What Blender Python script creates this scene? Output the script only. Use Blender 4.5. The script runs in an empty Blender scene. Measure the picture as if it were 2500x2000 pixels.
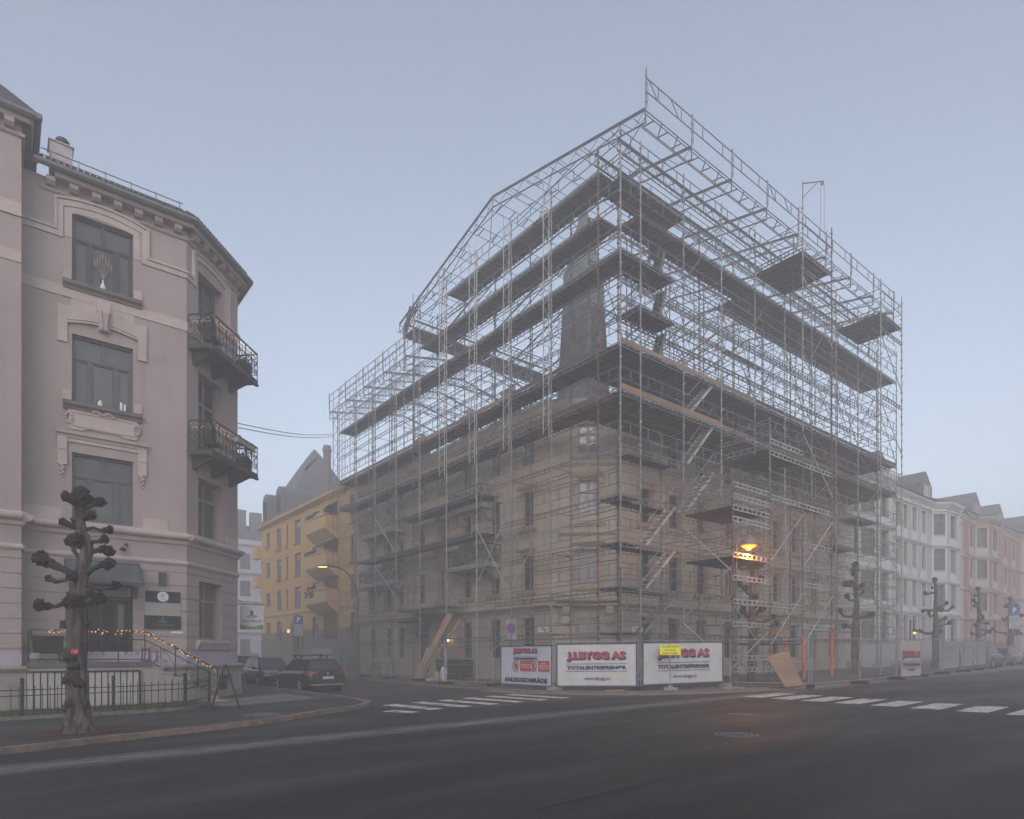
import bpy, bmesh, math, random
from math import sin, cos, pi, atan2, hypot, sqrt, radians
from mathutils import Vector, Matrix, noise as mnoise
# World axes: X runs along the main street (away to the right), Y runs along the side street (away to the left),
# the origin is the foot of the street-corner scaffold post.
scene = bpy.context.scene
COL = scene.collection
R0 = random.Random(7)
SLOPE = 0.0156
def gz(x): return SLOPE * x
V = Vector

# ---------------------------------------------------------------- mesh builder
class MB:
    def __init__(s): s.v = []; s.f = []
    def add(s, vs, fs):
        n = len(s.v); s.v += [tuple(p) for p in vs]; s.f += [tuple(i + n for i in f) for f in fs]; return s
    def box(s, x0, x1, y0, y1, z0, z1):
        return s.add([(x0,y0,z0),(x1,y0,z0),(x1,y1,z0),(x0,y1,z0),(x0,y0,z1),(x1,y0,z1),(x1,y1,z1),(x0,y1,z1)],
                     [(0,3,2,1),(4,5,6,7),(0,1,5,4),(1,2,6,5),(2,3,7,6),(3,0,4,7)])
    def beam(s, p, q, w, h, up=(0,0,1)):
        p = V(p); q = V(q); d = q - p
        if d.length < 1e-6: return s
        d.normalize(); u = V(up)
        if abs(d.dot(u)) > .98: u = V((1,0,0)) if abs(d.x) < .9 else V((0,1,0))
        a = d.cross(u).normalized(); b = a.cross(d).normalized(); a *= w/2; b *= h/2
        return s.add([p-a-b,p+a-b,p+a+b,p-a+b,q-a-b,q+a-b,q+a+b,q-a+b],
                     [(0,3,2,1),(4,5,6,7),(0,1,5,4),(1,2,6,5),(2,3,7,6),(3,0,4,7)])
    def path(s, pts, rs, n=6, caps=True, jit=0, rnd=None):
        pts = [V(p) for p in pts]; m = len(pts)
        if not hasattr(rs, '__len__'): rs = [rs]*m
        prev = None; base = len(s.v)
        for i, p in enumerate(pts):
            d = (pts[min(i+1,m-1)] - pts[max(i-1,0)])
            d = d.normalized() if d.length > 1e-9 else V((0,0,1))
            if prev is None:
                u = V((1,0,0)) if abs(d.x) < .8 else V((0,1,0))
                a = d.cross(u).normalized()
            else:
                a = (prev - d*prev.dot(d)).normalized()
            prev = a; b = d.cross(a)
            for k in range(n):
                t = 2*pi*k/n; r = rs[i]*(1 + (rnd.uniform(-jit,jit) if jit else 0))
                s.v.append(tuple(p + a*(r*cos(t)) + b*(r*sin(t))))
        for i in range(m-1):
            for k in range(n):
                k2 = (k+1) % n
                s.f.append((base+i*n+k, base+i*n+k2, base+(i+1)*n+k2, base+(i+1)*n+k))
        if caps:
            s.f.append(tuple(base+k for k in reversed(range(n))))
            s.f.append(tuple(base+(m-1)*n+k for k in range(n)))
        return s
    def tube(s, p, q, r, n=5, caps=True): return s.path([p,q], r, n, caps)
    def prism(s, poly, z0, z1):
        n = len(poly); b = len(s.v)
        f0 = z0 if callable(z0) else (lambda x: z0); f1 = z1 if callable(z1) else (lambda x: z1)
        s.v += [(x,y,f0(x)) for x,y in poly] + [(x,y,f1(x)) for x,y in poly]
        s.f.append(tuple(b+i for i in reversed(range(n)))); s.f.append(tuple(b+n+i for i in range(n)))
        for i in range(n):
            j = (i+1) % n; s.f.append((b+i,b+j,b+n+j,b+n+i))
        return s
    def lathe(s, c, prof, n=12, ax=(0,0,1)):
        ax = V(ax).normalized(); u = V((1,0,0)) if abs(ax.x) < .8 else V((0,1,0))
        a = ax.cross(u).normalized(); b = ax.cross(a); c = V(c); base = len(s.v); m = len(prof)
        for r, h in prof:
            for k in range(n):
                t = 2*pi*k/n; s.v.append(tuple(c + ax*h + a*(r*cos(t)) + b*(r*sin(t))))
        for i in range(m-1):
            for k in range(n):
                k2 = (k+1) % n; s.f.append((base+i*n+k, base+i*n+k2, base+(i+1)*n+k2, base+(i+1)*n+k))
        s.f.append(tuple(base+k for k in reversed(range(n)))); s.f.append(tuple(base+(m-1)*n+k for k in range(n)))
        return s
    def ball(s, c, r, n=8, m=6, sc=(1,1,1), bump=0, seed=0, fr=3.0):
        c = V(c); base = len(s.v)
        for i in range(m+1):
            th = pi*i/m
            for k in range(n):
                ph = 2*pi*k/n
                d = V((sin(th)*cos(ph), sin(th)*sin(ph), cos(th)))
                rr = r*(1 + bump*mnoise.noise(d*fr + V((seed*3.1,seed*1.7,seed)))) if bump else r
                s.v.append((c.x+d.x*rr*sc[0], c.y+d.y*rr*sc[1], c.z+d.z*rr*sc[2]))
        for i in range(m):
            for k in range(n):
                k2 = (k+1) % n; s.f.append((base+i*n+k, base+(i+1)*n+k, base+(i+1)*n+k2, base+i*n+k2))
        return s
    def build(s, name, mat, parent=None, smooth=False):
        me = bpy.data.meshes.new(name); me.from_pydata(s.v, [], s.f)
        if smooth: me.polygons.foreach_set('use_smooth', [True]*len(me.polygons))
        me.materials.append(mat); me.update()
        o = bpy.data.objects.new(name, me); COL.objects.link(o)
        if parent is not None:
            o.parent = parent; o.location = -wloc(parent)
        return o
def wloc(o):
    p = V(o.location)
    while o.parent is not None:
        o = o.parent; p = p + V(o.location)
    return p
def tag(o, label=None, cat=None, group=None, kind=None):
    if label: o['label'] = label
    if cat: o['category'] = cat
    if group: o['group'] = group
    if kind: o['kind'] = kind
    return o
def thing(name, loc, label, cat, group=None):
    o = bpy.data.objects.new(name, None); COL.objects.link(o); o.location = loc; o.empty_display_size = .2
    return tag(o, label, cat, group)
def struct(name, mb, mat, kind='structure'): return tag(mb.build(name, mat), kind=kind)
def copy_tree(o, parent=None):
    c = o.copy(); COL.objects.link(c)
    if parent is not None: c.parent = parent
    for ch in list(o.children): copy_tree(ch, c)
    return c
def text_part(body, size, loc, xdir, ydir, mat, parent, name='lettering', bold=0.0, extr=.002, width=None, height=None, align='CENTER'):
    """Lettering as a mesh; xdir / ydir are the 3-D directions the text runs along and up."""
    cu = bpy.data.curves.new(name, 'FONT'); cu.body = body; cu.size = size; cu.offset = bold; cu.extrude = extr
    cu.align_x = align; cu.align_y = 'CENTER'; cu.resolution_u = 2
    t = bpy.data.objects.new(name, cu); COL.objects.link(t)
    dg = bpy.context.evaluated_depsgraph_get()
    me = bpy.data.meshes.new_from_object(t.evaluated_get(dg)); bpy.data.objects.remove(t)
    x = V(xdir).normalized(); y = V(ydir).normalized(); z = x.cross(y); loc = V(loc)
    xs = [v.co.x for v in me.vertices]; ys = [v.co.y for v in me.vertices]
    sx = width/(max(xs)-min(xs)) if width else 1; sy = height/(max(ys)-min(ys)) if height else (1 if not width else min(sx,1.0)); cy = (max(ys)+min(ys))/2
    off = V((0,0,0)) if parent is None else wloc(parent)
    for v in me.vertices:
        v.co = loc + x*(v.co.x*sx) + y*((v.co.y-cy)*sy) + z*v.co.z - off
    me.name = name; me.materials.clear(); me.materials.append(mat)
    o = bpy.data.objects.new(name, me); COL.objects.link(o)
    if parent is not None: o.parent = parent
    return o

# ---------------------------------------------------------------- materials
def nt(name):
    m = bpy.data.materials.new(name); m.use_nodes = True; n = m.node_tree
    return m, n, n.nodes['Principled BSDF']
def lnk(n, a, b): n.links.new(a, b)
def mat(name, col, rough=.8, var=.12, scale=3.0, col2=None, bump=0.0, bscale=40.0, metal=0.0, spec=.4, stretch=None, detail=5.0, thresh=(.35,.65), coat=0, objvar=0.0, streak=0.0):
    """Principled surface whose colour wanders between col and col2 with noise, plus fine bump."""
    m, n, b = nt(name); N = n.nodes
    if col2 is None: col2 = tuple(max(0, c*(1-var)) for c in col); 
    tc = N.new('ShaderNodeTexCoord'); src = tc.outputs['Object']
    if stretch:
        mp = N.new('ShaderNodeMapping'); mp.inputs['Scale'].default_value = stretch; lnk(n, src, mp.inputs['Vector']); src = mp.outputs['Vector']
    tx = N.new('ShaderNodeTexNoise'); tx.inputs['Scale'].default_value = scale; tx.inputs['Detail'].default_value = detail; tx.inputs['Roughness'].default_value = .6
    lnk(n, src, tx.inputs['Vector'])
    rp = N.new('ShaderNodeValToRGB'); rp.color_ramp.elements[0].position = thresh[0]; rp.color_ramp.elements[1].position = thresh[1]
    rp.color_ramp.elements[0].color = (*col, 1); rp.color_ramp.elements[1].color = (*col2, 1)
    lnk(n, tx.outputs['Fac'], rp.inputs['Fac']); out = rp.outputs['Color']
    if streak:      # rain runs and patched render, as stains of their own
        mp = N.new('ShaderNodeMapping'); mp.inputs['Scale'].default_value = (2.6,2.6,.16); lnk(n, tc.outputs['Object'], mp.inputs['Vector'])
        ts = N.new('ShaderNodeTexNoise'); ts.inputs['Scale'].default_value = 1.3; ts.inputs['Detail'].default_value = 7; ts.inputs['Roughness'].default_value = .65; lnk(n, mp.outputs['Vector'], ts.inputs['Vector'])
        tp = N.new('ShaderNodeTexNoise'); tp.inputs['Scale'].default_value = .8; tp.inputs['Detail'].default_value = 9; tp.inputs['Roughness'].default_value = .7; lnk(n, tc.outputs['Object'], tp.inputs['Vector'])
        for tt, lo, hi in ((ts,.52,.78),(tp,.55,.72)):
            r3 = N.new('ShaderNodeMapRange'); r3.inputs['From Min'].default_value = lo; r3.inputs['From Max'].default_value = hi; r3.inputs['To Min'].default_value = 1; r3.inputs['To Max'].default_value = 1-streak
            lnk(n, tt.outputs['Fac'], r3.inputs['Value']); h3 = N.new('ShaderNodeHueSaturation'); lnk(n, r3.outputs['Result'], h3.inputs['Value']); lnk(n, out, h3.inputs['Color']); out = h3.outputs['Color']
    if objvar:
        oi = N.new('ShaderNodeObjectInfo'); mr = N.new('ShaderNodeMapRange'); mr.inputs['To Min'].default_value = 1-objvar; mr.inputs['To Max'].default_value = 1+objvar
        lnk(n, oi.outputs['Random'], mr.inputs['Value'])
        hs = N.new('ShaderNodeHueSaturation'); lnk(n, mr.outputs['Result'], hs.inputs['Value']); lnk(n, out, hs.inputs['Color']); out = hs.outputs['Color']
    lnk(n, out, b.inputs['Base Color'])
    b.inputs['Roughness'].default_value = rough; b.inputs['Metallic'].default_value = metal
    b.inputs['Specular IOR Level'].default_value = spec; b.inputs['Coat Weight'].default_value = coat
    if bump:
        t2 = N.new('ShaderNodeTexNoise'); t2.inputs['Scale'].default_value = bscale; t2.inputs['Detail'].default_value = 4
        lnk(n, src if stretch else tc.outputs['Object'], t2.inputs['Vector'])
        bp = N.new('ShaderNodeBump'); bp.inputs['Strength'].default_value = bump; bp.inputs['Distance'].default_value = .02
        lnk(n, t2.outputs['Fac'], bp.inputs['Height']); lnk(n, bp.outputs['Normal'], b.inputs['Normal'])
    return m
def emit(name, col, strength):
    m, n, b = nt(name); b.inputs['Base Color'].default_value = (*col, 1)
    b.inputs['Emission Color'].default_value = (*col, 1); b.inputs['Emission Strength'].default_value = strength
    return m
def glass(name, col, rough=.06):
    m, n, b = nt(name); N = n.nodes
    tc = N.new('ShaderNodeTexCoord'); tx = N.new('ShaderNodeTexNoise'); tx.inputs['Scale'].default_value = .9; lnk(n, tc.outputs['Object'], tx.inputs['Vector'])
    rp = N.new('ShaderNodeValToRGB'); rp.color_ramp.elements[0].color = (*[c*.75 for c in col],1); rp.color_ramp.elements[1].color = (*[min(1,c*1.3) for c in col],1)
    oi = N.new('ShaderNodeObjectInfo'); ad = N.new('ShaderNodeMath'); ad.operation = 'MULTIPLY_ADD'; lnk(n, oi.outputs['Random'], ad.inputs[0]); ad.inputs[1].default_value = .5; 
    lnk(n, tx.outputs['Fac'], ad.inputs[2]); sb = N.new('ShaderNodeMath'); sb.operation = 'SUBTRACT'; lnk(n, ad.outputs[0], sb.inputs[0]); sb.inputs[1].default_value = .25
    lnk(n, sb.outputs[0], rp.inputs['Fac']); lnk(n, rp.outputs['Color'], b.inputs['Base Color'])
    b.inputs['Roughness'].default_value = rough; b.inputs['Specular IOR Level'].default_value = .55
    bp = N.new('ShaderNodeBump'); bp.inputs['Strength'].default_value = .06; bp.inputs['Distance'].default_value = .05
    lnk(n, tx.outputs['Fac'], bp.inputs['Height']); lnk(n, bp.outputs['Normal'], b.inputs['Normal'])
    return m

M = {}
M['steel'] = mat('galvanised_steel', (.11,.113,.12), .55, scale=2.0, col2=(.22,.22,.225), metal=.2, objvar=.22, thresh=(.3,.7))
M['post'] = mat('post_steel', (.17,.172,.178), .5, scale=1.6, col2=(.34,.335,.33), metal=.2, objvar=.25, thresh=(.35,.65))
M['rust'] = mat('rusty_steel', (.20,.075,.05), .8, scale=3.0, col2=(.10,.07,.06), thresh=(.4,.6), objvar=.2)
M['alu'] = mat('aluminium', (.48,.48,.475), .48, scale=2.0, col2=(.36,.36,.36), metal=.3, objvar=.1)
M['alu_dark'] = mat('backlit_aluminium', (.10,.105,.12), .55, scale=1.5, col2=(.15,.155,.165), metal=.2, objvar=.12)  # dark look of members against the bright sky, put into the colour
M['deck'] = mat('scaffold_deck', (.052,.043,.039), .85, scale=1.2, col2=(.085,.075,.068), objvar=.18)
M['deck_steel'] = mat('steel_deck', (.085,.088,.095), .7, scale=1.2, col2=(.12,.12,.125), objvar=.12)
M['plank'] = mat('toe_board', (.30,.185,.10), .85, scale=2.0, col2=(.20,.14,.09), stretch=(1,1,6), objvar=.2)
M['timber'] = mat('raw_timber', (.42,.27,.17), .8, scale=6.0, col2=(.30,.18,.11), stretch=(1,1,.15), bump=.2)
M['plywood'] = mat('plywood', (.40,.245,.145), .75, scale=1.4, col2=(.31,.18,.105), stretch=(.4,.4,2.2), bump=.15)
M['orange'] = mat('orange_foam', (.72,.115,.03), .7, scale=4.0, col2=(.55,.08,.025))
M['red'] = mat('red_paint', (.55,.03,.03), .6)
M['black_iron'] = mat('black_iron', (.012,.012,.013), .45, var=.3, spec=.5)
M['grey_pole'] = mat('grey_green_pole', (.10,.12,.115), .5, var=.2)
M['rubber'] = mat('black_rubber', (.02,.019,.019), .85, var=.3)
M['concrete'] = mat('concrete', (.30,.29,.28), .9, scale=5, bump=.2)
M['stone'] = mat('granite', (.24,.19,.165), .85, scale=6, col2=(.11,.085,.075), bump=.25)
M['kerb'] = mat('granite_kerb', (.25,.175,.14), .85, scale=4, col2=(.12,.09,.078), bump=.3)
M['white_paint'] = mat('white_paint', (.74,.74,.73), .5, var=.08)
M['road_paint'] = mat('road_paint', (.56,.51,.45), .85, scale=3.2, col2=(.13,.12,.115), thresh=(.50,.66), detail=10, bump=.2)
# glass
M['g_near'] = glass('pane_grey', (.085,.09,.09))
M['g_dark'] = glass('pane_dark', (.022,.024,.028))
M['g_curtain'] = glass('pane_curtain', (.20,.195,.185))
M['g_lilac'] = glass('pane_pale', (.23,.225,.27))
M['g_car'] = glass('car_glass', (.03,.045,.05), .04)
# ---------------------------------------------------------------- camera
H = 1.5
cam = bpy.data.cameras.new('Camera'); co = bpy.data.objects.new('Camera', cam); COL.objects.link(co)
CAMX, CAMY = -20.52, -18.29
co.location = (CAMX, CAMY, H); co.rotation_euler = (pi/2, 0, -atan2(.6244, .7810))
cam.sensor_width = 36; cam.lens = 36*1558/2500; cam.shift_y = .24; cam.clip_start = .1; cam.clip_end = 2000
scene.camera = co
# ---------------------------------------------------------------- light, sky, air
SUN_EL, SUN_AZ = 24.0, 224.0      # degrees; azimuth counted from +Y towards +X
w = bpy.data.worlds.new('World'); scene.world = w; w.use_nodes = True; n = w.node_tree
sky = n.nodes.new('ShaderNodeTexSky'); sky.sky_type = 'NISHITA'; sky.sun_disc = False
sky.sun_elevation = radians(SUN_EL); sky.sun_rotation = radians(SUN_AZ); sky.air_density = 1.0; sky.dust_density = 1.2; sky.ozone_density = 1.0; sky.altitude = 50
bg = n.nodes['Background']; bg.inputs['Strength'].default_value = .15
hs = n.nodes.new('ShaderNodeHueSaturation'); hs.inputs['Saturation'].default_value = .62      # overcast: the blue is veiled
n.links.new(sky.outputs['Color'], hs.inputs['Color']); n.links.new(hs.outputs['Color'], bg.inputs['Color'])
sl = bpy.data.lights.new('Sun', 'SUN'); sl.energy = .5; sl.angle = radians(60); sl.color = (1,.94,.90)
so = bpy.data.objects.new('Sun', sl); COL.objects.link(so)
el, az = radians(SUN_EL+14), radians(SUN_AZ); d = V((sin(az)*cos(el), cos(az)*cos(el), sin(el)))
so.rotation_euler = (-d).to_track_quat('-Z', 'Y').to_euler()
scene.view_settings.view_transform = 'Standard'; scene.view_settings.look = 'None'; scene.view_settings.gamma = 1.0
scene.view_settings.exposure = 0.76
cy = scene.cycles; cy.use_denoising = True; cy.denoising_prefilter = 'ACCURATE'; cy.max_bounces = 8; cy.diffuse_bounces = 3; cy.glossy_bounces = 2; cy.volume_bounces = 3; cy.transparent_max_bounces = 6
cy.use_adaptive_sampling = False; cy.sample_clamp_indirect = 4.0
try: cy.denoiser = 'OPENIMAGEDENOISE'
except Exception: pass
GX0, GX1, GY0, GY1 = -180., 240., -140., 240.
hz = MB().box(GX0-5, GX1+5, GY0-5, GY1+5, -4.5, 30.0)
m = bpy.data.materials.new('mist'); m.use_nodes = True; n = m.node_tree; n.nodes.remove(n.nodes['Principled BSDF'])
pv = n.nodes.new('ShaderNodeVolumePrincipled'); pv.inputs['Color'].default_value = (.87,.85,.86,1); pv.inputs['Density'].default_value = .0084; pv.inputs['Anisotropy'].default_value = 0
n.links.new(pv.outputs['Volume'], n.nodes['Material Output'].inputs['Volume'])
struct('haze', hz, m, 'stuff')
# ---------------------------------------------------------------- ground, roads, pavements
def grid_sheet(x0, x1, y0, y1, dz, step=10):
    b = MB(); nx = int((x1-x0)/step); 
    for i in range(nx+1):
        x = x0+(x1-x0)*i/nx; b.v += [(x,y0,gz(x)+dz),(x,y1,gz(x)+dz)]
    for i in range(nx): b.f.append((2*i,2*i+2,2*i+3,2*i+1))
    return b
struct('ground', grid_sheet(GX0, GX1, GY0, GY1, -.10), mat('soil', (.06,.05,.045), .95, bump=.3))
def asphalt(name, base, wet, salt):
    m, n, b = nt(name); N = n.nodes; tc = N.new('ShaderNodeTexCoord')
    def noise(sc, det=4, st=None, rough=.6):
        t = N.new('ShaderNodeTexNoise'); t.inputs['Scale'].default_value = sc; t.inputs['Detail'].default_value = det; t.inputs['Roughness'].default_value = rough
        if st:
            mp = N.new('ShaderNodeMapping'); mp.inputs['Scale'].default_value = st; lnk(n, tc.outputs['Object'], mp.inputs['Vector']); lnk(n, mp.outputs['Vector'], t.inputs['Vector'])
        else: lnk(n, tc.outputs['Object'], t.inputs['Vector'])
        return t.outputs['Fac']
    def ramp(f, p0, p1, c0, c1):
        r = N.new('ShaderNodeValToRGB'); r.color_ramp.elements[0].position = p0; r.color_ramp.elements[1].position = p1
        r.color_ramp.elements[0].color = (*c0,1); r.color_ramp.elements[1].color = (*c1,1); lnk(n, f, r.inputs['Fac']); return r.outputs['Color']
    def mix(f, a, c, mode='MIX'):
        x = N.new('ShaderNodeMix'); x.data_type = 'RGBA'; x.blend_type = mode
        if isinstance(f, float): x.inputs[0].default_value = f
        else: lnk(n, f, x.inputs[0])
        lnk(n, a, x.inputs[6])
        if isinstance(c, tuple): x.inputs[7].default_value = (*c,1)
        else: lnk(n, c, x.inputs[7])
        return x.outputs[2]
    big = ramp(noise(.35, 8, (.35,1.0,1), .7), .36, .64, tuple(c*.62 for c in base), tuple(c*1.35 for c in base))
    speck = ramp(noise(13, 6, None, .9), .34, .68, (.42,.42,.42), (1.8,1.76,1.72))
    col = mix(1.0, big, speck, 'MULTIPLY')
    grit = ramp(noise(38, 2, None, .9), .66, .72, (0,0,0), (1,1,1))
    col = mix(grit, col, tuple(c*3.4 for c in base))
    if salt:
        sp0 = N.new('ShaderNodeSeparateXYZ'); lnk(n, tc.outputs['Object'], sp0.inputs[0])
        lane = N.new('ShaderNodeMath'); lane.operation = 'MULTIPLY_ADD'; lnk(n, noise(.3,3), lane.inputs[0]); lane.inputs[1].default_value = .8; lnk(n, sp0.outputs['Y'], lane.inputs[2])
        sn = N.new('ShaderNodeMath'); sn.operation = 'SINE'; m3 = N.new('ShaderNodeMath'); m3.operation = 'MULTIPLY'; lnk(n, lane.outputs[0], m3.inputs[0]); m3.inputs[1].default_value = 3.3; lnk(n, m3.outputs[0], sn.inputs[0])
        col = mix(1.0, col, ramp(sn.outputs[0], .0, 1.0, (.84,.84,.84), (1.12,1.11,1.1)), 'MULTIPLY')      # tyre-polished lanes
        old = N.new('ShaderNodeMath'); old.operation = 'GREATER_THAN'; lnk(n, sp0.outputs['Y'], old.inputs[0]); old.inputs[1].default_value = -12.8
        col = mix(1.0, col, ramp(old.outputs[0], .4, .6, (.82,.84,.88), (1.06,1.04,1.02)), 'MULTIPLY')      # older surface beyond the seam
        sp = N.new('ShaderNodeSeparateXYZ'); lnk(n, tc.outputs['Object'], sp.inputs[0])
        def band(centre, width, bend, strength, st):
            # distance across the street to a salt line that wanders
            wob = noise(.09, 2); 
            a = N.new('ShaderNodeMath'); a.operation = 'MULTIPLY_ADD'; lnk(n, wob, a.inputs[0]); a.inputs[1].default_value = bend; lnk(n, sp.outputs['Y'], a.inputs[2])
            s1 = N.new('ShaderNodeMath'); s1.operation = 'SUBTRACT'; lnk(n, a.outputs[0], s1.inputs[0]); s1.inputs[1].default_value = centre
            ab = N.new('ShaderNodeMath'); ab.operation = 'ABSOLUTE'; lnk(n, s1.outputs[0], ab.inputs[0])
            mr = N.new('ShaderNodeMapRange'); mr.interpolation_type = 'SMOOTHSTEP'; lnk(n, ab.outputs[0], mr.inputs['Value'])
            mr.inputs['From Min'].default_value = width; mr.inputs['From Max'].default_value = 0; mr.inputs['To Min'].default_value = 0; mr.inputs['To Max'].default_value = 1
            stn = noise(3.0, 10, (.35,3.2,1), .85)
            r2 = N.new('ShaderNodeMapRange'); lnk(n, stn, r2.inputs['Value']); r2.inputs['From Min'].default_value = .42; r2.inputs['From Max'].default_value = .68
            mu = N.new('ShaderNodeMath'); mu.operation = 'MULTIPLY'; lnk(n, mr.outputs['Result'], mu.inputs[0]); lnk(n, r2.outputs['Result'], mu.inputs[1])
            m2 = N.new('ShaderNodeMath'); m2.operation = 'MULTIPLY'; lnk(n, mu.outputs[0], m2.inputs[0]); m2.inputs[1].default_value = strength
            return m2.outputs[0]
        col = mix(band(-5.05, .75, .5, 1.0, 0), col, (.36,.34,.33))
        col = mix(band(-18.9, 1.6, 1.5, .25, 0), col, (.20,.19,.19))
    lnk(n, col, b.inputs['Base Color'])
    rr = N.new('ShaderNodeMapRange'); lnk(n, noise(.25, 6, (.35,1.0,1)), rr.inputs['Value']); rr.inputs['From Min'].default_value = .35; rr.inputs['From Max'].default_value = .65
    rr.inputs['To Min'].default_value = wet[0]; rr.inputs['To Max'].default_value = wet[1]; lnk(n, rr.outputs['Result'], b.inputs['Roughness'])
    b.inputs['Specular IOR Level'].default_value = .35
    bp = N.new('ShaderNodeBump'); bp.inputs['Strength'].default_value = .35; bp.inputs['Distance'].default_value = .012
    lnk(n, noise(70, 3, None, .8), bp.inputs['Height']); lnk(n, bp.outputs['Normal'], b.inputs['Normal'])
    return m
M['asphalt'] = asphalt('street_asphalt', (.027,.0255,.0255), (.5,.9), True)
M['asphalt_side'] = asphalt('side_street_asphalt', (.048,.042,.040), (.6,.9), False)
M['asphalt_walk'] = asphalt('pavement_asphalt', (.040,.038,.037), (.55,.9), False)
struct('main_street', grid_sheet(GX0, GX1, -40, 6.0, 0.0), M['asphalt'])
b = MB()
pl = [(-10.6,-1.2),(-9.0,-2.1),(-5.5,-2.3),(-2.2,-2.6),(-2.0,40),(-2.0,150),(-11.5,150),(-11.5,3)]
b.prism([(x,y) for x,y in pl], lambda x: gz(x)-.03, lambda x: gz(x)+.004); struct('side_street', b, M['asphalt_side'])
KERB_L = [(-150,-9.0),(-60,-5.6),(-30,-4.75),(-24,-4.05),(-20.55,-3.39),(-18.53,-2.75),(-16.29,-2.2),(-14.65,-1.45),(-13.06,-.4),(-11.8,.3),(-10.9,1.3),(-10.45,2.9),(-10.35,5.9),(-10.3,9),(-10.25,20),(-10.1,60),(-10,150)]
def smooth_poly(p, k=3):
    out = []
    for i in range(len(p)-1):
        p0 = p[max(i-1,0)]; p1 = p[i]; p2 = p[i+1]; p3 = p[min(i+2,len(p)-1)]
        if hypot(p2[0]-p1[0], p2[1]-p1[1]) > 12: out.append(p1); continue
        for j in range(k):
            t = j/k; a = [0,0]
            for c in (0,1):
                a[c] = .5*((2*p1[c])+(-p0[c]+p2[c])*t+(2*p0[c]-5*p1[c]+4*p2[c]-p3[c])*t*t+(-p0[c]+3*p1[c]-3*p2[c]+p3[c])*t**3)
            out.append(tuple(a))
    out.append(p[-1]); return out
def offset_line(p, d):
    out = []
    for i in range(len(p)):
        a = V(p[max(i-1,0)]); c = V(p[min(i+1,len(p)-1)]); t = (c-a).normalized(); out.append((p[i][0]-t.y*d, p[i][1]+t.x*d))
    return out
def kerb(name, line, w, side, ht=.12):
    inn = offset_line(line, w*side); b = MB(); r = random.Random(3)
    # granite kerb stones laid end to end, each a hair out of true
    acc = 0
    for i in range(len(line)-1):
        p, q, p2, q2 = line[i], line[i+1], inn[i], inn[i+1]; L = hypot(q[0]-p[0], q[1]-p[1]); k = max(1, round(L/1.1))
        if L > 15: k = max(1, int(L/6))
        for j in range(k):
            t0 = j/k + .006; t1 = (j+1)/k - .006; h = ht + r.uniform(-.008,.008); ff = r.uniform(-.012,.012)*side
            f = lambda a, c, t: (a[0]+(c[0]-a[0])*t, a[1]+(c[1]-a[1])*t)
            A, B, C, D = f(p,q,t0), f(p,q,t1), f(p2,q2,t1), f(p2,q2,t0)
            b.prism([A,B,C,D], lambda x: gz(x)-.1, lambda x, h=h: gz(x)+h)
    return struct(name, b, M['kerb']), inn
LK = smooth_poly(KERB_L)
_, LI = kerb('kerb', LK, .22, 1)
b = MB(); back = [(-150,150)]
b.prism(LI + [(-150,150)], lambda x: gz(x)-.1, lambda x: gz(x)+.105); struct('pavement', b, M['asphalt_walk'])
KERB_R = [(-2.1,150),(-2.2,60),(-2.45,30),(-3.2,16),(-3.75,9),(-3.7,4.5),(-3.1,1.2),(-1.6,-1.6),(.6,-3.0),(3.2,-3.9),(7,-4.5),(12,-4.75),(40,-4.6),(90,-4.3),(190,-4)]
RK = smooth_poly(KERB_R)
_, RI = kerb('kerb', RK, .35, 1, .09)
b = MB(); b.prism(RI + [(190,150)], lambda x: gz(x)-.1, lambda x: gz(x)+.08); struct('pavement', b, mat('right_pavement', (.115,.10,.092), .9, scale=1.2, col2=(.075,.066,.062), bump=.3, bscale=30))
# the pavement the photographer stands on
b = MB(); b.prism([(-150,-45),(190,-45),(190,-23.5),(-150,-23.5)], lambda x: gz(x)-.1, lambda x: gz(x)+.11); struct('pavement', b, M['asphalt_walk'])
# pale gutter strip along the right kerb
b = MB(); out = offset_line(RK, -.55)
for i in range(len(RK)-1):
    if RK[i][1] < 5 and RK[i][0] < 120: b.prism([out[i],out[i+1],RK[i+1],RK[i]], lambda x: gz(x)-.02, lambda x: gz(x)+.008)
struct('gutter_strip', b, mat('gutter_stone', (.27,.235,.22), .85, scale=4, col2=(.17,.15,.14), bump=.2))
# flagstones in front of the corner
b = MB(); r = random.Random(5)
for i in range(7):
    for j in range(6):
        x0 = -15.1+i*.52+r.uniform(-.05,.05); y0 = 3.0+j*.55+i*.22+r.uniform(-.05,.05)
        if y0 > x0 + 22.1: continue
        b.prism([(x0,y0),(x0+.46,y0+.05),(x0+.48,y0+.5),(x0-.02,y0+.47)], lambda x: gz(x)+.06, lambda x, k=r.uniform(.112,.124): gz(x)+k)
struct('flagstones', b, mat('slate_flags', (.20,.19,.175), .8, scale=2, col2=(.13,.13,.12), bump=.25))
# zebra crossings
b = MB()
def stripe(q): b.prism(q, lambda x: gz(x)-.01, lambda x: gz(x)+.010)
for k, x in enumerate((-10.35,-9.2,-8.05,-6.9,-5.75,-4.65)):
    y1 = 1.0+.13*k; y0 = -1.65+.06*k
    stripe([(x-.25,y1),(x+.25,y1+.12),(x+.45,y0+.05),(x,y0)])
stripe([(-11.65,-1.05),(-11.2,-.85),(-10.9,-1.9),(-11.2,-1.97)])
for k in range(11):
    y = -5.55-1.13*k; x = .55-.12*k
    stripe([(x-.25,y),(x+2.05-.05*k,y+.05),(x+2.25-.05*k,y-.62),(x-.15,y-.68)])
struct('road_markings', b, M['road_paint'])
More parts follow.
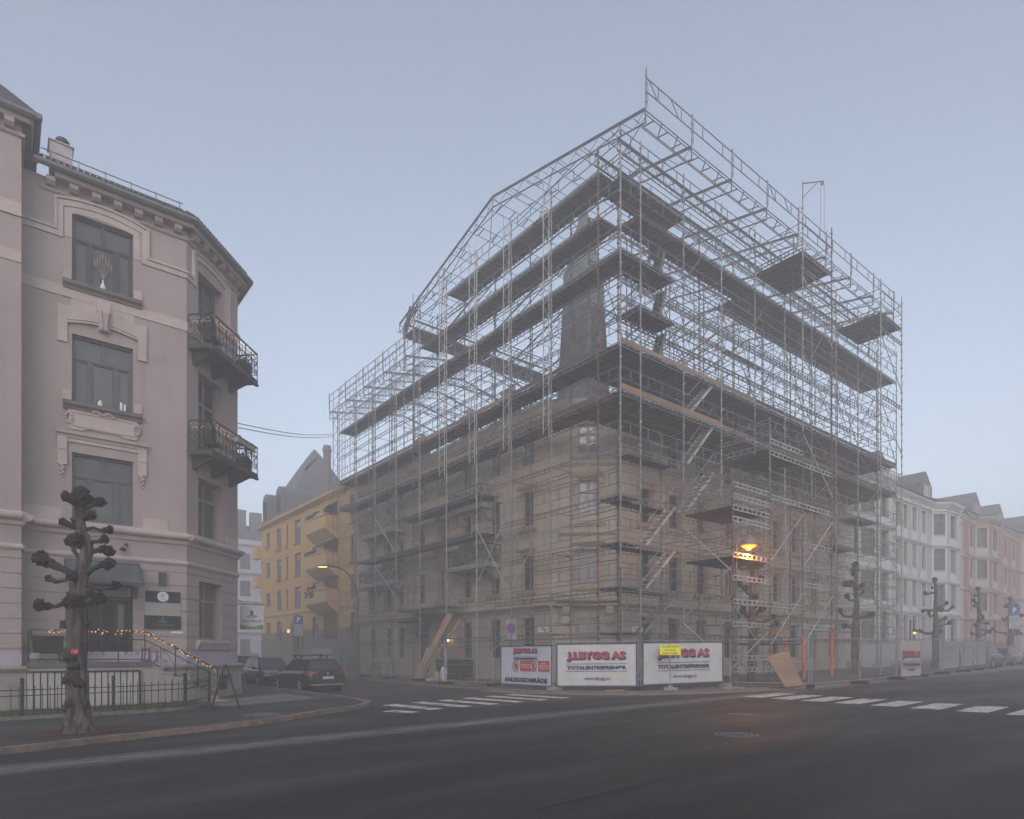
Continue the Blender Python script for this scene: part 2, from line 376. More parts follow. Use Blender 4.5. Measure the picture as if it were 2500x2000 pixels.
# grass strip in the front garden
GF = [(-30,2.45),(-20.5,3.0),(-18,2.75),(-16.1,2.95),(-15.1,4.9)]
b = MB(); b.prism([(-30,3.1),(-20.5,3.05),(-18,2.85),(-16.15,3.05),(-15.2,4.9),(-15.3,6.8),(-30,6.8)], lambda x: gz(x), lambda x: gz(x)+.15)
struct('garden_bed', b, mat('garden_soil', (.055,.06,.03), .95, bump=.5, scale=8, col2=(.03,.045,.02)))
b = MB(); r = random.Random(9)
for i in range(9000):
    x = r.uniform(-22.5,-15.3); y = r.uniform(3.0,5.6)
    if y < 2.95+.3*max(0,x+16.5): continue
    h = r.uniform(.04,.13); a = r.uniform(0,pi); dx, dy = cos(a)*.012, sin(a)*.012; lx, ly = r.uniform(-.05,.05), r.uniform(-.05,.05); z = gz(x)+.145
    b.add([(x-dx,y-dy,z),(x+dx,y+dy,z),(x+lx,y+ly,z+h)], [(0,1,2)])
struct('grass', b, mat('grass_blades', (.05,.10,.02), .8, scale=2.5, col2=(.10,.13,.05), thresh=(.4,.7)), 'stuff')
# low granite edge under the iron fence
b = MB(); E1 = smooth_poly([(-30,2.5),(-24,3.0),(-20.5,3.02),(-18,2.72),(-16.2,2.85),(-15.5,3.7),(-15.0,4.95)]); E2 = offset_line(E1, .18)
for i in range(len(E1)-1): b.prism([E1[i],E1[i+1],E2[i+1],E2[i]], lambda x: gz(x), lambda x: gz(x)+.2)
struct('garden_edge', b, M['stone'])
# ---------------------------------------------------------------- facades
class Face:
    """A vertical wall plane: u runs to the viewer's right, d outwards."""
    def __init__(s, o, u, n): s.o = o; s.u = V((u[0],u[1],0)).normalized(); s.n = V((n[0],n[1],0)).normalized()
    def p(s, u, z, d=0): return V((s.o[0],s.o[1],0)) + s.u*u + s.n*d + V((0,0,z))
    def box(s, mb, u0, u1, z0, z1, d0, d1):
        P = s.p; return mb.add([P(u0,z0,d0),P(u1,z0,d0),P(u1,z0,d1),P(u0,z0,d1),P(u0,z1,d0),P(u1,z1,d0),P(u1,z1,d1),P(u0,z1,d1)],
            [(0,3,2,1),(4,5,6,7),(0,1,5,4),(1,2,6,5),(2,3,7,6),(3,0,4,7)])
    def prof(s, mb, prof, u0, u1):
        """extrude an outline of (d,z) points from u0 to u1"""
        n = len(prof); return mb.add([s.p(u0,z,d) for d,z in prof]+[s.p(u1,z,d) for d,z in prof],
            [tuple(range(n)), tuple(reversed(range(n,2*n)))]+[(i,(i+1)%n,n+(i+1)%n,n+i) for i in range(n)])
    def strip(s, mb, pts, w, d1, d0=-.02):
        """raised moulding of width w following a line of (u,z) points"""
        L = []; m = len(pts)
        for i in range(m):
            a = V(pts[max(i-1,0)]); b = V(pts[i]); c = V(pts[min(i+1,m-1)])
            t1 = (b-a).normalized() if i else (c-b).normalized(); t2 = (c-b).normalized() if i < m-1 else t1
            nn = (V((-t1.y,t1.x))+V((-t2.y,t2.x))).normalized(); k = max(.35, nn.dot(V((-t1.y,t1.x))))
            L.append((b+nn*(w/2/k), b-nn*(w/2/k)))
        for i in range(m-1):
            q = [L[i][0],L[i+1][0],L[i+1][1],L[i][1]]
            mb.add([s.p(a.x,a.y,d0) for a in q]+[s.p(a.x,a.y,d1) for a in q], [(0,1,2,3),(7,6,5,4),(0,4,5,1),(1,5,6,2),(2,6,7,3),(3,7,4,0)])
    def fill(s, mb, pts, d1, d0=-.02):
        n = len(pts); mb.add([s.p(u,z,d0) for u,z in pts]+[s.p(u,z,d1) for u,z in pts], [tuple(range(n)), tuple(reversed(range(n,2*n)))]+[(i,(i+1)%n,n+(i+1)%n,n+i) for i in range(n)])
    def wall(s, mb, u0, u1, z0, z1, holes=(), depth=.22, grooves=(), gd=.03, gh=.035):
        us = sorted({u0,u1,*[x for h in holes for x in h[:2] if u0 < x < u1]}); zz = {z0,z1,*[x for h in holes for x in h[2:4] if z0 < x < z1]}
        for g in grooves:
            if z0 < g < z1: zz |= {g, g+gh}
        zs = sorted(zz); P = s.p
        isg = lambda a, b: any(abs(a-g) < 1e-6 for g in grooves) and b-a < gh+1e-4
        for j in range(len(zs)-1):
            a, b = zs[j], zs[j+1]; zm = (a+b)/2; g = any(gr-1e-6 <= a and b <= gr+gh+1e-6 for gr in grooves)
            for i in range(len(us)-1):
                l, r = us[i], us[i+1]; um = (l+r)/2
                if any(h[0] < um < h[1] and h[2] < zm < h[3] for h in holes): continue
                d = -gd if g else 0
                mb.add([P(l,a,d),P(r,a,d),P(r,b,d),P(l,b,d)], [(0,1,2,3)])
                if g: mb.add([P(l,a,0),P(r,a,0),P(r,a,d),P(l,a,d),P(l,b,0),P(r,b,0),P(r,b,d),P(l,b,d)], [(0,1,2,3),(7,6,5,4)])
        for h in holes:
            l, r, a, b = h[:4]; a = max(a,z0); b = min(b,z1); l = max(l,u0); r = min(r,u1); e = -depth
            mb.add([P(l,a,0),P(r,a,0),P(r,b,0),P(l,b,0),P(l,a,e),P(r,a,e),P(r,b,e),P(l,b,e)], [(0,1,5,4),(1,2,6,5),(2,3,7,6),(3,0,4,7)])
    def window(s, parent, u0, u1, z0, z1, fm, gm, depth=.22, style='cross', fw=.07, sill=None, name='window', tr=.68, label=None):
        """frame (a part) with its panes (a sub-part) at the back of the reveal"""
        f = MB(); d0 = -depth-.03; d1 = -depth+.05; B = lambda a,b,c,d,x=d1: s.box(f,a,b,c,d,d0,x)
        B(u0,u0+fw,z0,z1); B(u1-fw,u1,z0,z1); B(u0+fw,u1-fw,z1-fw,z1); B(u0+fw,u1-fw,z0,z0+fw)
        zt = z0+(z1-z0)*tr; uc = (u0+u1)/2; e = .006
        if style in ('cross','door','three'):
            B(u0+fw,u1-fw,zt-fw*.6,zt+fw*.6,d1+e)
            B(uc-fw*.55,uc+fw*.55,zt+fw*.6,z1-fw,d1+.002)
        if style in ('cross','door'): B(uc-fw*.6,uc+fw*.6,z0+fw,zt-fw*.6,d1+.002)
        if style == 'tee': B(u0+fw,u1-fw,zt-fw*.6,zt+fw*.6,d1+e); B(uc-fw*.5,uc+fw*.5,z0+fw,zt-fw*.6,d1+.002)
        if style == 'three':
            w = u1-u0
            for q in (.285,.715): B(u0+w*q-fw*.55,u0+w*q+fw*.55,z0+fw,zt-fw*.6,d1+.002)
            for a,b_ in ((u0+fw,u0+w*.285-fw*.55),(u0+w*.285+fw*.55,u0+w*.715-fw*.55),(u0+w*.715+fw*.55,u1-fw)):
                t = .045; zz0, zz1 = z0+fw, zt-fw*.6
                for q in ((a,a+t,zz0,zz1),(b_-t,b_,zz0,zz1),(a+t,b_-t,zz1-t,zz1),(a+t,b_-t,zz0,zz0+t*1.4)): s.box(f,*q,d0,d1-.018)
        if style == 'hor': B(u0+fw,u1-fw,zt-fw*.5,zt+fw*.5,d1+e)
        wo = f.build(name, fm, parent)
        if label: wo['label'] = label
        g = MB(); P = s.p; d = d0+.015; g.add([P(u0+.02,z0+.02,d),P(u1-.02,z0+.02,d),P(u1-.02,z1-.02,d),P(u0+.02,z1-.02,d)], [(0,1,2,3)]); g.build('pane', gm, wo)
        if sill:
            q = MB(); s.prof(q, [(-.05,z0-.10),(sill*.75,z0-.12),(sill,z0-.05),(sill,z0-.02),(-.05,z0+.005)], u0-.12, u1+.12); q.build('sill', fm if sill == 0 else M['trim_any'], wo)
        return wo
M['trim_any'] = mat('sill_stone', (.36,.31,.27), .85, scale=6, col2=(.27,.235,.205))

# ================================================================ rendered corner house on the left
L_ = thing('apartment_house', (-18,9,gz(-18)), 'greyish pink rendered corner house with black balconies and an iron fence in front', 'building')
M['render'] = mat('pink_grey_render', (.41,.33,.312), .92, scale=.55, col2=(.355,.288,.275), bump=.25, bscale=120, detail=8, streak=.16)
M['render_l'] = mat('pale_trim_render', (.53,.435,.405), .9, scale=1.3, col2=(.45,.37,.345), bump=.15, bscale=90, streak=.18)
M['lav'] = mat('lavender_band', (.45,.385,.45), .9, scale=1, col2=(.41,.35,.41))
M['plinth'] = mat('plinth_render', (.38,.335,.32), .92, scale=.8, col2=(.31,.275,.265), bump=.2, streak=.22)
M['wood_grey'] = mat('grey_window_wood', (.125,.115,.118), .6, var=.2)
M['wood_pale'] = mat('pale_window_wood', (.24,.225,.22), .6, var=.15)
M['wood_dark'] = mat('dark_brown_wood', (.07,.062,.065), .55, var=.2)
M['gutter'] = mat('zinc_gutter', (.17,.165,.17), .5, var=.2, metal=.3)
M['tile'] = mat('dark_roof_tile', (.075,.066,.066), .7, scale=8, var=.4)
fm = Face((-20.05,7.1), (1,0), (0,-1)); FL = 4.75
ff = Face((-15.30,7.10), (1,1), (1,-1)); FW = 3.43
fs = Face((-12.87,9.53), (0,1), (1,0))
fa = Face((-26.0,6.35), (1,0), (0,-1)); AW = 5.95          # projecting bay at the picture's left edge
fr = Face((-20.05,6.35), (0,1), (1,0))                    # its short return
GR = [1.68+.46*i for i in range(7)]
W1 = (1.33,3.08)
hm = [(*W1,5.95,8.18),(*W1,9.83,12.08),(*W1,13.78,16.05),(1.25,3.08,1.30,3.9)]
hf = [(.76,2.30,2.1,4.27),(.71,2.31,5.98,8.15),(.71,2.31,8.98,12.1),(.71,2.31,12.83,15.85)]
wl = MB()
fm.wall(wl, 0, FL, 1.62, 16.9, hm, .24, GR); ff.wall(wl, 0, FW, 1.62, 16.9, hf, .38, GR); fs.wall(wl, 0, 16, 1.62, 16.9, (), .2, GR)
fa.wall(wl, 0, AW, 1.62, 17.8, (), .2, GR); fr.wall(wl, 0, .75, 1.62, 17.8, (), .2, GR)
wl.add([(-26,6.35,17.8),(-20.05,6.35,17.8),(-20.05,20,17.8),(-26,20,17.8)],[(0,1,2,3)])
wl.add([(-12.87,25.5,-1),(-30,25.5,-1),(-30,25.5,17),(-12.87,25.5,17)],[(0,1,2,3)])
wl.build('wall', M['render'], L_)
b = MB()
for F_, u1 in ((fm,FL),(ff,FW),(fs,16),(fa,AW),(fr,.75)): F_.box(b, 0, u1, 1.14, 1.62, -.2, .012)
b.build('painted_band', M['lav'], L_)
b = MB(); hp = [(1.9,2.9,-.05,.72)]
fp = Face((-15.30+.06,7.10-.14), (1,1), (1,-1)); fpm = Face((-20.05,6.96), (1,0), (0,-1)); fps = Face((-12.73,9.47), (0,1), (1,0)); fpa = Face((-26,6.2), (1,0), (0,-1)); fpr = Face((-19.92,6.2), (0,1), (1,0))
fp.wall(b, 0, FW+.06, -.6, 1.04, hp, .3); fpm.wall(b, 0, 4.86, -.6, 1.04); fps.wall(b, 0, 16, -.6, 1.04); fpa.wall(b, 0, 6.08, -.6, 1.04); fpr.wall(b, 0, .8, -.6, 1.04)
b.build('plinth', M['plinth'], L_)
b = MB()
led = [(-.3,1.0),(.06,1.0),(.10,1.06),(.14,1.08),(.14,1.12),(-.02,1.18),(-.3,1.18)]
for F_, u1 in ((fpm,4.9),(fp,FW+.12),(fps,16),(fpa,6.12),(fpr,.8)): F_.prof(b, led, -.03, u1)
b.build('plinth_ledge', M['trim_any'], L_)
b = MB()
for F_, u1 in ((fpm,4.9),(fp,FW+.06),(fps,16)): F_.box(b, 0, u1, -.7, .14, -.1, .03)
b.build('base_course', mat('pinkish_base_stone', (.34,.235,.195), .9, scale=3, col2=(.26,.185,.16), bump=.2), L_)
# string courses, bands
tb = MB()
sc1 = [(-.1,4.74),(.05,4.74),(.09,4.80),(.09,4.86),(-.1,4.95)]
sc2 = [(-.1,5.48),(.06,5.48),(.10,5.60),(.26,5.66),(.30,5.72),(.30,5.79),(.06,5.90),(-.1,5.90)]
for F_, u0, u1 in ((fm,0,FL+.02),(ff,-.02,FW+.03),(fs,-.02,16),(fa,0,AW+.03),(fr,-.02,.72)):
    F_.prof(tb, sc1, u0, u1); F_.prof(tb, sc2, u0, u1)
    if F_ not in (fr, fa): F_.box(tb, u0, u1, 13.22, 13.56, -.05, .035 + .002*(F_ is ff))
for F_, u0, u1 in ((fa,0,AW),): F_.box(tb,u0,u1,13.5,13.85,-.05,.03); F_.box(tb,u0,u1,14.9,15.3,-.05,.05)
# plain apron strips beside the first-floor windows
for u0, u1 in ((0,1.05),(3.36,FL-.6)): fm.box(tb,u0,u1,5.905,6.3,-.05,.03)
ff.box(tb,2.6,FW,5.905,6.3,-.05,.03)
# top-floor hood moulding, stepping round the window under a flat arch
def arch(u0,u1,z,rise,n=9): return [(u0+(u1-u0)*i/n, z+rise*(1-(2*i/n-1)**2)) for i in range(n+1)]
a0, a1 = W1[0]-.34, W1[1]+.34
fm.strip(tb, [(-.0,15.22),(a0,15.22),(a0,16.22)]+arch(a0,a1,16.22,.2)[1:-1]+[(a1,16.22),(a1,15.22),(FL+.01,15.22)], .20, .05)
fm.strip(tb, [(-.0,15.34),(a0-.1,15.34),(a0-.1,16.34)]+arch(a0-.1,a1+.1,16.34,.2)[1:-1]+[(a1+.1,16.34),(a1+.1,15.34),(FL+.03,15.34)], .07, .10)
fm.strip(tb, [(W1[0]-.10,15.2),(W1[0]-.10,16.08)]+arch(W1[0]-.1,W1[1]+.1,16.08,.13)[1:-1]+[(W1[1]+.10,16.08),(W1[1]+.10,15.2)], .2, .02)
b0, b1 = .45, 2.6
ff.strip(tb, [(-.01,15.22),(b0,15.22),(b0,16.22)]+arch(b0,b1,16.22,.14)[1:-1]+[(b1,16.22),(b1,14.6),(FW,14.6)], .2, .05)
ff.strip(tb, [(-.01,15.34),(b0-.1,15.34),(b0-.1,16.34)]+arch(b0-.1,b1+.1,16.34,.14)[1:-1]+[(b1+.1,16.34),(b1+.1,14.75),(FW+.02,14.75)], .07, .10)
# apron and keystone between the top and the middle window
fm.fill(tb, [(W1[0]-.02,12.62),(W1[1]+.02,12.62),(W1[1]+.02,13.22),(W1[0]-.02,13.22)], .025)
c0, c1 = W1[0]-.13, W1[1]+.13
fm.fill(tb, [(c0-.27,11.72),(c0,11.72),(c0,12.46)]+arch(c0,c1,12.46,.17)[1:-1]+[(c1,12.46),(c1,11.72),(c1+.27,11.72),(c1+.27,12.92),(c1-.05,12.92)]+[(c0+.05,12.92),(c0-.27,12.92)], .07)
fm.fill(tb, [(c0,12.42)]+arch(c0,c1,12.42,.17)[1:-1]+[(c1,12.42),(c1,12.38)]+list(reversed(arch(c0,c1,12.36,.17)[1:-1]))+[(c0,12.36)], .10)
uc = sum(W1)/2
fm.fill(tb, [(uc-.13,12.36),(uc+.13,12.36),(uc+.17,13.02),(uc-.17,13.02)], .17)
fm.box(tb, uc-.2, uc+.2, 13.02, 13.40, -.02, .09)
# flanking blocks at the window feet, cartouche panel and the lower hood
for z in (13.78, 9.84):
    for u in (W1[0]-.26, W1[1]+.02): fm.box(tb, u, u+.24, z+.03, z+.34, -.02, .05)
fm.fill(tb, [(c0+.02,8.98),(c0+.1,8.92),(uc-.6,8.92),(uc-.5,8.99),(uc+.5,8.99),(uc+.6,8.92),(c1-.1,8.92),(c1-.02,8.98),(c1-.02,9.55),(c1-.1,9.62),(c0+.1,9.62),(c0+.02,9.55)], .06)
fm.strip(tb, [(c0+.12,9.05),(c0+.12,9.5),(c1-.12,9.5),(c1-.12,9.05),(c0+.12,9.05)], .05, .085)
fm.prof(tb, [(-.02,8.62),(.05,8.62),(.08,8.70),(.16,8.74),(.18,8.82),(-.02,8.86)], c0-.30, c1+.30)
fm.box(tb, c0, c1, 8.50, 8.60, -.02, .05)
for u in (c0-.27, c1): fm.box(tb, u, u+.26, 7.72, 8.62, -.02, .08); fm.box(tb, u+.02, u+.24, 8.2, 8.24, 0, .1)
# ground-floor window apron on the corner
ff.prof(tb, [(-.02,1.72),(.06,1.72),(.10,1.84),(.19,1.98),(.19,2.06),(-.3,2.09)], .55, 2.52)
tb.build('moulding', M['render_l'], L_)
# ornament: scrolls, leaves and bosses
r = random.Random(4)
def orn(): return MB()
ob = orn()
for k in range(22):
    t = k/21; z = 12.42+.55*t; w_ = .05+.06*t; sgn = -1 if k % 2 else 1
    ob.ball(fm.p(uc+sgn*w_,z,.185), .05, 6, 4, (1,1,1.5), .4, k)
ob.build('ornament', M['render_l'], L_, True)
for u in (c0+.04, c1-.04):
    ob = MB()
    for k in range(10): ob.ball(fm.p(u+.09*cos(k*.65),9.27+.16*sin(k*.65),.07), .05, 6, 4)
    ob.build('ornament', M['render_l'], L_, True)
ob = MB()
for k in range(11): ob.ball(fm.p(uc-.3+.06*k,9.58+.05*sin(k*1.1),.09), .06, 6, 4, (1,1,.8), .3, k)
ob.build('ornament', M['render_l'], L_, True)
for u in (c0-.14, c1+.13):
    ob = MB()
    for k in range(6): ob.ball(fm.p(u+.05*(k%2-.5),7.68-.07*k,.05), .075-.009*k, 6, 4, (1,1,1), .3, k)
    ob.build('ornament', M['render_l'], L_, True)
M['dark_sill'] = mat('dark_sill', (.20,.165,.155), .8, var=.25)
for z in (13.74, 9.80):
    sb = MB(); fm.prof(sb, [(-.25,z-.24),(.07,z-.24),(.10,z-.16),(.20,z-.10),(.22,z),(-.25,z+.03)], W1[0]-.25, W1[1]+.25); sb.build('sill', M['dark_sill'], L_)
# main cornice: architrave, modillions, frieze, gutter
cb = MB(); eo = .42
def cornice(F_, u0, u1, z, x0=0, x1=0, eo=.42):
    F_.prof(cb, [(-.05,z-.40),(.04,z-.40),(.09,z-.35),(.09,z-.31),(-.05,z-.28)], u0, u1+x1*.12)
    F_.prof(cb, [(-.05,z-.02),(eo-.10,z-.02),(eo-.06,z+.03),(eo-.04,z+.2),(-.05,z+.2)], u0-x0*.4, u1+x1*.4)
    k = int((u1-u0)/.55)
    for i in range(k):
        u = u0+(u1-u0)*(i+.5)/k
        F_.prof(cb, [(-.02,z-.26),(.16,z-.24),(.26,z-.16),(.26,z-.021),(-.02,z-.021)], u-.12, u+.12)
cornice(fm, .45, FL, 16.86, -1, .45); cornice(ff, 0, FW, 16.86, .42, .42); cornice(fa, 0, AW, 17.72, 0, .55, .36)
e2 = .36
fr.prof(cb, [(-.05,17.70),(e2-.10,17.70),(e2-.06,17.75),(e2-.04,17.92),(-.05,17.92)], -.22, 1.6); fr.prof(cb, [(-.05,17.32),(.05,17.32),(.09,17.37),(.09,17.41),(-.05,17.44)], -.1, 1.6)
cb.build('cornice', M['render'], L_)
gb = MB()
def gut(F_, u0, u1, z, eo=.42): F_.prof(gb, [(eo-.06,z+.20),(eo+.0,z+.12),(eo+.08,z+.10),(eo+.15,z+.17),(eo+.15,z+.26),(eo-.06,z+.27)], u0, u1)
gut(fm, .3, FL+.25, 16.86); gut(ff, -.22, FW+.22, 16.86); gut(fa, 0, AW+.5, 17.72, .34); gut(fr, -.5, 1.8, 17.72, .34); gut(fs, -.2, 16, 16.86)
gb.build('gutter', M['gutter'], L_)
# roof: tiled slopes rising behind the gutter
rb = MB(); zt = 17.12
A = [(-20.6,6.36),(-14.95,6.36),(-12.13,9.18),(-12.13,26)]; Bk = [(-20.6,11.8),(-17.2,11.8),(-17.2,26),(-17.2,26)]
rb.add([(-20.6,6.6,zt),(-15.05,6.6,zt),(-12.37,9.28,zt),(-12.37,26,zt),(-17.2,26,zt+3.2),(-17.2,11.8,zt+3.2),(-20.6,11.8,zt+3.2)], [(0,1,5,6),(1,2,5),(2,3,4,5)])
rb.add([(-26,5.9,17.98),(-19.6,5.9,17.98),(-19.6,9.5,17.98),(-26,9.5,17.98),(-21.2,7.2,19.6),(-26,7.2,19.6)], [(0,1,4,5),(1,2,4),(2,3,5,4)])
# tile edges along the eave
for i in range(26): rb.path([fm.p(.5+.175*i,17.14,eo+.10), fm.p(.5+.175*i,17.45,eo-.35)], [.075,.07], 6)
for i in range(18): rb.path([ff.p(-.1+.19*i,17.14,eo+.10), ff.p(-.1+.19*i,17.45,eo-.35)], [.075,.07], 6)
rb.build('roof', M['tile'], L_)
kb = MB()
for z, d in ((17.32,.40),(17.54,.36)): kb.tube(fm.p(.5,z,d), fm.p(4.55,z,d), .018)
for i in range(6): kb.beam(fm.p(.75+.74*i,17.12,.42), fm.p(.75+.74*i,17.6,.35), .03, .02)
kb.build('snow_guard', M['gutter'], L_)
ch = MB(); ch.box(-19.25,-18.62,8.3,9.0,17.5,18.93); ch.box(-19.3,-18.57,8.25,9.05,18.93,18.97)
cho = ch.build('chimney', mat('chimney_render', (.50,.44,.43), .9, scale=4, col2=(.40,.36,.36)), L_)
MB().lathe((-18.88,8.65,18.97), [(.15,0),(.16,.14),(.20,.2),(.21,.3),(.15,.36),(.13,.36)], 12).build('chimney_cap', M['black_iron'], cho, True)
# windows
fm.window(L_, *hm[2], M['wood_dark'], M['g_near'], .2, 'three', .075, label='dark brown top-floor window with dried grass in a vase')
fm.window(L_, *hm[1], M['wood_grey'], glass('pane_milky', (.12,.118,.115)), .2, 'three', .075)
fm.window(L_, *hm[0], M['wood_grey'], M['g_near'], .2, 'three', .075)
ff.window(L_, *hf[0], M['wood_pale'], glass('pane_salon', (.13,.115,.105)), .36, 'cross', .09); ff.window(L_, *hf[1], M['wood_pale'], M['g_near'], .36, 'cross', .09)
ff.window(L_, *hf[2], M['wood_pale'], M['g_dark'], .36, 'door', .09, name='balcony_door'); ff.window(L_, *hf[3], M['wood_grey'], M['g_near'], .36, 'door', .09, name='balcony_door')
fp.window(L_, *hp[0], M['wood_grey'], M['g_dark'], .28, 'hor', .05, name='cellar_window')
b = MB()
for z, w0, w1 in ((9.92,1.9,.6),): pass
# entrance door: two dark leaves with narrow glass strips, fanlight above
d0 = -.2; u0, u1 = 1.25, 3.08
b = MB(); fm.box(b,u0,u0+.08,1.3,3.9,d0-.05,d0+.04); fm.box(b,u1-.08,u1,1.3,3.9,d0-.05,d0+.04); fm.box(b,u0+.08,u1-.08,3.82,3.9,d0-.05,d0+.04); fm.box(b,u0+.08,u1-.08,3.42,3.52,d0-.05,d0+.05); fm.box(b,u0+.85,u0+.95,3.52,3.82,d0-.05,d0+.035)
M['door'] = mat('black_door', (.014,.012,.013), .6, var=.2)
dr = b.build('entrance_door', M['door'], L_)
b = MB()
for k in range(2):
    a = u0+.09+k*.83; c = a+.82
    fm.box(b,a,c,1.31,3.41,d0-.06,d0+.0)
    fm.box(b,a+.1,c-.1,1.42,2.0,d0,d0+.02); fm.box(b,a+.15,c-.15,1.5,1.92,d0+.02,d0+.03)
    for q in (a+.12,c-.17): fm.box(b,q,q+.05,2.1,3.3,d0,d0+.025)
    fm.box(b,a+.42 if k else a+.17,a+.47 if k else a+.22,2.1,3.3,d0,d0+.02)
b.build('door_leaf', M['door'], dr)
b = MB(); fm.box(b,u0+.3,u0+.56,2.15,3.25,d0,d0+.012); fm.box(b,u0+1.32,u0+1.58,2.15,3.25,d0,d0+.012); fm.box(b,u0+.1,u0+.84,3.53,3.81,d0-.03,d0-.02); fm.box(b,u0+.96,u1-.1,3.53,3.81,d0-.03,d0-.02); b.build('door_glass', M['g_near'], dr)
b = MB(); b.lathe(fm.p(u0+.98,2.33,d0+.02), [(.035,0),(.035,.03),(.02,.035)], 10, fm.n); b.tube(fm.p(u0+.98,2.2,d0+.06), fm.p(u0+.84,2.21,d0+.06), .014); b.tube(fm.p(u0+.98,2.2,d0), fm.p(u0+.98,2.2,d0+.06), .014); b.build('door_handle', M['alu'], dr)
# glass canopy over the door
cn = MB(); q = [(.02,4.62),(.95,3.92),(.95,3.88),(.02,4.56)]
fm.prof(cn, q, 1.16, 3.22)
can = cn.build('canopy', mat('canopy_glass', (.125,.14,.135), .22, scale=.8, col2=(.07,.08,.078)), L_)
cn = MB(); fm.prof(cn, [(.0,4.66),(.98,3.95),(.98,3.86),(.0,4.50)], 3.22, 3.27); fm.prof(cn, [(.0,4.66),(.98,3.95),(.98,3.86),(.0,4.50)], 1.11, 1.16); fm.box(cn,1.11,3.27,3.85,3.93,.95,1.0); fm.box(cn,1.11,3.27,4.60,4.67,0,.04); fm.prof(cn,[(.02,4.60),(.95,3.90),(.95,3.87),(.02,4.57)],2.17,2.20)
fm.box(cn,3.1,3.2,3.45,3.86,.0,.08); cn.build('canopy_frame', M['wood_dark'], can)
# balconies on the corner facet
def scroll(F_, mb, u, z, r0, sgn, d, t=.012, up=1):
    pts = []
    for k in range(15):
        a = k/14*2.1*pi; rr = r0*(1-k/18); pts.append(F_.p(u+sgn*(rr*cos(a)-r0), z+up*rr*sin(a), d))
    mb.path(pts, t, 4, False)
def railing(mb, F_, u0, u1, z, d, ht=1.08, n=4):
    mb.beam(F_.p(u0,z+ht,d), F_.p(u1,z+ht,d), .06, .035)
    mb.beam(F_.p(u0,z+ht-.2,d), F_.p(u1,z+ht-.2,d), .02, .02); mb.beam(F_.p(u0,z+.22,d), F_.p(u1,z+.22,d), .02, .02)
    for i in range(n+1):
        u = u0+(u1-u0)*i/n; mb.beam(F_.p(u,z-.02,d), F_.p(u,z+ht,d), .028, .028)
    for i in range(n):
        uc_ = u0+(u1-u0)*(i+.5)/n; w_ = (u1-u0)/n/2
        mb.tube(F_.p(uc_,z+.22,d), F_.p(uc_,z+ht-.25,d), .009, 4)
        for sg in (-1,1):
            scroll(F_,mb,uc_+sg*.03,z+.66,.10,-sg,d); scroll(F_,mb,uc_+sg*.03,z+.36,.10,-sg,d,.010,-1)
            mb.tube(F_.p(uc_,z+.5,d), F_.p(uc_+sg*w_,z+.25,d), .008, 4); mb.tube(F_.p(uc_,z+.45,d), F_.p(uc_+sg*w_,z+.8,d), .008, 4)
    
for zf in (8.95, 12.8):
    b = MB(); ff.box(b, .08, 3.32, zf-.17, zf, 0, .95); ff.box(b, .06, 3.34, zf-.24, zf-.171, .85, .98)
    for u in (.35, 1.55, 2.75): ff.prof(b, [(0,zf-.62),(.18,zf-.52),(.75,zf-.28),(.75,zf-.175),(0,zf-.175)], u, u+.22)
    bal = b.build('balcony', mat('balcony_slab', (.055,.05,.052), .8, var=.3), L_)
    b = MB(); railing(b, ff, .1, 3.3, zf, .93, n=7)
    for u in (.1, 3.3):
        S_ = Face(tuple(ff.p(u,0,0)[:2]), (ff.n.x,ff.n.y), (ff.u.x,ff.u.y)); railing(b, S_, 0.02, .93, zf, 0, n=2)
    b.build('railing', M['black_iron'], bal)
# entrance steps and landing
b = MB()
b.prism([(-19.95,5.55),(-16.62,5.55),(-16.62,6.9),(-19.95,6.9)], 1.14, 1.285)
lan = b.build('landing', mat('landing_stone', (.15,.135,.125), .8, scale=3, col2=(.09,.085,.08), bump=.2), L_)
b = MB(); b.prism([(-19.9,5.62),(-16.6,5.62),(-16.6,6.95),(-19.9,6.95)], -.6, 1.139); b.build('landing_base', M['plinth'], L_)
b = MB(); k = 8
for i in range(k):
    x = -16.62+.285*i; zt_ = 1.285-.17*(i+1); b.box(x, x+.30, 5.56, 6.95, -.6, zt_-.05); b.box(x-.001, x+.33, 5.52, 6.95, zt_-.05, zt_+.0)
b.build('entrance_steps', M['plinth'], L_)
# slatted cupboard front under the landing
b = MB(); x0, x1, z0, z1 = -19.95, -17.02, -.25, .98
for i in range(17):
    x = x0+(x1-x0)*i/17+.015; b.box(x, x+.135, 5.535, 5.555, z0, z1)
b.build('slat_panel', mat('white_slats', (.48,.44,.40), .8, scale=3, col2=(.40,.37,.34)), L_)
b = MB(); b.box(x0,x1,5.556,5.60,z0,z1); b.beam((x0,5.53,z1+.02),(x1,5.53,z1+.02),.06,.05); b.box(x1,x1+.04,5.52,5.6,z0,z1+.04); b.box(-18.92,-18.83,5.51,5.533,z0,z1); b.build('panel_frame', M['black_iron'], L_)
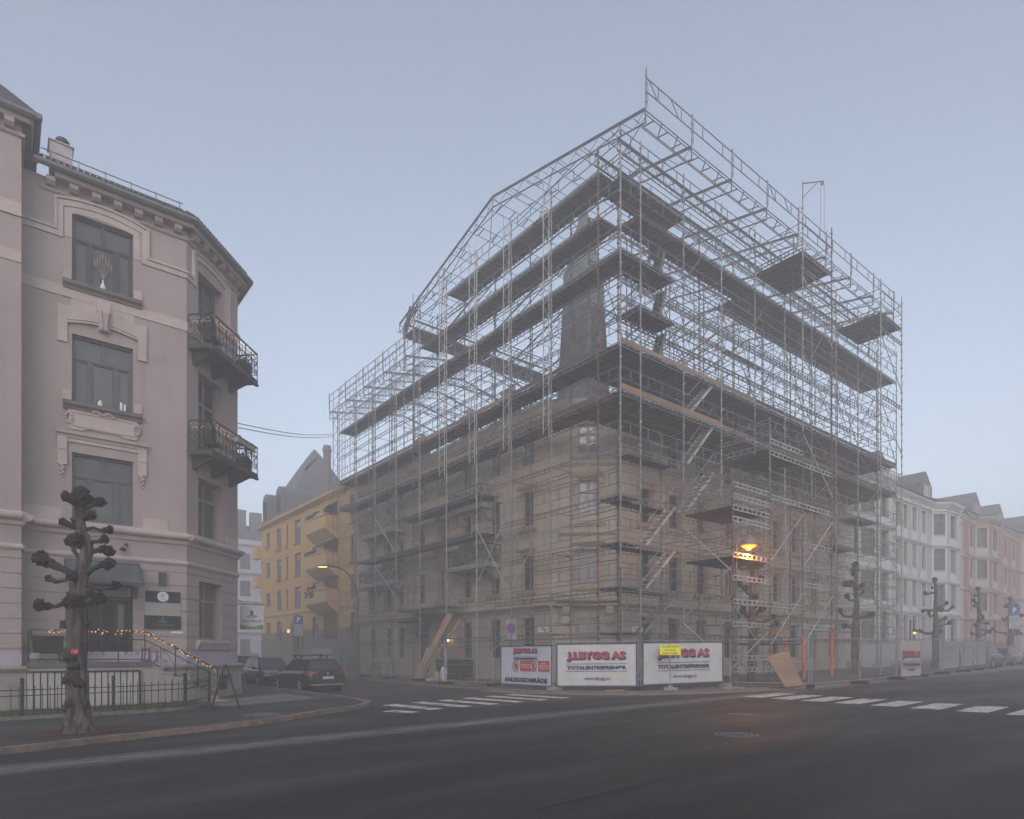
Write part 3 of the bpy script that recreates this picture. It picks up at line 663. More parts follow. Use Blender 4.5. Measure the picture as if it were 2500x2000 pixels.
# iron stair railing
b = MB(); yR = 5.58
for x in (-19.9,-18.75,-17.6,-16.85,-15.95,-15.25,-14.62):
    zt_ = 1.285 if x < -16.7 else 1.285-.6*(x+16.7); b.tube((x,yR,zt_-.12 if x < -16.7 else zt_-.2),(x,yR,zt_+.98),.02)
for o_ in (.98,.72,.08):
    b.tube((-19.9,yR,1.285+o_),(-16.85,yR,1.285+o_),.016); b.tube((-16.85,yR,1.285+o_),(-14.62,yR,1.285-.6*2.08+o_),.016)
def ironpanel(x0,x1,zb0,zb1):
    xm = (x0+x1)/2; zm = (zb0+zb1)/2; S_ = Face((0,yR),(1,0),(0,-1)); S_.o = (0,yR)
    b.tube((xm,yR,zm+.08),(xm,yR,zm+.7),.008,4)
    pts = [V((x0+(x1-x0)*k/10,yR,(zb0+(zb1-zb0)*k/10)+.25+.42*sin(pi*k/10))) for k in range(11)]; b.path(pts,.007,4,False)
    for sg in (-1,1):
        scroll(S_,b,xm+sg*.02,zm+.48,.07,-sg,0,.007); scroll(S_,b,xm+sg*.06,zm+.2,.08,-sg,0,.007,-1)
        b.path([(xm,yR,zm+.45),(xm+sg*.06,yR,zm+.3),(xm+sg*.22,yR,zm+.14)],.007,4,False)
ironpanel(-16.85,-15.95,1.37,.83); ironpanel(-15.95,-15.25,.83,.41); ironpanel(-15.25,-14.62,.41,.04); ironpanel(-17.6,-16.85,1.37,1.37); ironpanel(-18.75,-17.6,1.37,1.37)
b.build('stair_railing', M['black_iron'], L_)
# small fittings on the wall
b = MB(); fm.box(b,3.85,4.08,3.98,4.42,.0,.12); b.build('wall_lamp', M['wood_dark'], L_)
b = MB(); b.beam(fm.p(2.75,5.18,0),fm.p(2.75,5.16,.18),.06,.06); b.ball(fm.p(2.75,5.1,.2),.09,8,6,(1.2,1,.7)); b.ball(fm.p(2.85,5.28,.12),.06,8,6); b.build('security_camera', M['black_iron'], L_)
b = MB(); fm.box(b,4.25,4.62,2.28,2.36,0,.02); b.build('nameplate', M['white_paint'], L_)

# ================================================================ scaffolded corner house
BX, BY = 1.6, 3.5
Bg = thing('corner_apartment_house', (6,8,gz(6)), 'beige corner house with slate turret, wrapped in scaffolding', 'building')
M['beige'] = mat('beige_render', (.44,.37,.305), .9, scale=.5, col2=(.37,.315,.26), bump=.2, bscale=80, streak=.14)
M['peach'] = mat('peach_trim', (.43,.32,.24), .9, scale=1.2, col2=(.36,.27,.205))
M['pl_trim'] = mat('beige_trim', (.46,.385,.315), .9, scale=1.2, col2=(.39,.33,.275))
M['slate'] = mat('roof_slate', (.11,.113,.123), .6, scale=2, col2=(.16,.16,.17))
bl = Face((BX,28.6), (0,-1), (-1,0)); BLW = 28.6-6.1
bc = Face((BX,6.1), (1,-1), (-1,-1)); BCW = 3.677
br = Face((4.2,3.5), (1,0), (0,-1)); BRW = 24.9
bay = Face((BX+.35-.35,6.1-.35-.35), (1,-1), (-1,-1))          # shallow bay standing proud of the chamfer
bay.o = tuple((bc.p(.47,0,.45))[:2]); BAYW = 2.74
rowsz = [(1.35,3.5),(5.02,6.9),(8.42,10.3),(11.75,13.35)]
GRB = [.9+.42*i for i in range(8)]
cl = [28.6-y for y in (26.3,23.9,22.0,16.5,13.75,10.95,8.0)]
cr = [1.7,4.1,6.6,9.4,12.2,14.8,17.2,19.8,22.6]
hl = []; hr = []
for ri, (z0,z1) in enumerate(rowsz):
    for u in cl: hl.append((u-.5,u+.5,z0,z1))
    for u in cr: hr.append((u-.5,u+.5,z0,z1))
for z0, z1 in rowsz[1:]: hl.append((28.6-19.7,28.6-18.7,z0,z1))
hl.append((28.6-20.0,28.6-18.2,.35,3.6))
hb = [(.87,1.87,z0,z1) for z0,z1 in ((.6,3.45),(5.1,6.85),(8.55,10.35),(11.7,13.2))]
wb = MB()
bl.wall(wb,0,BLW,-.6,14.5,hl,.25,GRB); br.wall(wb,0,BRW,-.6,14.5,hr,.25,GRB); bc.wall(wb,0,BCW,-.6,14.5,(),.2,GRB)
bay.wall(wb,0,BAYW,4.3,14.5,[h for h in hb if h[2] > 4],.2); 
for u in (0,BAYW):
    wb.add([bay.p(u,4.3,0),bay.p(u,4.3,-.6),bay.p(u,14.5,-.6),bay.p(u,14.5,0)],[(0,1,2,3)])
wb.add([bay.p(0,4.3,0),bay.p(BAYW,4.3,0),bay.p(BAYW,4.3,-.6),bay.p(0,4.3,-.6)],[(0,1,2,3)])
bc.box(wb,.55,1.2,-.6,4.0,-.05,.10); bc.box(wb,2.47,3.1,-.6,4.0,-.05,.10)
wb.add([(29.1,3.5,-1),(29.1,16,-1),(29.1,16,14.5),(29.1,3.5,14.5)],[(0,1,2,3)]); wb.add([(1.6,28.6,-1),(13,28.6,-1),(13,28.6,14.5),(1.6,28.6,14.5)],[(0,1,2,3)])
wb.build('wall', M['beige'], Bg)
tb = MB()
scb = [(-.1,3.82),(.06,3.82),(.10,3.95),(.30,4.05),(.34,4.12),(.34,4.18),(.05,4.30),(-.1,4.30)]
cob = [(-.1,13.62),(.05,13.62),(.10,13.8),(.42,14.05),(.48,14.3),(.48,14.48),(-.1,14.48)]
for F_, u1 in ((bl,BLW+.1),(br,BRW),(bc,BCW+.05)):
    F_.prof(tb, scb, 0, u1); F_.prof(tb, cob, 0, u1); F_.box(tb, 0, u1, 4.35, 4.62, -.1, .04)
bay.prof(tb, [(-.4,4.0),(.05,4.0),(.08,4.12),(.28,4.22),(.32,4.3),(.32,4.42),(.06,4.55),(-.4,4.55)], -.2, BAYW+.2)
for u in (.1,BAYW-.45): bay.prof(tb, [(-.3,3.1),(-.05,3.1),(-.02,3.5),(.12,3.6),(.14,3.98),(-.3,3.98)], u, u+.35)
bay.box(tb,0,BAYW,4.56,4.78,-.1,.06)
for z in (7.55,11.05): bay.prof(tb, [(-.1,z),(.05,z),(.18,z+.12),(.18,z+.2),(-.1,z+.28)], -.05, BAYW+.05)
for z in (8.0,11.4): bay.prof(tb, [(-.1,z),(.04,z),(.16,z+.14),(.16,z+.22),(-.1,z+.28)], .45, BAYW-.45)
tb.build('moulding', M['pl_trim'], Bg)
for F_, n_, st, z0_, z1_, dd_, o_ in ((bl,52,.43,13.82,14.06,.3,.2),(br,56,.44,13.82,14.06,.3,.2),(bay,12,.14,8.02,8.13,.12,.55),(bay,12,.14,11.42,11.53,.12,.55)):
    db = MB()
    for k in range(n_): F_.box(db, o_+st*k, o_+st*k+st*.5, z0_, z1_, 0, dd_)
    F_.box(db, o_, o_+st*n_, z1_-.01, z1_+.03, -.01, dd_*.8)
    db.build('dentil_course', M['peach'], Bg)
def hoods(F_, us, rows, w_=.5):
    for u in us:
        for ri in rows:
            hbm = MB(); z0, z1 = rowsz[ri]
            for sg in (-1,1): F_.box(hbm, u+sg*(w_+.12)-.1, u+sg*(w_+.12)+.1, z0-.1, z1+.1, -.02, .07); F_.box(hbm, u+sg*(w_+.12)-.14, u+sg*(w_+.12)+.14, z1-.15, z1+.12, -.02, .16)
            F_.prof(hbm, [(-.02,z1+.12),(.08,z1+.12),(.22,z1+.26),(.24,z1+.34),(-.02,z1+.38)], u-w_-.3, u+w_+.3)
            if ri == 2: F_.fill(hbm, [(u-w_-.28,z1+.38),(u+w_+.28,z1+.38),(u,z1+.85)], .16)
            F_.prof(hbm, [(-.02,z0-.34),(.06,z0-.34),(.18,z0-.2),(.20,z0-.1),(-.02,z0-.04)], u-w_-.28, u+w_+.28)
            hbm.build('window_surround', M['peach'], Bg)
hoods(bl, [u for u in cl], (1,2)); hoods(br, cr, (1,2)); hoods(bay, [1.37], (1,2), .52)
M['wood_beige'] = mat('beige_window_wood', (.30,.255,.21), .6, var=.15)
for i, h in enumerate(hl):
    if h[2] < .5: continue
    bl.window(Bg, *h, M['wood_grey'], M['g_lilac'] if (i % 7 == 3 or h[2] > 11) else M['g_dark'], .25, 'cross', .07)
for i, h in enumerate(hr): br.window(Bg, *h, M['wood_grey'], M['g_lilac'] if i % 5 == 2 else M['g_dark'], .25, 'cross', .07)
for h in hb[1:]: bay.window(Bg, *h, M['wood_beige'], M['g_lilac'], .2, 'cross', .1)
bc.window(Bg, 1.35,2.4,.6,3.45, M['wood_beige'], M['g_lilac'], -.06, 'door', .1, name='shop_door')
b = MB(); bl.box(b,28.6-19.9,28.6-18.3,.4,3.5,-.28,-.2); bl.box(b,28.6-19.15,28.6-19.05,.4,3.5,-.2,-.17); b.build('entrance_door', M['door'], Bg)
# balconies on the side street
for y0, y1, zf in ((10.3,14.35,6.75),(10.9,14.3,10.2),(21.3,26.6,6.75),(21.3,26.6,10.4)):
    b = MB(); bl.box(b, 28.6-y1, 28.6-y0, zf-.28, zf, 0, 1.0); bl.box(b, 28.6-y1-.05, 28.6-y0+.05, zf-.12, zf-.02, .9, 1.06)
    bl.prof(b, [(0,zf-.9),(.2,zf-.8),(.7,zf-.29),(0,zf-.29)], 28.6-y1+.3, 28.6-y1+.6); bl.prof(b, [(0,zf-.9),(.2,zf-.8),(.7,zf-.29),(0,zf-.29)], 28.6-y0-.6, 28.6-y0-.3)
    bo = b.build('balcony', mat('balcony_grey', (.36,.36,.37), .85, var=.2), Bg)
    b = MB(); railing(b, bl, 28.6-y1+.02, 28.6-y0-.02, zf, .98, 1.0, 9)
    for u in (28.6-y1+.03, 28.6-y0-.03):
        S_ = Face(tuple(bl.p(u,0,0)[:2]), (bl.n.x,bl.n.y), (bl.u.x,bl.u.y)); railing(b, S_, .05, .95, zf, 0, 1.0, 2)
    b.build('railing', M['black_iron'], bo)
b = MB(); bl.box(b, 28.6-21, 28.6-16.5, 3.70, 3.80, .05, 1.5); b.build('door_canopy', M['wood_dark'], Bg)
b = MB(); b.tube(bl.p(28.6-9.35,.2,.08), bl.p(28.6-9.35,13.6,.08), .055, 8); b.build('drainpipe', M['alu'], Bg); b = MB(); b.tube(br.p(10.8,.4,.08), br.p(10.8,13.6,.08), .055, 8); b.build('drainpipe', M['alu'], Bg)
# roof
rb = MB(); z0 = 14.5
rb.add([(1.15,29,z0),(1.15,5.9,z0),(4.0,3.05,z0),(29.4,3.05,z0),(29.4,9.3,17.2),(7.6,9.3,17.2),(7.6,29,17.2),(13,29,14.5),(29.4,15.5,14.5),(13,15.5,14.5)],
       [(0,1,5,6),(1,2,5),(2,3,4,5),(6,5,9,7),(5,4,8,9)])
rb.add([(29.4,3.05,z0),(29.4,15.5,z0),(29.4,9.3,17.2)],[(0,1,2)]); rb.add([(1.15,29,z0),(13,29,z0),(7.6,29,17.2)],[(0,1,2)])
rb.build('roof', M['slate'], Bg)
for x, y, zc in ((6.2,15.2,19.0),(6.4,20.4,18.8),(6.2,26.8,18.8)):
    b = MB(); b.box(x-.5,x+.5,y-.45,y+.45,15.5,zc); b.box(x-.58,x+.58,y-.53,y+.53,zc,zc+.15); co_ = b.build('chimney', mat('grey_chimney', (.24,.22,.22), .9, var=.25), Bg)
    MB().lathe((x,y,zc+.15),[(.2,0),(.2,.35),(.26,.4),(.24,.5)],10).build('chimney_pot', M['concrete'], co_)
# slate turret over the chamfered corner
TX, TY = 3.85, 6.05
def octa(r): return r*.5/cos(pi/8)
sp = MB()
prof = [(2.55,14.3),(2.5,16.6),(2.35,17.6),(2.12,19.6)]
sp.lathe((TX,TY,0), [(octa(r),z) for r,z in prof], 8)
spo = sp.build('turret', mat('turret_slate', (.10,.105,.115), .6, scale=5, col2=(.16,.16,.17), bump=.4, bscale=9), Bg)
sp = MB(); sp.lathe((TX,TY,0), [(octa(r),z) for r,z in ((2.15,19.6),(2.15,19.95),(2.05,20.0),(2.05,20.9),(1.98,21.6),(2.02,21.62),(2.02,21.9),(1.8,22.3),(1.36,22.62),(1.36,22.8))], 8)
sp.build('turret_lantern', mat('zinc_sheet', (.16,.18,.20), .5, scale=3, col2=(.23,.245,.26), metal=.2), spo)
sp = MB(); sp.lathe((TX,TY,0), [(octa(r),z) for r,z in ((1.30,22.75),(1.25,23.6),(1.0,23.9),(.55,24.7),(.42,25.4),(.30,26.0),(.22,26.3),(.06,26.5))], 8)
sp.build('turret_cap', M['slate'], spo)
# scallop slates on the turret faces (rows of small plates)
sc_ = MB()
for f_ in range(8):
    a = pi/8+f_*pi/4+pi/8; nx, ny = cos(a), sin(a); tx, ty = -ny, nx
    if nx*.6244+ny*.781 > .45: continue
    z = 16.6; row = 0
    while z < 19.35:
        r_ = .5*(2.5+(2.12-2.5)*(z-16.6)/3.0)+.012; hw = r_*math.tan(pi/8)-.02; k = int(2*hw/.2)
        for i in range(k):
            u = -hw+.1+(2*hw-.2)*(i/(max(1,k-1)))
            if row % 2 and i == k-1: continue
            if row % 2: u += (2*hw-.2)/(k-1)/2
            P = lambda du, dz, o: V((TX+nx*(r_-dz*.063+o*.6)+tx*(u+du), TY+ny*(r_-dz*.063+o*.6)+ty*(u+du), z+dz))
            sc_.add([P(-.095,.1,.01),P(0,-.1,.05),P(.095,.1,.01),P(0,.24,.0)],[(0,1,2,3)])
        z += .15; row += 1
sc_.build('turret_slates', M['slate'], spo)

# ================================================================ yellow house further down the side street
Y_ = thing('yellow_apartment_house', (8,40,gz(4)), 'ochre yellow apartment house with grey slate roof and corner balconies', 'building')
M['yellow'] = mat('ochre_render', (.54,.335,.125), .9, scale=.4, col2=(.48,.295,.11))
M['yel_trim'] = mat('ochre_trim', (.60,.40,.19), .9, scale=1, col2=(.53,.35,.165))
M['rough_stone'] = mat('rough_basement_stone', (.235,.19,.16), .95, scale=2.2, col2=(.15,.125,.11), bump=.6, bscale=6)
M['win_brown'] = mat('brown_window', (.135,.075,.06), .6, var=.2)
yf = Face((BX,53.0), (0,-1), (-1,0)); YW = 53.0-28.63
U = lambda y: 53.0-y
ycols = [(50.9,1.3),(47.5,1.35),(45.15,.62),(42.25,1.65),(37.75,1.55),(29.75,1.3)]
yrows = [(3.0,4.95),(6.1,8.05),(9.12,11.3),(12.25,14.45)]
hy = []
for ri, (z0,z1) in enumerate(yrows):
    for ci, (y,w_) in enumerate(ycols):
        if ri == 0 and ci in (2,3): continue
        za = z0+(.75 if ci == 0 else 0); hy.append((U(y)-w_/2,U(y)+w_/2,za,z1))
rec = [(U(35.9),U(32.9),z0,z0+2.4) for z0 in (2.95,6.05,9.1,12.25)]
doory = (U(43.0),U(41.2),.6,4.1)
wb = MB(); yf.wall(wb,0,YW,3.85,15.4,[h for h in hy]+rec,.28); wb.add([(BX,53,0),(14,53,0),(14,53,15.4),(BX,53,15.4)],[(0,1,2,3)])
wb.build('wall', M['yellow'], Y_)
b = MB(); yf.wall(b,0,YW,-.6,3.85,[h for h in hy if h[2]<3.8]+[rec[0],doory],.28); b.add([(BX,53,-.6),(14,53,-.6),(14,53,3.85),(BX,53,3.85)],[(0,1,2,3)]); b.build('basement_wall', M['rough_stone'], Y_)
b = MB()
for h in rec: yf.box(b,h[0],h[1],h[2],h[3],-1.4,-1.35)
b.build('loggia', M['yel_trim'], Y_)
b = MB(); yf.box(b, 0, YW, 5.55, 5.98, -.05, .10); yf.box(b, 0, YW, 5.98, 6.06, -.05, .16); yf.prof(b, [(-.1,15.0),(.08,15.0),(.5,15.2),(.55,15.4),(-.1,15.4)], -.3, YW); yf.box(b,U(52.9),U(44),11.62,11.75,-.02,.05); yf.box(b,U(52.9),U(38.6),8.35,8.42,-.02,.03)
b.build('moulding', M['yel_trim'], Y_)
for h in hy: yf.window(Y_, *h, M['win_brown'], M['g_lilac'], .16, 'tee' if h[1]-h[0] > .8 else 'hor', .08, .16, tr=.66)
for i, (z0,h_) in enumerate(((5.95,1.05),(9.0,1.05),(12.1,1.05))):
    b = MB(); q = [(0,z0-.9),(.45,z0-.75),(1.15,z0-.15),(1.25,z0),(1.25,z0+h_),(1.1,z0+h_),(1.1,z0+.05),(0,z0+.05)]
    yf.prof(b, q, U(37.0), U(32.4)); yf.box(b, U(37.05), U(32.35), z0+h_, z0+h_+.14, .95, 1.32); yf.box(b, U(37.0), U(36.88), z0, z0+h_, .0, 1.12); yf.box(b, U(32.52), U(32.4), z0, z0+h_, .0, 1.12)
    bo = b.build('balcony', M['yel_trim'], Y_)
    b = MB(); r = random.Random(i)
    for k in range(60): b.ball(yf.p(U(36.9)+r.uniform(0,2.0),z0+h_+.2+r.uniform(-.1 if i else -.7,.2),1.2+r.uniform(-.1,.12)), r.uniform(.05,.13), 5, 4)
    b.build('balcony_plants', mat('balcony_greenery', (.10,.09,.06), .9, scale=5, col2=(.05,.07,.03)), bo)
for z0 in (15.0,): 
    b = MB(); yf.prof(b, [(.1,14.55),(1.0,13.98),(1.0,13.92),(.1,14.48)], U(35.8), U(32.8)); yf.prof(b, [(.1,11.5),(.8,11.15),(.8,11.1),(.1,11.45)], U(35.8), U(32.8)); b.build('awning', mat('striped_awning', (.45,.42,.41), .8, scale=2), Y_)
b = MB(); yf.box(b,doory[0]+.1,doory[1]-.1,.6,3.9,-.6,-.5); b.build('entrance_door', M['door'], Y_)
b = MB(); yf.fill(b,[(doory[0]-.5,.0),(doory[0],.0),(doory[0],4.0),(U(42.1),4.7),(doory[1],4.0),(doory[1],.0),(doory[1]+.5,.0),(doory[1]+.5,4.6),(U(42.1),5.4),(doory[0]-.5,4.6)],.22); b.build('portal', M['rough_stone'], Y_)
# roof, corner turret roof, dormers, chimney
rb = MB(); z0 = 15.42
rb.add([(1.05,28.7,z0),(1.05,53.3,z0),(2.0,54.0,z0),(14,54.0,z0),(7.6,28.7,18.6),(7.6,46,18.6),(14,28.7,15)],[(0,1,5,4),(1,2,5),(2,3,5),(4,5,3,6)]); rb.build('roof', M['slate'], Y_)
tr = MB(); cx_, cy_ = 6.3, 50.0; pr = [(4.9,15.4),(4.3,16.3),(3.7,17.5),(3.05,18.8),(2.1,20.6),(1.15,22.3),(.45,23.5),(.04,24.1)]
for r_, z in pr: tr.v += [(cx_-r_,cy_-r_,z),(cx_+r_,cy_-r_,z),(cx_+r_,cy_+r_,z),(cx_-r_,cy_+r_,z)]
for i in range(len(pr)-1):
    for k in range(4): tr.f.append((i*4+k,i*4+(k+1)%4,i*4+4+(k+1)%4,i*4+4+k))
tr.build('pyramid_roof', M['slate'], Y_)
for y in (51.4,47.2):
    b = MB(); q = [(y-1.0,15.6),(y+1.0,15.6)]+[(y+1.0*cos(pi*k/8),17.9+.8*sin(pi*k/8)) for k in range(9)]
    n_ = len(q); b.add([(1.5,yy,zz) for yy,zz in q]+[(5.5,yy,zz) for yy,zz in q],[tuple(range(n_))]+[(i,(i+1)%n_,n_+(i+1)%n_,n_+i) for i in range(n_)])
    dm = b.build('dormer', mat('zinc_dormer', (.17,.175,.19), .5, var=.25), Y_)
    dF = Face((1.5,y+1),(0,-1),(-1,0)); dF.window(Y_, .55,1.45,16.0,17.9, M['win_brown'], M['g_dark'], -.06, 'cross', .08, name='dormer_window')
b = MB(); b.lathe((4.6,42.4,0),[(.38,16.3),(.38,21.6),(.45,21.65),(.45,21.9),(.36,21.95),(.36,22.2)],12); b.build('chimney', mat('round_chimney', (.20,.17,.16), .9, var=.25), Y_)
b = MB(); b.beam((3.5,45.3,20.35),(4.6,44.9,21.7),1.3,.12); b.build('skylight', M['wood_grey'], Y_)
b = MB(); yf.box(b,U(44.15),U(43.95),3.7,4.0,.15,.36); b.build('wall_lantern', emit('warm_lamp', (1,.58,.22), 1.0), Y_)

# ================================================================ row of houses along the main street
def bayhouse(name, label, x0, x1, wallc, trimc, basec, ze, cols, bayx, roofc, tex, seed, gables=True, lowgrey=True):
    root = thing(name, ((x0+x1)/2,8,gz((x0+x1)/2)), label, 'building')
    F_ = Face((x0,3.5),(1,0),(0,-1)); wm = mat(tex+'_wall', wallc, .9, scale=.4, var=.1); tm = mat(tex+'_trim', trimc, .88, scale=1, var=.1); bm_ = mat(tex+'_base', basec, .9, scale=.6, var=.15)
    rows = [(2.7,4.9),(5.85,7.95),(9.25,11.25),(12.5,14.45)]; k0 = ze-15.5
    rows = [(a+k0*.6,b_+k0*.6) for a,b_ in rows]
    hs = [(u-.5,u+.5,a,b_) for a,b_ in rows for u in cols]
    W_ = x1-x0; b = MB(); F_.wall(b,0,W_,5.2,ze,[h for h in hs if h[2]>5],.22); F_.wall(b,0,W_,-.5,5.2,[h for h in hs if h[2]<5],.22,[1+.45*i for i in range(9)]); b2 = MB()
    tbx = MB(); wins = [(F_,h) for h in hs]
    prof_b = []
    for bx0, bx1 in bayx:
        c = .95
        fl_ = Face((x0+bx0,3.5),(1,-1),(-1,-1)); fw_ = c*sqrt(2); ff_ = Face((x0+bx0+c,3.5-c),(1,0),(0,-1)); fr_ = Face((x0+bx1-c,3.5-c),(1,1),(1,-1)); fwd = bx1-bx0-2*c
        for G_, w_ in ((fl_,fw_),(ff_,fwd),(fr_,fw_)):
            hh = [(w_/2-.48,w_/2+.48,a,b_) for a,b_ in rows] if w_ > 1.2 else []
            if G_ is ff_: hh = [(w_/2-.85,w_/2+.85,a-.1,b_) for a,b_ in rows]
            G_.wall(b,0,w_,-.5,ze,hh,.2); wins += [(G_,h) for h in hh]
            for z in (5.3,8.25,11.6): G_.prof(tbx,[(-.1,z-.25),(.06,z-.25),(.2,z-.1),(.24,z),(-.1,z+.12)],-.06,w_+.06)
            G_.prof(tbx,[(-.1,ze-.55),(.06,ze-.55),(.4,ze-.2),(.45,ze),(-.1,ze)],-.2,w_+.2)
            for h in hh: 
                G_.strip(tbx,[(h[0]-.1,h[2]-.1),(h[0]-.1,h[3]+.12),(h[1]+.1,h[3]+.12),(h[1]+.1,h[2]-.1)],.18,.06); G_.box(tbx,h[0]-.25,h[1]+.25,h[3]+.22,h[3]+.34,-.02,.2)
                if h[2] > 5: G_.box(tbx,h[0]-.2,h[1]+.2,h[2]-.85,h[2]-.15,-.02,.04)
    for z in (5.3,8.25,11.6): F_.prof(tbx,[(-.1,z-.25),(.06,z-.25),(.2,z-.1),(.24,z),(-.1,z+.12)],0,W_)
    F_.prof(tbx,[(-.1,ze-.55),(.06,ze-.55),(.4,ze-.2),(.45,ze),(-.1,ze)],0,W_)
    for h in hs:
        F_.strip(tbx,[(h[0]-.1,h[2]-.1),(h[0]-.1,h[3]+.12),(h[1]+.1,h[3]+.12),(h[1]+.1,h[2]-.1)],.18,.06); F_.box(tbx,h[0]-.25,h[1]+.25,h[3]+.22,h[3]+.34,-.02,.2)
        if h[2] > 5: F_.box(tbx,h[0]-.2,h[1]+.2,h[2]-.85,h[2]-.15,-.02,.04)
    for k in range(int(W_/.55)): F_.box(tbx,.15+.55*k,.15+.55*k+.22,ze-.75,ze-.5,-.02,.16)
    b.build('wall', wm, root); tbx.build('moulding', tm, root)
    if lowgrey:
        q = MB(); F_.box(q,0,W_,-.5,1.1,-.05,.12); q.build('base_course', bm_, root)
    fmw = mat(tex+'_sash', tuple(c*.5 for c in trimc), .6)
    for G_, h in wins: G_.window(root, *h, fmw, M['g_near'] if (h[2]*7+h[0]*3) % 3 > .8 else M['g_lilac'], .2, 'hor', .07, tr=.68)
    rm = mat(tex+'_roof', roofc, .7, scale=4, var=.3); rb = MB(); zr = ze+3.0
    rb.add([(x0-.1,2.9,ze+.01),(x1+.1,2.9,ze+.01),(x1+.1,9.5,zr),(x0-.1,9.5,zr),(x0-.1,16,ze),(x1+.1,16,ze)],[(0,1,2,3),(3,2,5,4),(0,3,4),(1,5,2)])
    for bx0, bx1 in bayx:
        c = .95; X0, X1 = x0+bx0-.35, x0+bx1+.35
        rb.add([(X0,3.1,ze+.02),(X0+c,2.1,ze+.02),(X1-c,2.1,ze+.02),(X1,3.1,ze+.02),((X0+X1)/2,8,zr-.6)],[(0,1,4),(1,2,4),(2,3,4)])
    rb.build('roof', rm, root)
    for gx in gables:
        g = MB(); X = x0+gx; g.add([(X-1.5,4.2,ze+.6),(X+1.5,4.2,ze+.6),(X+1.5,4.2,ze+1.9),(X,4.2,ze+3.2),(X-1.5,4.2,ze+1.9),(X-1.5,8.5,ze+.6),(X+1.5,8.5,ze+.6),(X+1.5,8.5,ze+1.9),(X,8.5,ze+3.2),(X-1.5,8.5,ze+1.9)],[(0,1,2,3,4),(0,4,9,5),(1,6,7,2),(4,3,8,9),(3,2,7,8)])
        go_ = g.build('dormer', rm, root); dF = Face((X-1.5,4.2),(1,0),(0,-1))
        for q in (.85,1.65): dF.window(root,q,q+.55,ze+.8,ze+1.9,tm,M['g_lilac'],-.06,'hor',.06,name='dormer_window')
    q = MB(); xc = x1-.6; q.box(xc-.75,xc+.75,7.6,8.4,ze+1,ze+3.9); q.box(xc-.3,xc+.3,7.7,8.3,ze+3.9,ze+4.1); q.build('chimney', mat(tex+'_chimney', (.42,.38,.37), .9, var=.15), root)
    return root, F_
wh, wF = bayhouse('white_row_house', 'pale grey and white stuccoed house with bay windows beside the scaffold', 29.15, 54.9, (.44,.43,.45), (.62,.61,.62), (.25,.245,.25), 15.55, [1.6,4.2,7.0,9.6,11.1,13.1,15.3,23.6], [(17.2,22.3),(2.0,6.6)], (.15,.145,.15), 'white_house', 1, (18.0,8.0))
b = MB(); wF.box(b,12.0,13.1,.9,4.6,.01,.03); b.build('entrance_door', M['door'], wh)
b = MB(); wF.box(b,12.6,12.8,3.35,3.6,.1,.26); b.build('wall_lantern', emit('warm_lamp_right', (1,.58,.2), 1.1), wh)
bayhouse('red_row_house', 'salmon red row house with cream window surrounds, fading into fog', 54.95, 75.4, (.38,.19,.17), (.48,.44,.41), (.46,.39,.33), 15.9, [2.4,11.2,14.2,17.5], [(3.6,9.6)], (.19,.20,.21), 'red_house', 2, (6.6,15))  # part of the fog fading is put into the muted red wall colour
bayhouse('cream_row_house', 'cream row house at the foggy end of the street', 75.45, 100, (.50,.45,.38), (.56,.51,.46), (.40,.35,.31), 16.2, [2.0,11,14,17,20], [(3.5,9.5),(14.5,20)], (.19,.20,.21), 'cream_house', 3, (6.5,17))
# pale house closing the side street
fw_ = thing('far_apartment_house', (4,84,gz(4)), 'pale lilac apartment house with roof terrace, far behind the yellow house', 'building')
F_ = Face((-14,80),(1,0),(0,-1)); hs = [(u-.75,u+.75,z,z+2.3) for u in (3,6,9,12,15.3,18.6,21.6,24.6,27.6) for z in (1.6,5.9,10.2,14.2)]
b = MB(); F_.wall(b,0,30,-1,18.6,hs,.25,[.8+.5*i for i in range(9)]); b.add([(16,80,-1),(16,95,-1),(16,95,18.6),(16,80,18.6)],[(0,1,2,3)]); b.add([(-14,80,18.6),(16,80,18.6),(16,95,18.6),(-14,95,18.6)],[(0,1,2,3)]); b.build('wall', mat('lilac_render', (.50,.48,.53), .9, var=.1), fw_)
b = MB()
for z in (4.6,9.2,13.4,17.6): F_.prof(b,[(-.1,z),(.1,z),(.35,z+.3),(.35,z+.5),(-.1,z+.55)],0,30)
b.build('moulding', mat('lilac_trim', (.55,.53,.57), .9, var=.1), fw_)
for h in hs: F_.window(fw_, *h, M['wood_grey'], M['g_near'], .22, 'tee', .09)
b = MB(); b.add([(-14,80.3,18.65),(16,80.3,18.65),(16,84,21.5),(-14,84,21.5),(16,95,21.5),(-14,95,21.5)],[(0,1,2,3),(3,2,4,5)]); b.box(21-14,22.3-14,82,83,19,23.4); b.box(23-14,24.6-14,82,83,19,23.2); b.build('roof', M['slate'], fw_)
b = MB()
for k in range(16): b.tube((2+k*.8,80.4,18.7),(2+k*.8,80.4,20.0),.03,4)
for z in (19.3,20.0): b.tube((2,80.4,z),(14.5,80.4,z),.035,4)
b.build('roof_railing', M['black_iron'], fw_)
# balconies on the yellow house's far end
for z in (6,9.1,12.2):
    b = MB(); b.box(1.1,1.62,53.15,54.6,z-.2,z+1.0); b.build('balcony', M['yel_trim'], Y_)
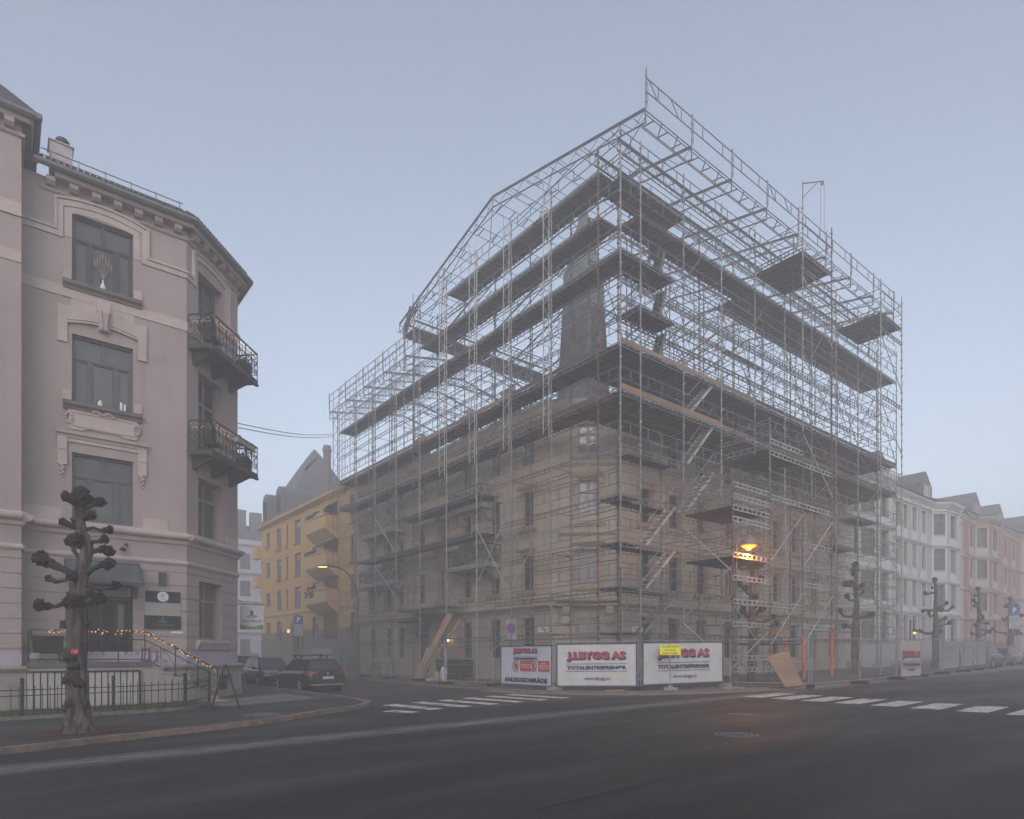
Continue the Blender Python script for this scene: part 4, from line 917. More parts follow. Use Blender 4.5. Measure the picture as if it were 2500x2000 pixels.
# ================================================================ scaffolding
LV = [2.5,4.45,6.35,8.35,10.5,12.8,14.85,16.85,18.85,20.85,22.85]
BAYS = [0,1.3]+[1.3+3.07*k for k in range(1,10)]          # post positions along either street face
rs = random.Random(11)
def post(parent, x, y, z0, z1, m, r=.031, foot=False, step=.5):
    b = MB(); b.tube((x,y,z0),(x,y,z1),r,6)
    z = math.ceil(z0/step)*step+.18
    while z < z1:
        b.lathe((x,y,z),[(r,-.05),(.056,-.045),(.062,0),(.056,.035),(r,.045)],6); 
        a = rs.uniform(0,6.28); b.beam((x+.04*cos(a),y+.04*sin(a),z+.02),(x+.085*cos(a),y+.085*sin(a),z+.035),.03,.06)
        z += step
    if foot: b.box(x-.08,x+.08,y-.08,y+.08,z0-.02,z0); b.tube((x,y,z0),(x,y,z0+.35),.019)
    return b.build('post', m, parent)
def lattice(b, p, q, h=.2, n=7, w=.034, t=.030):
    """ladder-like scaffold beam between two posts"""
    p = V(p); q = V(q); up = V((0,0,h)); b.beam(p,q,t,w); b.beam(p-up,q-up,t,w)
    for i in range(n+1):
        a = p+(q-p)*(.03+.94*i/n); b.beam(a,a-up,w*1.0,t*.6)
def frame_rail(b, p, q, z=.5, h=.5, n=3, t=.030):
    p = V(p); q = V(q)
    b.beam(p+V((0,0,z)),q+V((0,0,z)),t,t); b.beam(p+V((0,0,z+h)),q+V((0,0,z+h)),t,t)
    for i in range(n):
        a = p+(q-p)*((i+.5)/n); b.beam(a+V((0,0,z)),a+V((0,0,z+h)),.035,t*.7)
def alubeam(b, p, q, h=.19, n=8):
    """aluminium loading beam: two flat chords with square openings between"""
    p = V(p); q = V(q); up = V((0,0,h)); d = (q-p)/n; b.beam(p,q,.035,.045); b.beam(p-up,q-up,.035,.045)
    for i in range(n+1): b.beam(p+d*i,p+d*i-up,.06,.03)
def vlat(b, x, y, z0, z1, ux, uy, w=.36):
    a = V((x,y,0)); c = V((x+ux*w,y+uy*w,0)); b.tube(a+V((0,0,z0)),a+V((0,0,z1)),.024,5); b.tube(c+V((0,0,z0)),c+V((0,0,z1)),.024,5)
    z = z0+.1; k = 0
    while z < z1-.5:
        s_, e_ = (a,c) if k % 2 else (c,a); b.tube(s_+V((0,0,z)),e_+V((0,0,z+.48)),.012,4); z += .5; k += 1
def deck(parent, x0, x1, y0, y1, z, m, along, gap=.28, th=.035):
    """walkway: floor with cross ribs below"""
    b = MB(); b.box(x0,x1,y0,y1,z-th,z)
    if along == 'y':
        k = max(2, int((y1-y0)/gap)); 
        for i in range(k): yy = y0+(y1-y0)*(i+.5)/k; b.box(x0+.004,x1-.004,yy-.045,yy+.045,z-th-.05,z-th+.001)
    else:
        k = max(2, int((x1-x0)/gap))
        for i in range(k): xx = x0+(x1-x0)*(i+.5)/k; b.box(xx-.045,xx+.045,y0+.004,y1-.004,z-th-.05,z-th+.001)
    return b.build('deck', m, parent)
def railmat(): return M['rust'] if rs.random() < .16 else M['steel']
SX = BAYS[:1]+BAYS[2:]                                      # bays with the narrow corner bay folded into the next
# ---- along the side street (face X = 0)
SL = thing('scaffold', (.65,14,gz(0)), 'tall steel scaffold along the side street face of the beige corner house', 'scaffold', 'scaffold faces round the corner house')
for k, y in enumerate(BAYS):
    zt = 23.9 if y < 17 else 22.2
    if k not in (0,): post(SL, 0, y, .1, zt, M['rust'] if k in (1,) else M['post'], foot=True)
    post(SL, 1.3, y, .1, zt-.5, M['steel'], step=1.0)
split = MB()
post(SL, 0, 0, .15, 5.2, M['rust'], r=.034, foot=True); post(SL, 0, 0, 5.2, 24.0, M['post'], r=.034)
for i in range(10):
    y0, y1 = BAYS[i], BAYS[i+1]
    if i == 0: continue
    for z in LV:
        if z > 21 and y0 > 16: continue
        lb = MB(); rb = MB(); tb = lb; n_ = 7
        if i == 1:
            lattice(lb,(0,0,z),(0,1.3,z),n=3); frame_rail(rb,(0,0,z),(0,1.3,z),n=1)
            if z > 12: lattice(lb,(1.3,0,z),(1.3,1.3,z),n=3)
        lattice(lb, (0,y0,z), (0,y1,z), n=n_); 
        if z < 12: lb.tube((1.3,y0,z-.5),(1.3,y1,z-.5),.02,4); lb.tube((1.3,y0,z+.5),(1.3,y1,z+.5),.018,4)
        if z > 12 or rs.random() < .6: lattice(lb, (1.3,y0,z), (1.3,y1,z), n=n_)
        frame_rail(rb, (0,y0,z), (0,y1,z), n=3)
        tb.tube((0,y0,z-.02),(1.52,y0,z-.02),.022,4)
        if z < 14: tb.tube((1.3,y0+.12,z-.9),(1.62,y0+.12,z-.9),.02,4)
        lb.build('lattice_beam', M['rust'] if (i == 2 and z < 12 or rs.random() < .1) else M['steel'], SL); rb.build('guardrail', M['steel'], SL)
for i in range(10):
    y0, y1 = BAYS[i], BAYS[i+1]
    for z in LV:
        full = z in (12.8,14.85) or z == 18.85 or (z == 22.85 and 1.2 < y0 < 13) or (z == 20.85 and 1.2 < y0 < 16) or (z in (8.35,10.5) and 10 < y0 < 19) or (z == 4.45 and 13 < y0 < 19) or (z == 8.35 and 19 < y0 < 25)
        if full: deck(SL, .03, 1.28, y0+.02, y1-.02, z-.03+.002*(i%2), M['deck_steel'] if z > 18 else M['deck'], 'y')
    if y1-y0 > 2:
        tbm = MB(); 
        for z in (14.85,12.8):
          tbm = MB(); tbm.box(.0,.028,y0+.02,y1-.02,z+.035,z+.20)
          tbm.build('toe_board', M['plank'] if 7 < y0 < 23 else M['deck'], SL)
# bright diagonal braces and the outboard lattice columns
for y0, y1, z0, z1 in ((4.37,7.44,2.3,5.2),(4.37,7.44,8.2,5.0),(4.37+3.07,7.44+3.07,4.6,8.6),(7.44,10.51,13.4,9.3),(7.44,10.51,9.2,5.3),(19.72,22.79,8.3,11.2),(22.79,19.72,7.8,5.4),(19.72,22.79,3.3,1.0),(22.79,19.72,4.6,7.6),(19.72,22.79,12.4,10.2),(7.44,10.51,2.6,.9),(10.51,7.44,12.2,14.6)):
    b = MB(); b.tube((-.05,y0,z0),(-.05,y1,z1),.027,5); b.build('brace', M['alu'] if rs.random() < .7 else M['steel'], SL)
for k, y in enumerate(BAYS[2:]):
    b = MB(); zt = 24.1 if y < 17 else 21.2; vlat(b, -.10, y+.06, 12.0 if y < 17 else 11.4, zt, -1, 0, .36); b.build('lattice_column', M['alu'] if k < 4 else M['steel'], SL)
b = MB(); vlat(b, -.1, 28.95, 8.5, 20.6, -.2, 1, .62); vlat(b, .5, 28.95, 8.5, 20.6, -.2, 1, .4)
b.build('lattice_column', M['steel'], SL)
# ---- along the main street (face Y = 0)
SR = thing('scaffold', (15,.65,gz(15)), 'tall steel scaffold along the main street face of the beige corner house', 'scaffold', 'scaffold faces round the corner house')
for k, x in enumerate(BAYS):
    if k == 0: continue
    post(SR, x, 0, gz(x)+.1, 24.0 if x < 26 else 23.0, M['post'], r=.034 if k < 3 else .031, foot=True); post(SR, x, 1.3, gz(x)+.1, 23.6, M['steel'] if k % 3 else M['rust'], step=1.0)
    if k > 0: post(SR, x+.0, 3.15, 12.6, 22.3, M['steel'], step=1.0)
post(SR, 1.3, 0.02, 3.0, 4.9, M['rust'], r=.030)
for i in range(10):
    x0, x1 = BAYS[i], BAYS[i+1]
    if i == 0: continue
    for z in LV:
        lb = MB(); rb = MB(); tb = lb; n_ = 7
        if i == 1: lattice(lb,(0,0,z),(1.3,0,z),n=3); frame_rail(rb,(0,0,z),(1.3,0,z),n=1); tb.tube((1.3,0,z-.02),(1.3,1.5,z-.02),.022,4)
        lattice(lb, (x0,0,z), (x1,0,z), n=n_)
        if z > 12: lattice(lb, (x0,1.3,z), (x1,1.3,z), n=n_)
        else: lattice(lb, (x0,1.3,z), (x1,1.3,z), n=n_); lb.tube((x0,1.3,z+.55),(x1,1.3,z+.55),.018,4); lb.tube((x0,1.3,z+1.05),(x1,1.3,z+1.05),.018,4); lb.tube((x1,0,z+.5),(x1,1.3,z+.5),.018,4); lb.tube((x1,0,z+1.0),(x1,1.3,z+1.0),.018,4)
        if z > 14: lattice(lb, (x0,3.15,z-.5), (x1,3.15,z-.5), n=n_)
        frame_rail(rb, (x0,0,z), (x1,0,z), n=1 if i == 0 else 3)
        if z > 12: frame_rail(rb, (x0,1.3,z), (x1,1.3,z), n=1 if i == 0 else 2, t=.026)
        if z > 14 and i % 2: lb.tube((x0,1.3,z-1.9),(x1,1.3,z),.018,4)
        if z > 14 and not i % 2: lb.tube((x0,3.15,z),(x1,3.15,z-1.9),.018,4)
        tb.tube((x1,0,z-.02),(x1,3.3 if z > 12 else 1.5,z-.02),.022,4)
        if z > 14: tb.tube((x1,1.3,z+.5),(x1,3.15,z+.5),.02,4); tb.tube((x1,0,z+.4),(x1,1.3,z-1.5),.017,4)
        lb.build('lattice_beam', M['rust'] if rs.random() < .08 else M['steel'], SR); rb.build('guardrail', M['steel'], SR)
for i in range(10):
    x0, x1 = BAYS[i], BAYS[i+1]
    for z in LV:
        if z in (12.8,14.85): deck(SR, x0+.02, x1-.02, .03, 3.25, z-.03+.002*(i%2), M['deck'], 'x', .35)
        elif z == 20.85 and i > 0: deck(SR, x0+.02, x1-.02, .03, 1.28 if i < 4 else 2.4, z-.03+.002*(i%2), M['deck_steel'], 'x')
        elif z in (18.85,16.85) and i == 1: deck(SR, x0+.02, x1-.6, .03, 1.28, z-.03, M['deck'], 'x')
        elif z in (2.5,4.45,6.35,8.35) and i == 0: deck(SR, x0+.02, x1-.02, .03, 1.28, z-.03, M['deck'], 'x')
        elif z in (4.45,6.35,8.35,10.5) and i == 1: deck(SR, x0+.02, x1-.02, .65, 1.28, z-.03, M['deck'], 'x')
        elif (z,i) in ((8.35,7),(10.5,6),(10.5,8)): deck(SR, x0+.02, x1-.02, .03, 1.28, z-.03, M['deck'], 'x')
    if i < 2: deck(SR, x0+.02, x1-.02, .03, 1.28, 21.87, M['deck_steel'], 'x')
    for za, zb in ((14.885,15.05),(12.835,13.0 if i > 2 else 13.1)):
        tbm = MB(); tbm.box(x0+.02,x1-.02,.0,.028,za,zb); tbm.build('toe_board', M['plank'] if i < 4 else M['deck'], SR)
    if i and i % 2 == 0:
        b = MB(); 
        for z in (14.9,18.9): b.tube((x0,.05,z),(x1,.05,z+3.8),.024,5); b.tube((x1,1.35,z),(x0,1.35,z+3.8),.02,5)
        b.tube((x0,3.1,15.5),(x1,3.1,21.8),.02,5)
        for z in (2.6,6.5,10.6) if i > 4 else (): b.tube((x0,-.06,z),(x1,-.06,z+2.1),.024,5); b.tube((x1,-.06,z+2.1),(x0,-.06,z+4.0),.024,5)
        b.build('brace', M['steel'], SR)
    elif i:
        b = MB(); b.tube((x1,.05,15.2),(x0,.05,18.6),.02,5); b.tube((x0,3.12,21.8),(x1,3.12,16),.02,5); b.tube((x0,1.33,16.9),(x1,1.33,20.5),.02,5); b.build('brace', M['steel'], SR)
b = MB(); b.box(12.0,15.8,2.6,2.95,19.0,19.05); b.build('loose_plank', M['deck'], SR)
# corner bay deck filling the chamfer
b = MB(); b.add([(1.3,1.3,12.76),(4.3,3.2,12.76),(3.2,4.3,12.76)],[(0,1,2)]); b.add([(1.3,1.3,14.80),(4.3,3.2,14.80),(3.2,4.3,14.80)],[(0,1,2)])
# stair flights between the lifts
def flight(x0, z0, x1, z1, ya, yb):
    b = MB()
    for y in (ya, yb): b.beam((x0,y,z0),(x1,y,z1),.03,.13)
    n_ = int(abs(z1-z0)/.21)
    for i in range(1,n_): 
        t = i/n_; x = x0+(x1-x0)*t; z = z0+(z1-z0)*t; b.box(x-.13,x+.13,ya+.02,yb-.02,z-.015,z+.015)
    for y in (ya,): b.tube((x0,y,z0+.95),(x1,y,z1+.95),.014,4)
    return b
for x0, z0, x1, z1 in ((1.7,.4,4.1,2.5),(1.7,2.5,4.2,4.45),(1.75,4.45,3.85,6.35),(1.75,6.35,3.85,8.35),(4.75,8.35,6.9,10.5),(4.75,10.5,6.9,12.8),(4.75,12.8,6.9,14.85)):
    flight(x0,z0,x1,z1,.08,.62).build('staircase', M['alu'] if z0 > 4 else M['steel'], SR)
for z0 in (14.85,16.85,18.85,20.0): flight(3.3,z0,4.0,z0+2.0,.7,1.2).build('ladder', M['steel'], SR)
# loading towers standing outside the main street face
for lab, x0, x1, zt, decks, beams in (
    ('loading tower of white aluminium beams beside the lit street lamp', 4.37, 7.44, 9.3, [8.4,6.2], [.96,1.48,2.96,3.96,5.0,6.0,7.57,8.07,8.57,9.08]),
    ('loading tower with a broad deck just under the eaves', 7.44, 10.51, 12.6, [11.45,2.45], [3.96,9.0,11.06,11.6]),
    ('loading tower rising past the roof with the rope hoist on top', 10.51, 13.58, 24.0, [21.95], [3.0,5.1,7.1,9.0,11.06,20.75,21.6]),
    ('loading tower at the far end of the scaffold, full height', 19.72, 22.79, 23.6, [21.95], [1.2,4.5,8.3,12.6,16.8,20.75,21.6])):
    T = thing('loading_tower', ((x0+x1)/2,-1.3,gz(x0)), lab, 'scaffold tower', 'loading towers outside the scaffold')
    for x in (x0,x1): post(T, x, -2.57, gz(x)+.1, zt, M['rust'] if (x < 5 or x > 13 and x < 14) else M['post'], foot=True)
    for x in ((x0+x1)/2,): 
        if zt > 20: post(T, x, -1.3, 20.0, zt-.5, M['steel'])
    for z in beams:
        b = MB(); alubeam(b, (x0,-2.57,z), (x1,-2.57,z)); b.build('front_beam', M['alu'] if z < 15 else M['steel'], T)
    for z in decks:
        deck(T, x0+.03, x1-.03, -2.54, -.04, z-.35, M['deck'], 'x', .3)
        b = MB(); alubeam(b, (x0,-2.57,z-.05), (x0,0,z-.05), n=7); alubeam(b, (x1,-2.57,z-.05), (x1,0,z-.05), n=7)
        for q in (.55,1.05): b.tube((x1,-2.57,z+q),(x1,0,z+q),.022,4); (alubeam(b, (x0,-2.57,z+q), (x0,0,z+q), .17, 7) if zt < 14 else b.tube((x0,-2.57,z+q),(x0,0,z+q),.022,4))
        frame_rail(b, (x0,-2.57,z), (x1,-2.57,z)); b.build('side_beam', M['steel'], T)
    b = MB()
    if zt < 10: b.tube((x0,-2.5,3.9),(x1,-2.5,1.3),.026,5); b.tube((x0,-2.5,.9),(x1,-2.5,2.6),.026,5); b.tube((x0,0,7.5),(x0,-2.5,5.2),.026,5); b.tube((x0,-2.5,5.4),(x0+.0,0,3.2),.026,5); b.tube((x0,0,3.0),(x0,-2.5,1.0),.026,5)
    else:
        z = 2.0
        while z < zt-3.5:
            b.tube((x0,-2.62,z),(x1,-2.62,z+2.6),.026,5) if rs.random() < .5 else b.tube((x1,-2.62,z),(x0,-2.62,z+2.6),.026,5); z += 3.9
    b.build('brace', M['alu'], T)
    if 10 < x0 < 12:
        b = MB(); b.tube((x0,-2.57,24),(x0,-2.57,25.0),.03,6); b.tube((x0,-2.57,24.9),(x0+.85,-3.2,25.05),.03,6); b.tube((x0,-2.57,24.2),(x0+.6,-3.0,24.97),.02,5); b.lathe((x0+.8,-3.16,24.93),[(.08,-.03),(.09,0),(.08,.03)],10,(.62,.78,0))
        h = b.build('hoist_arm', M['steel'], T)
        b = MB()
        for dx in (-.07,.07): b.tube((x0+.8+dx,-3.16-dx*.8,24.85),(x0+.8+dx,-3.16-dx*.8,22.3),.010,4)
        b.build('hoist_rope', M['steel'], h)
for x0, z, y0 in ((10.9,21.45,-2.2),(20.0,21.45,-2.3)):
    t = thing('stacked_roof_beams', (x0+1.2,y0+.8,z), 'bundle of spare beams and planks lying on the high loading deck' + (' beside the hoist' if x0 < 15 else ' at the far end'), 'beam stack'); r = random.Random(int(x0)); b = MB()
    for i in range(3):
        for j in range(2 if x0 < 15 else 3): b.beam((x0+r.uniform(0,.25),y0+.35*i,z+.06+.17*j),(x0+2.4+r.uniform(-.2,.2),y0+.35*i+r.uniform(-.05,.05),z+.06+.17*j),.2,.13)
    b.build('beam', M['deck_steel'], t)
# ---- temporary roof over the main street wing: gable trusses carried by both scaffold faces
TRF = thing('temporary_roof', (15,9,23), 'unclad gabled temporary roof of aluminium trusses over the main street wing', 'temporary roof', 'temporary roofs over the corner house')
RY0, RYM, RY1 = -1.5, 8.75, 18.9; RZ0, RZM, RZ1 = 23.55, 25.75, 23.1
def roofz(y): return RZ0+(RZM-RZ0)*(y-RY0)/(RYM-RY0) if y < RYM else RZM+(RZ1-RZM)*(y-RYM)/(RY1-RYM)
TXS = [-.2+3.07*k for k in range(9)]
def truss(b, A, Bp, dep, n, t=.027):
    A = V(A); Bp = V(Bp); d = (Bp-A); up = V((0,0,-dep)); b.beam(A,Bp,.05,.045); b.beam(A+up,Bp+up,.05,.045)
    b.beam(A+V((0,0,.07)), Bp+V((0,0,.07)), .09, .03)
    for i in range(n):
        p0 = A+d*(i/n); p1 = A+d*((i+.5)/n); p2 = A+d*((i+1)/n); b.tube(p0,p1+up,t*.55,4); b.tube(p1+up,p2,t*.55,4)
    b.tube(A,A+up,t,4); b.tube(Bp,Bp+up,t,4)
for k, x in enumerate(TXS):
    b = MB(); truss(b, (x,RY0,RZ0),(x,RYM,RZM),.52,8); truss(b, (x,RYM,RZM),(x,RY1,RZ1),.52,8)
    if k % 3 == 0:
        for ya in (4.5,13): b.tube((x,ya-2.2,roofz(ya-2.2)-.5),(x,ya+2.2,roofz(ya+2.2)-2.0),.022,4)
        b.tube((x,7,roofz(7)-.55),(x,10.5,roofz(10.5)-.55),.026,4)
    b.build('roof_truss', M['alu_dark'], TRF)
PY = [RY0+.05,.35,2.0,3.7,5.4,7.1,RYM,10.4,12.1,13.8,15.5,17.2,RY1-.05]
for j, y in enumerate(PY):
    b = MB(); z = roofz(y)-.10
    for k in range(8):
        xa, xb = TXS[k], TXS[k+1]
        sl = .12 if y < RYM else -.12
        for o_ in (0,.55): b.beam((xa,y+o_,z+sl*o_*1.8),(xb,y+o_,z+sl*o_*1.8),.026,.026)
        for q in (.2,.5,.8): xx = xa+(xb-xa)*q; b.beam((xx,y,z),(xx,y+.55,z+sl*.99),.05,.026)
    b.build('purlin_ladder', M['alu_dark'], TRF)
b = MB()
for k in (0,3,6):
    xa, xb = TXS[k], TXS[k+1]
    for ya, yb in ((RY0,4),(4,RYM),(RYM,13.5),(13.5,RY1)):
        b.tube((xa,ya,roofz(ya)-.3),(xb,yb,roofz(yb)-.3),.02,4)
b.build('roof_bracing', M['alu_dark'], TRF)
for k in range(9):
    x = TXS[k]; b = MB(); b.tube((x,RY0-.02,RZ0-.55),(x,RY0-.05,RZ0+1.42 if k else RZ0+1.65),.03,6)
    for q in range(4): b.lathe((x,RY0-.04,RZ0+.3+.35*q),[(.03,-.04),(.055,0),(.03,.04)],6)
    b.tube((x+.12,RY0-.02,RZ0+.2),(x+.12,RY0-.04,RZ0+1.2),.02,4)
    b.build('eave_post', M['steel'], TRF)
    if k < 8:
        b = MB(); frame_rail(b, (x,RY0-.05,RZ0), (x+3.07,RY0-.05,RZ0), .72, .55, 2, .032)
        p = V((x,RY0-.04,RZ0-.05)); q = V((x+3.07,RY0-.04,RZ0-.05)); o_ = V((0,.25,-.5))
        b.beam(p,q,.032,.032); b.beam(p+o_,q+o_,.03,.03)
        for t_ in (.33,.67): a = p+(q-p)*t_; b.beam(a,a+o_,.05,.03)
        if k in (0,3): b.beam((x+.2,RY0-.05,RZ0+1.25),(x+.7,RY0-.05,RZ0+.75),.03,.03); b.beam((x+1.6,RY0-.05,RZ0+1.25),(x+2.1,RY0-.05,RZ0+.75),.03,.03)
        b.build('guardrail', M['steel'], TRF)
# longitudinal lattice girders under the trusses and the courtyard-side supports
for y, zz in ((.0,23.3),(1.3,23.45),(RY1-.6,22.9),(RY1-1.9,22.6)):
    b = MB()
    for k in range(8): truss(b, (TXS[k],y,zz),(TXS[k+1],y,zz),.45,5)
    b.build('girder', M['alu_dark'], TRF)
for k in range(9):
    for y in (RY1-.6, RY1-1.9): post(TRF, TXS[k], y, 13.5 if k > 1 else 14.6, 23.0, M['steel'], step=1.0)
    if k < 8:
        b = MB()
        for z in (15.5,17.5,19.5,21.5):
            lattice(b, (TXS[k],RY1-1.9,z),(TXS[k+1],RY1-1.9,z), n=5); b.tube((TXS[k],RY1-.6,z+.5),(TXS[k+1],RY1-.6,z+.5),.02,4)
        if k % 2: b.tube((TXS[k],RY1-1.9,15.5),(TXS[k+1],RY1-1.9,19.5),.02,4)
        b.build('back_rail', M['steel'], TRF)
for k in range(5): deck(TRF, TXS[k]+.05, TXS[k+1]-.05, RY1-1.9, RY1-.4, 22.2, M['deck_steel'], 'x')
b = MB()
for q in range(3):
    truss(b, (-.1,RY1-2.2+.5*q,23.6+.1*q),(.8,RY1+1.3,23.3+.05*q),.3,4)
b.build('eave_bracket', M['alu_dark'], TRF)
# inner rows of standards carrying the roof, standing on the open attic
for k in range(1,9):
    for y, zb in ((5.2,15.6),(9.0,17.1),(13.2,15.8)):
        if y == 9.0 and k % 2: continue
        if k < 2 and y < 9: continue
        post(TRF, TXS[k]+.4, y, zb, roofz(y)-.6, M['steel'], step=1.0)
for y in (5.2,13.2):
    for z in (17.2,19.1,21.0):
        b = MB(); k0 = 2 if y < 9 else 1
        for k in range(k0,8): lattice(b, (TXS[k]+.4,y,z),(TXS[k+1]+.4,y,z), n=5)
        for k in range(k0,8,2): b.tube((TXS[k]+.4,y,z),(TXS[k+1]+.4,y,z+1.9),.018,4)
        b.build('back_rail', M['steel'], TRF)
# ---- lower temporary roof over the side street wing
TR2 = thing('temporary_roof', (5,25,21), 'lower flat temporary roof of trusses over the side street wing', 'temporary roof', 'temporary roofs over the corner house')
T2Y = [18.1+3.03*k for k in range(5)]
for k, y in enumerate(T2Y):
    b = MB(); truss(b, (-.2,y,20.75),(6.2,y,22.0),.5,7); truss(b, (6.2,y,22.0),(11.8,y,20.8),.5,6); b.build('roof_truss', M['steel'], TR2)
    b = MB(); b.tube((-.22,y,20.1),(-.25,y,22.25),.03,6); b.tube((-.22,y+.12,20.9),(-.24,y+.12,22.1),.022,4); b.build('eave_post', M['steel'], TR2)
    if k < 4:
        b = MB(); frame_rail(b, (-.25,y,20.75), (-.25,y+3.03,20.75), .75, .55, 2, .034); p = V((-.2,y,20.75)); q = V((-.2,y+3.03,20.75)); o_ = V((.22,0,-.5)); b.beam(p,q,.03,.03); b.beam(p+o_,q+o_,.03,.03)
        for t_ in (.3,.7): a = p+(q-p)*t_; b.beam(a,a+o_,.05,.03)
        b.build('guardrail', M['steel'], TR2)
for x in (.6,2.2,3.8,5.4,7.0,9.0,11.0):
    b = MB(); z = 20.75+1.25*x/6.2 if x < 6.2 else 22-1.2*(x-6.2)/5.6
    for k in range(4):
        for o_ in (0,.5): b.beam((x+o_,T2Y[k],z-.1),(x+o_,T2Y[k+1],z-.1),.026,.026)
        for q in (.25,.6,.9): yy = T2Y[k]+3.03*q; b.beam((x,yy,z-.1),(x+.5,yy,z-.1),.05,.026)
    b.build('purlin_ladder', M['steel'], TR2)
for y in [2.8+3.07*k for k in range(10)]:
    post(TR2, 11.4, y, 13.5, 21.0, M['steel'], step=1.0)
for z in (15.2,17.2,19.2,20.6):
    b = MB()
    for k in range(9): lattice(b, (11.4,2.8+3.07*k,z),(11.4,5.87+3.07*k,z), n=5)
    b.build('back_rail', M['steel'], TR2)
# ================================================================ construction fence, banners, signs
M['fence'] = mat('fence_steel', (.33,.34,.35), .5, scale=3, col2=(.24,.245,.25), metal=.3)
M['navy'] = mat('navy_print', (.045,.05,.14), .7, var=.1); M['red_print'] = mat('red_print', (.46,.075,.085), .7, var=.1); M['sign_red'] = mat('warning_red', (.50,.07,.065), .7, var=.1)
M['banner'] = mat('white_banner', (.60,.585,.575), .75, scale=1.5, col2=(.52,.505,.50), bump=.3, bscale=4); M['banner_blue'] = mat('bluish_white_banner', (.56,.58,.66), .75, scale=1.5, col2=(.50,.515,.60), bump=.3, bscale=4)
M['banner_grey'] = mat('grey_tarp', (.36,.35,.36), .8, scale=1.5, var=.1); M['banner_buff'] = mat('buff_banner', (.46,.40,.355), .8, scale=1.5, var=.1)
M['black_print'] = mat('black_print', (.02,.02,.022), .7)
FENCE = []
def fence_panel(p, q, label, lean=(0,0), ht=2.0, mesh=True, feet=True, tilt=0):
    p = V((p[0],p[1],gz(p[0])+.09)); q = V((q[0],q[1],gz(q[0])+.09)); d = (q-p); L = d.length; d.normalize(); nrm = V((d.y,-d.x,0))
    t = thing('construction_fence', tuple((p+q)/2), label, 'site fence', 'mesh panels of the site fence')
    off = nrm*tilt; up = V((0,0,ht))+off; b = MB(); a0, a1 = p+d*.06, q-d*.06; z1 = V((0,0,.18))
    b.tube(a0,a0+up,.021,6); b.tube(a1,a1+up,.021,6); b.tube(a0+up,a1+up,.021,6); b.tube(a0+z1,a1+z1,.018,6); b.tube(a0+up*.5,a1+up*.5,.011,5); b.build('frame', M['fence'], t)
    b = MB(); k = int(L/.11)
    for i in range(1,k): c = a0+(a1-a0)*(i/k); b.tube(c+z1,c+up,.0028,3,False)
    for i in range(1,10): b.tube(a0+z1+(up-z1)*(i/10),a1+z1+(up-z1)*(i/10),.0028,3,False)
    b.build('wire_mesh', M['fence'], t)
    if feet:
        b = MB(); c = q; b.beam(c-nrm*.36+V((0,0,.05)),c+nrm*.36+V((0,0,.05)),.24,.14); b.beam(c-nrm*.28+V((0,0,.125)),c+nrm*.28+V((0,0,.125)),.18,.03); b.build('foot_block', M['rubber'] if feet == 1 else M['concrete'], t)
    return t, p, q, d, nrm
FB = [(-2.40,5.2),(-2.45,1.45),(-.25,-1.25),(4.05,-2.35)]
F1 = fence_panel(FB[0],FB[1],'fence panel carrying the bluish warning banner by the side street', feet=2)
F2_ = fence_panel(FB[1],FB[2],'fence panel at the corner behind the middle white banner', feet=1)
F3_ = fence_panel(FB[2],FB[3],'fence panel behind the banner with the yellow notice in front', feet=2)
FR = [(4.15,-2.5),(5.25,-5.55),(9.1,-5.85),(13.9,-5.55),(17.6,-5.35),(21.4,-5.2),(25.8,-4.95),(29.2,-4.7),(32.6,-4.5)]
labs = ['see-through fence panel in front of the leaning plywood sheet','see-through fence panel with orange padded poles behind','leaning see-through panel beside the pollarded tree and short white beam','fence panel carrying the lone buff banner','open fence panel just beyond the buff banner','grey sheeted fence panel next after the open one','grey sheeted fence panel in the middle of the sheeted stretch','last grey sheeted fence panel by the parked dark car']
for i in range(8): fence_panel(FR[i],FR[i+1],labs[i], tilt=(0,.05,.1,-.03,.02,.03,0,.02)[i])
FS = [(-2.5,5.6),(-3.1,8.9),(-2.2,12.9),(-1.75,17.2),(-1.45,21.4),(-1.25,25.0)]
labs = ['mesh fence panel nearest the bluish banner on the side street','mesh fence panel in front of the leaning timber battens','mesh fence panel before the black bins','mesh fence panel at the foot of the arched street lamp','far mesh fence panel along the side street']
for i in range(5): fence_panel(FS[i+1],FS[i],labs[i], tilt=.03)
for i, (p, q, lb) in enumerate((((-1.6,26.6),(-.9,30.2),'white sheeted fence panel in front of the yellow house, behind the parked estate car'),((-.9,30.2),(-.3,33.6),'white sheeted fence panel furthest along the yellow house'))):
    t, p_, q_, d_, n_ = fence_panel(p,q,lb); b = MB(); b.beam(p_+V((0,0,1.1))-d_*0+V((-.03,0,0)),q_+V((0,0,1.1))+V((-.03,0,0)),.01,1.7); b.build('sheeting', M['banner_grey'], t)
def banner_mesh(p, d, nrm, u0, u1, z0, z1, m, parent, name, off, amp=.012, seed=0, sag=.0):
    b = MB(); nx, nz = 36, 16
    for j in range(nz+1):
        for i in range(nx+1):
            u = u0+(u1-u0)*i/nx; z = z0+(z1-z0)*j/nz
            o = off+amp*mnoise.noise(V((u*1.6+seed,z*3.0,seed)))+amp*.6*mnoise.noise(V((u*4+z*3,seed*2,z*5)))
            b.v.append(tuple(p+d*u+nrm*o+V((0,0,z))))
    for j in range(nz):
        for i in range(nx): k = j*(nx+1)+i; b.f.append((k,k+1,k+nx+2,k+nx+1))
    return b.build(name, m, parent, True)
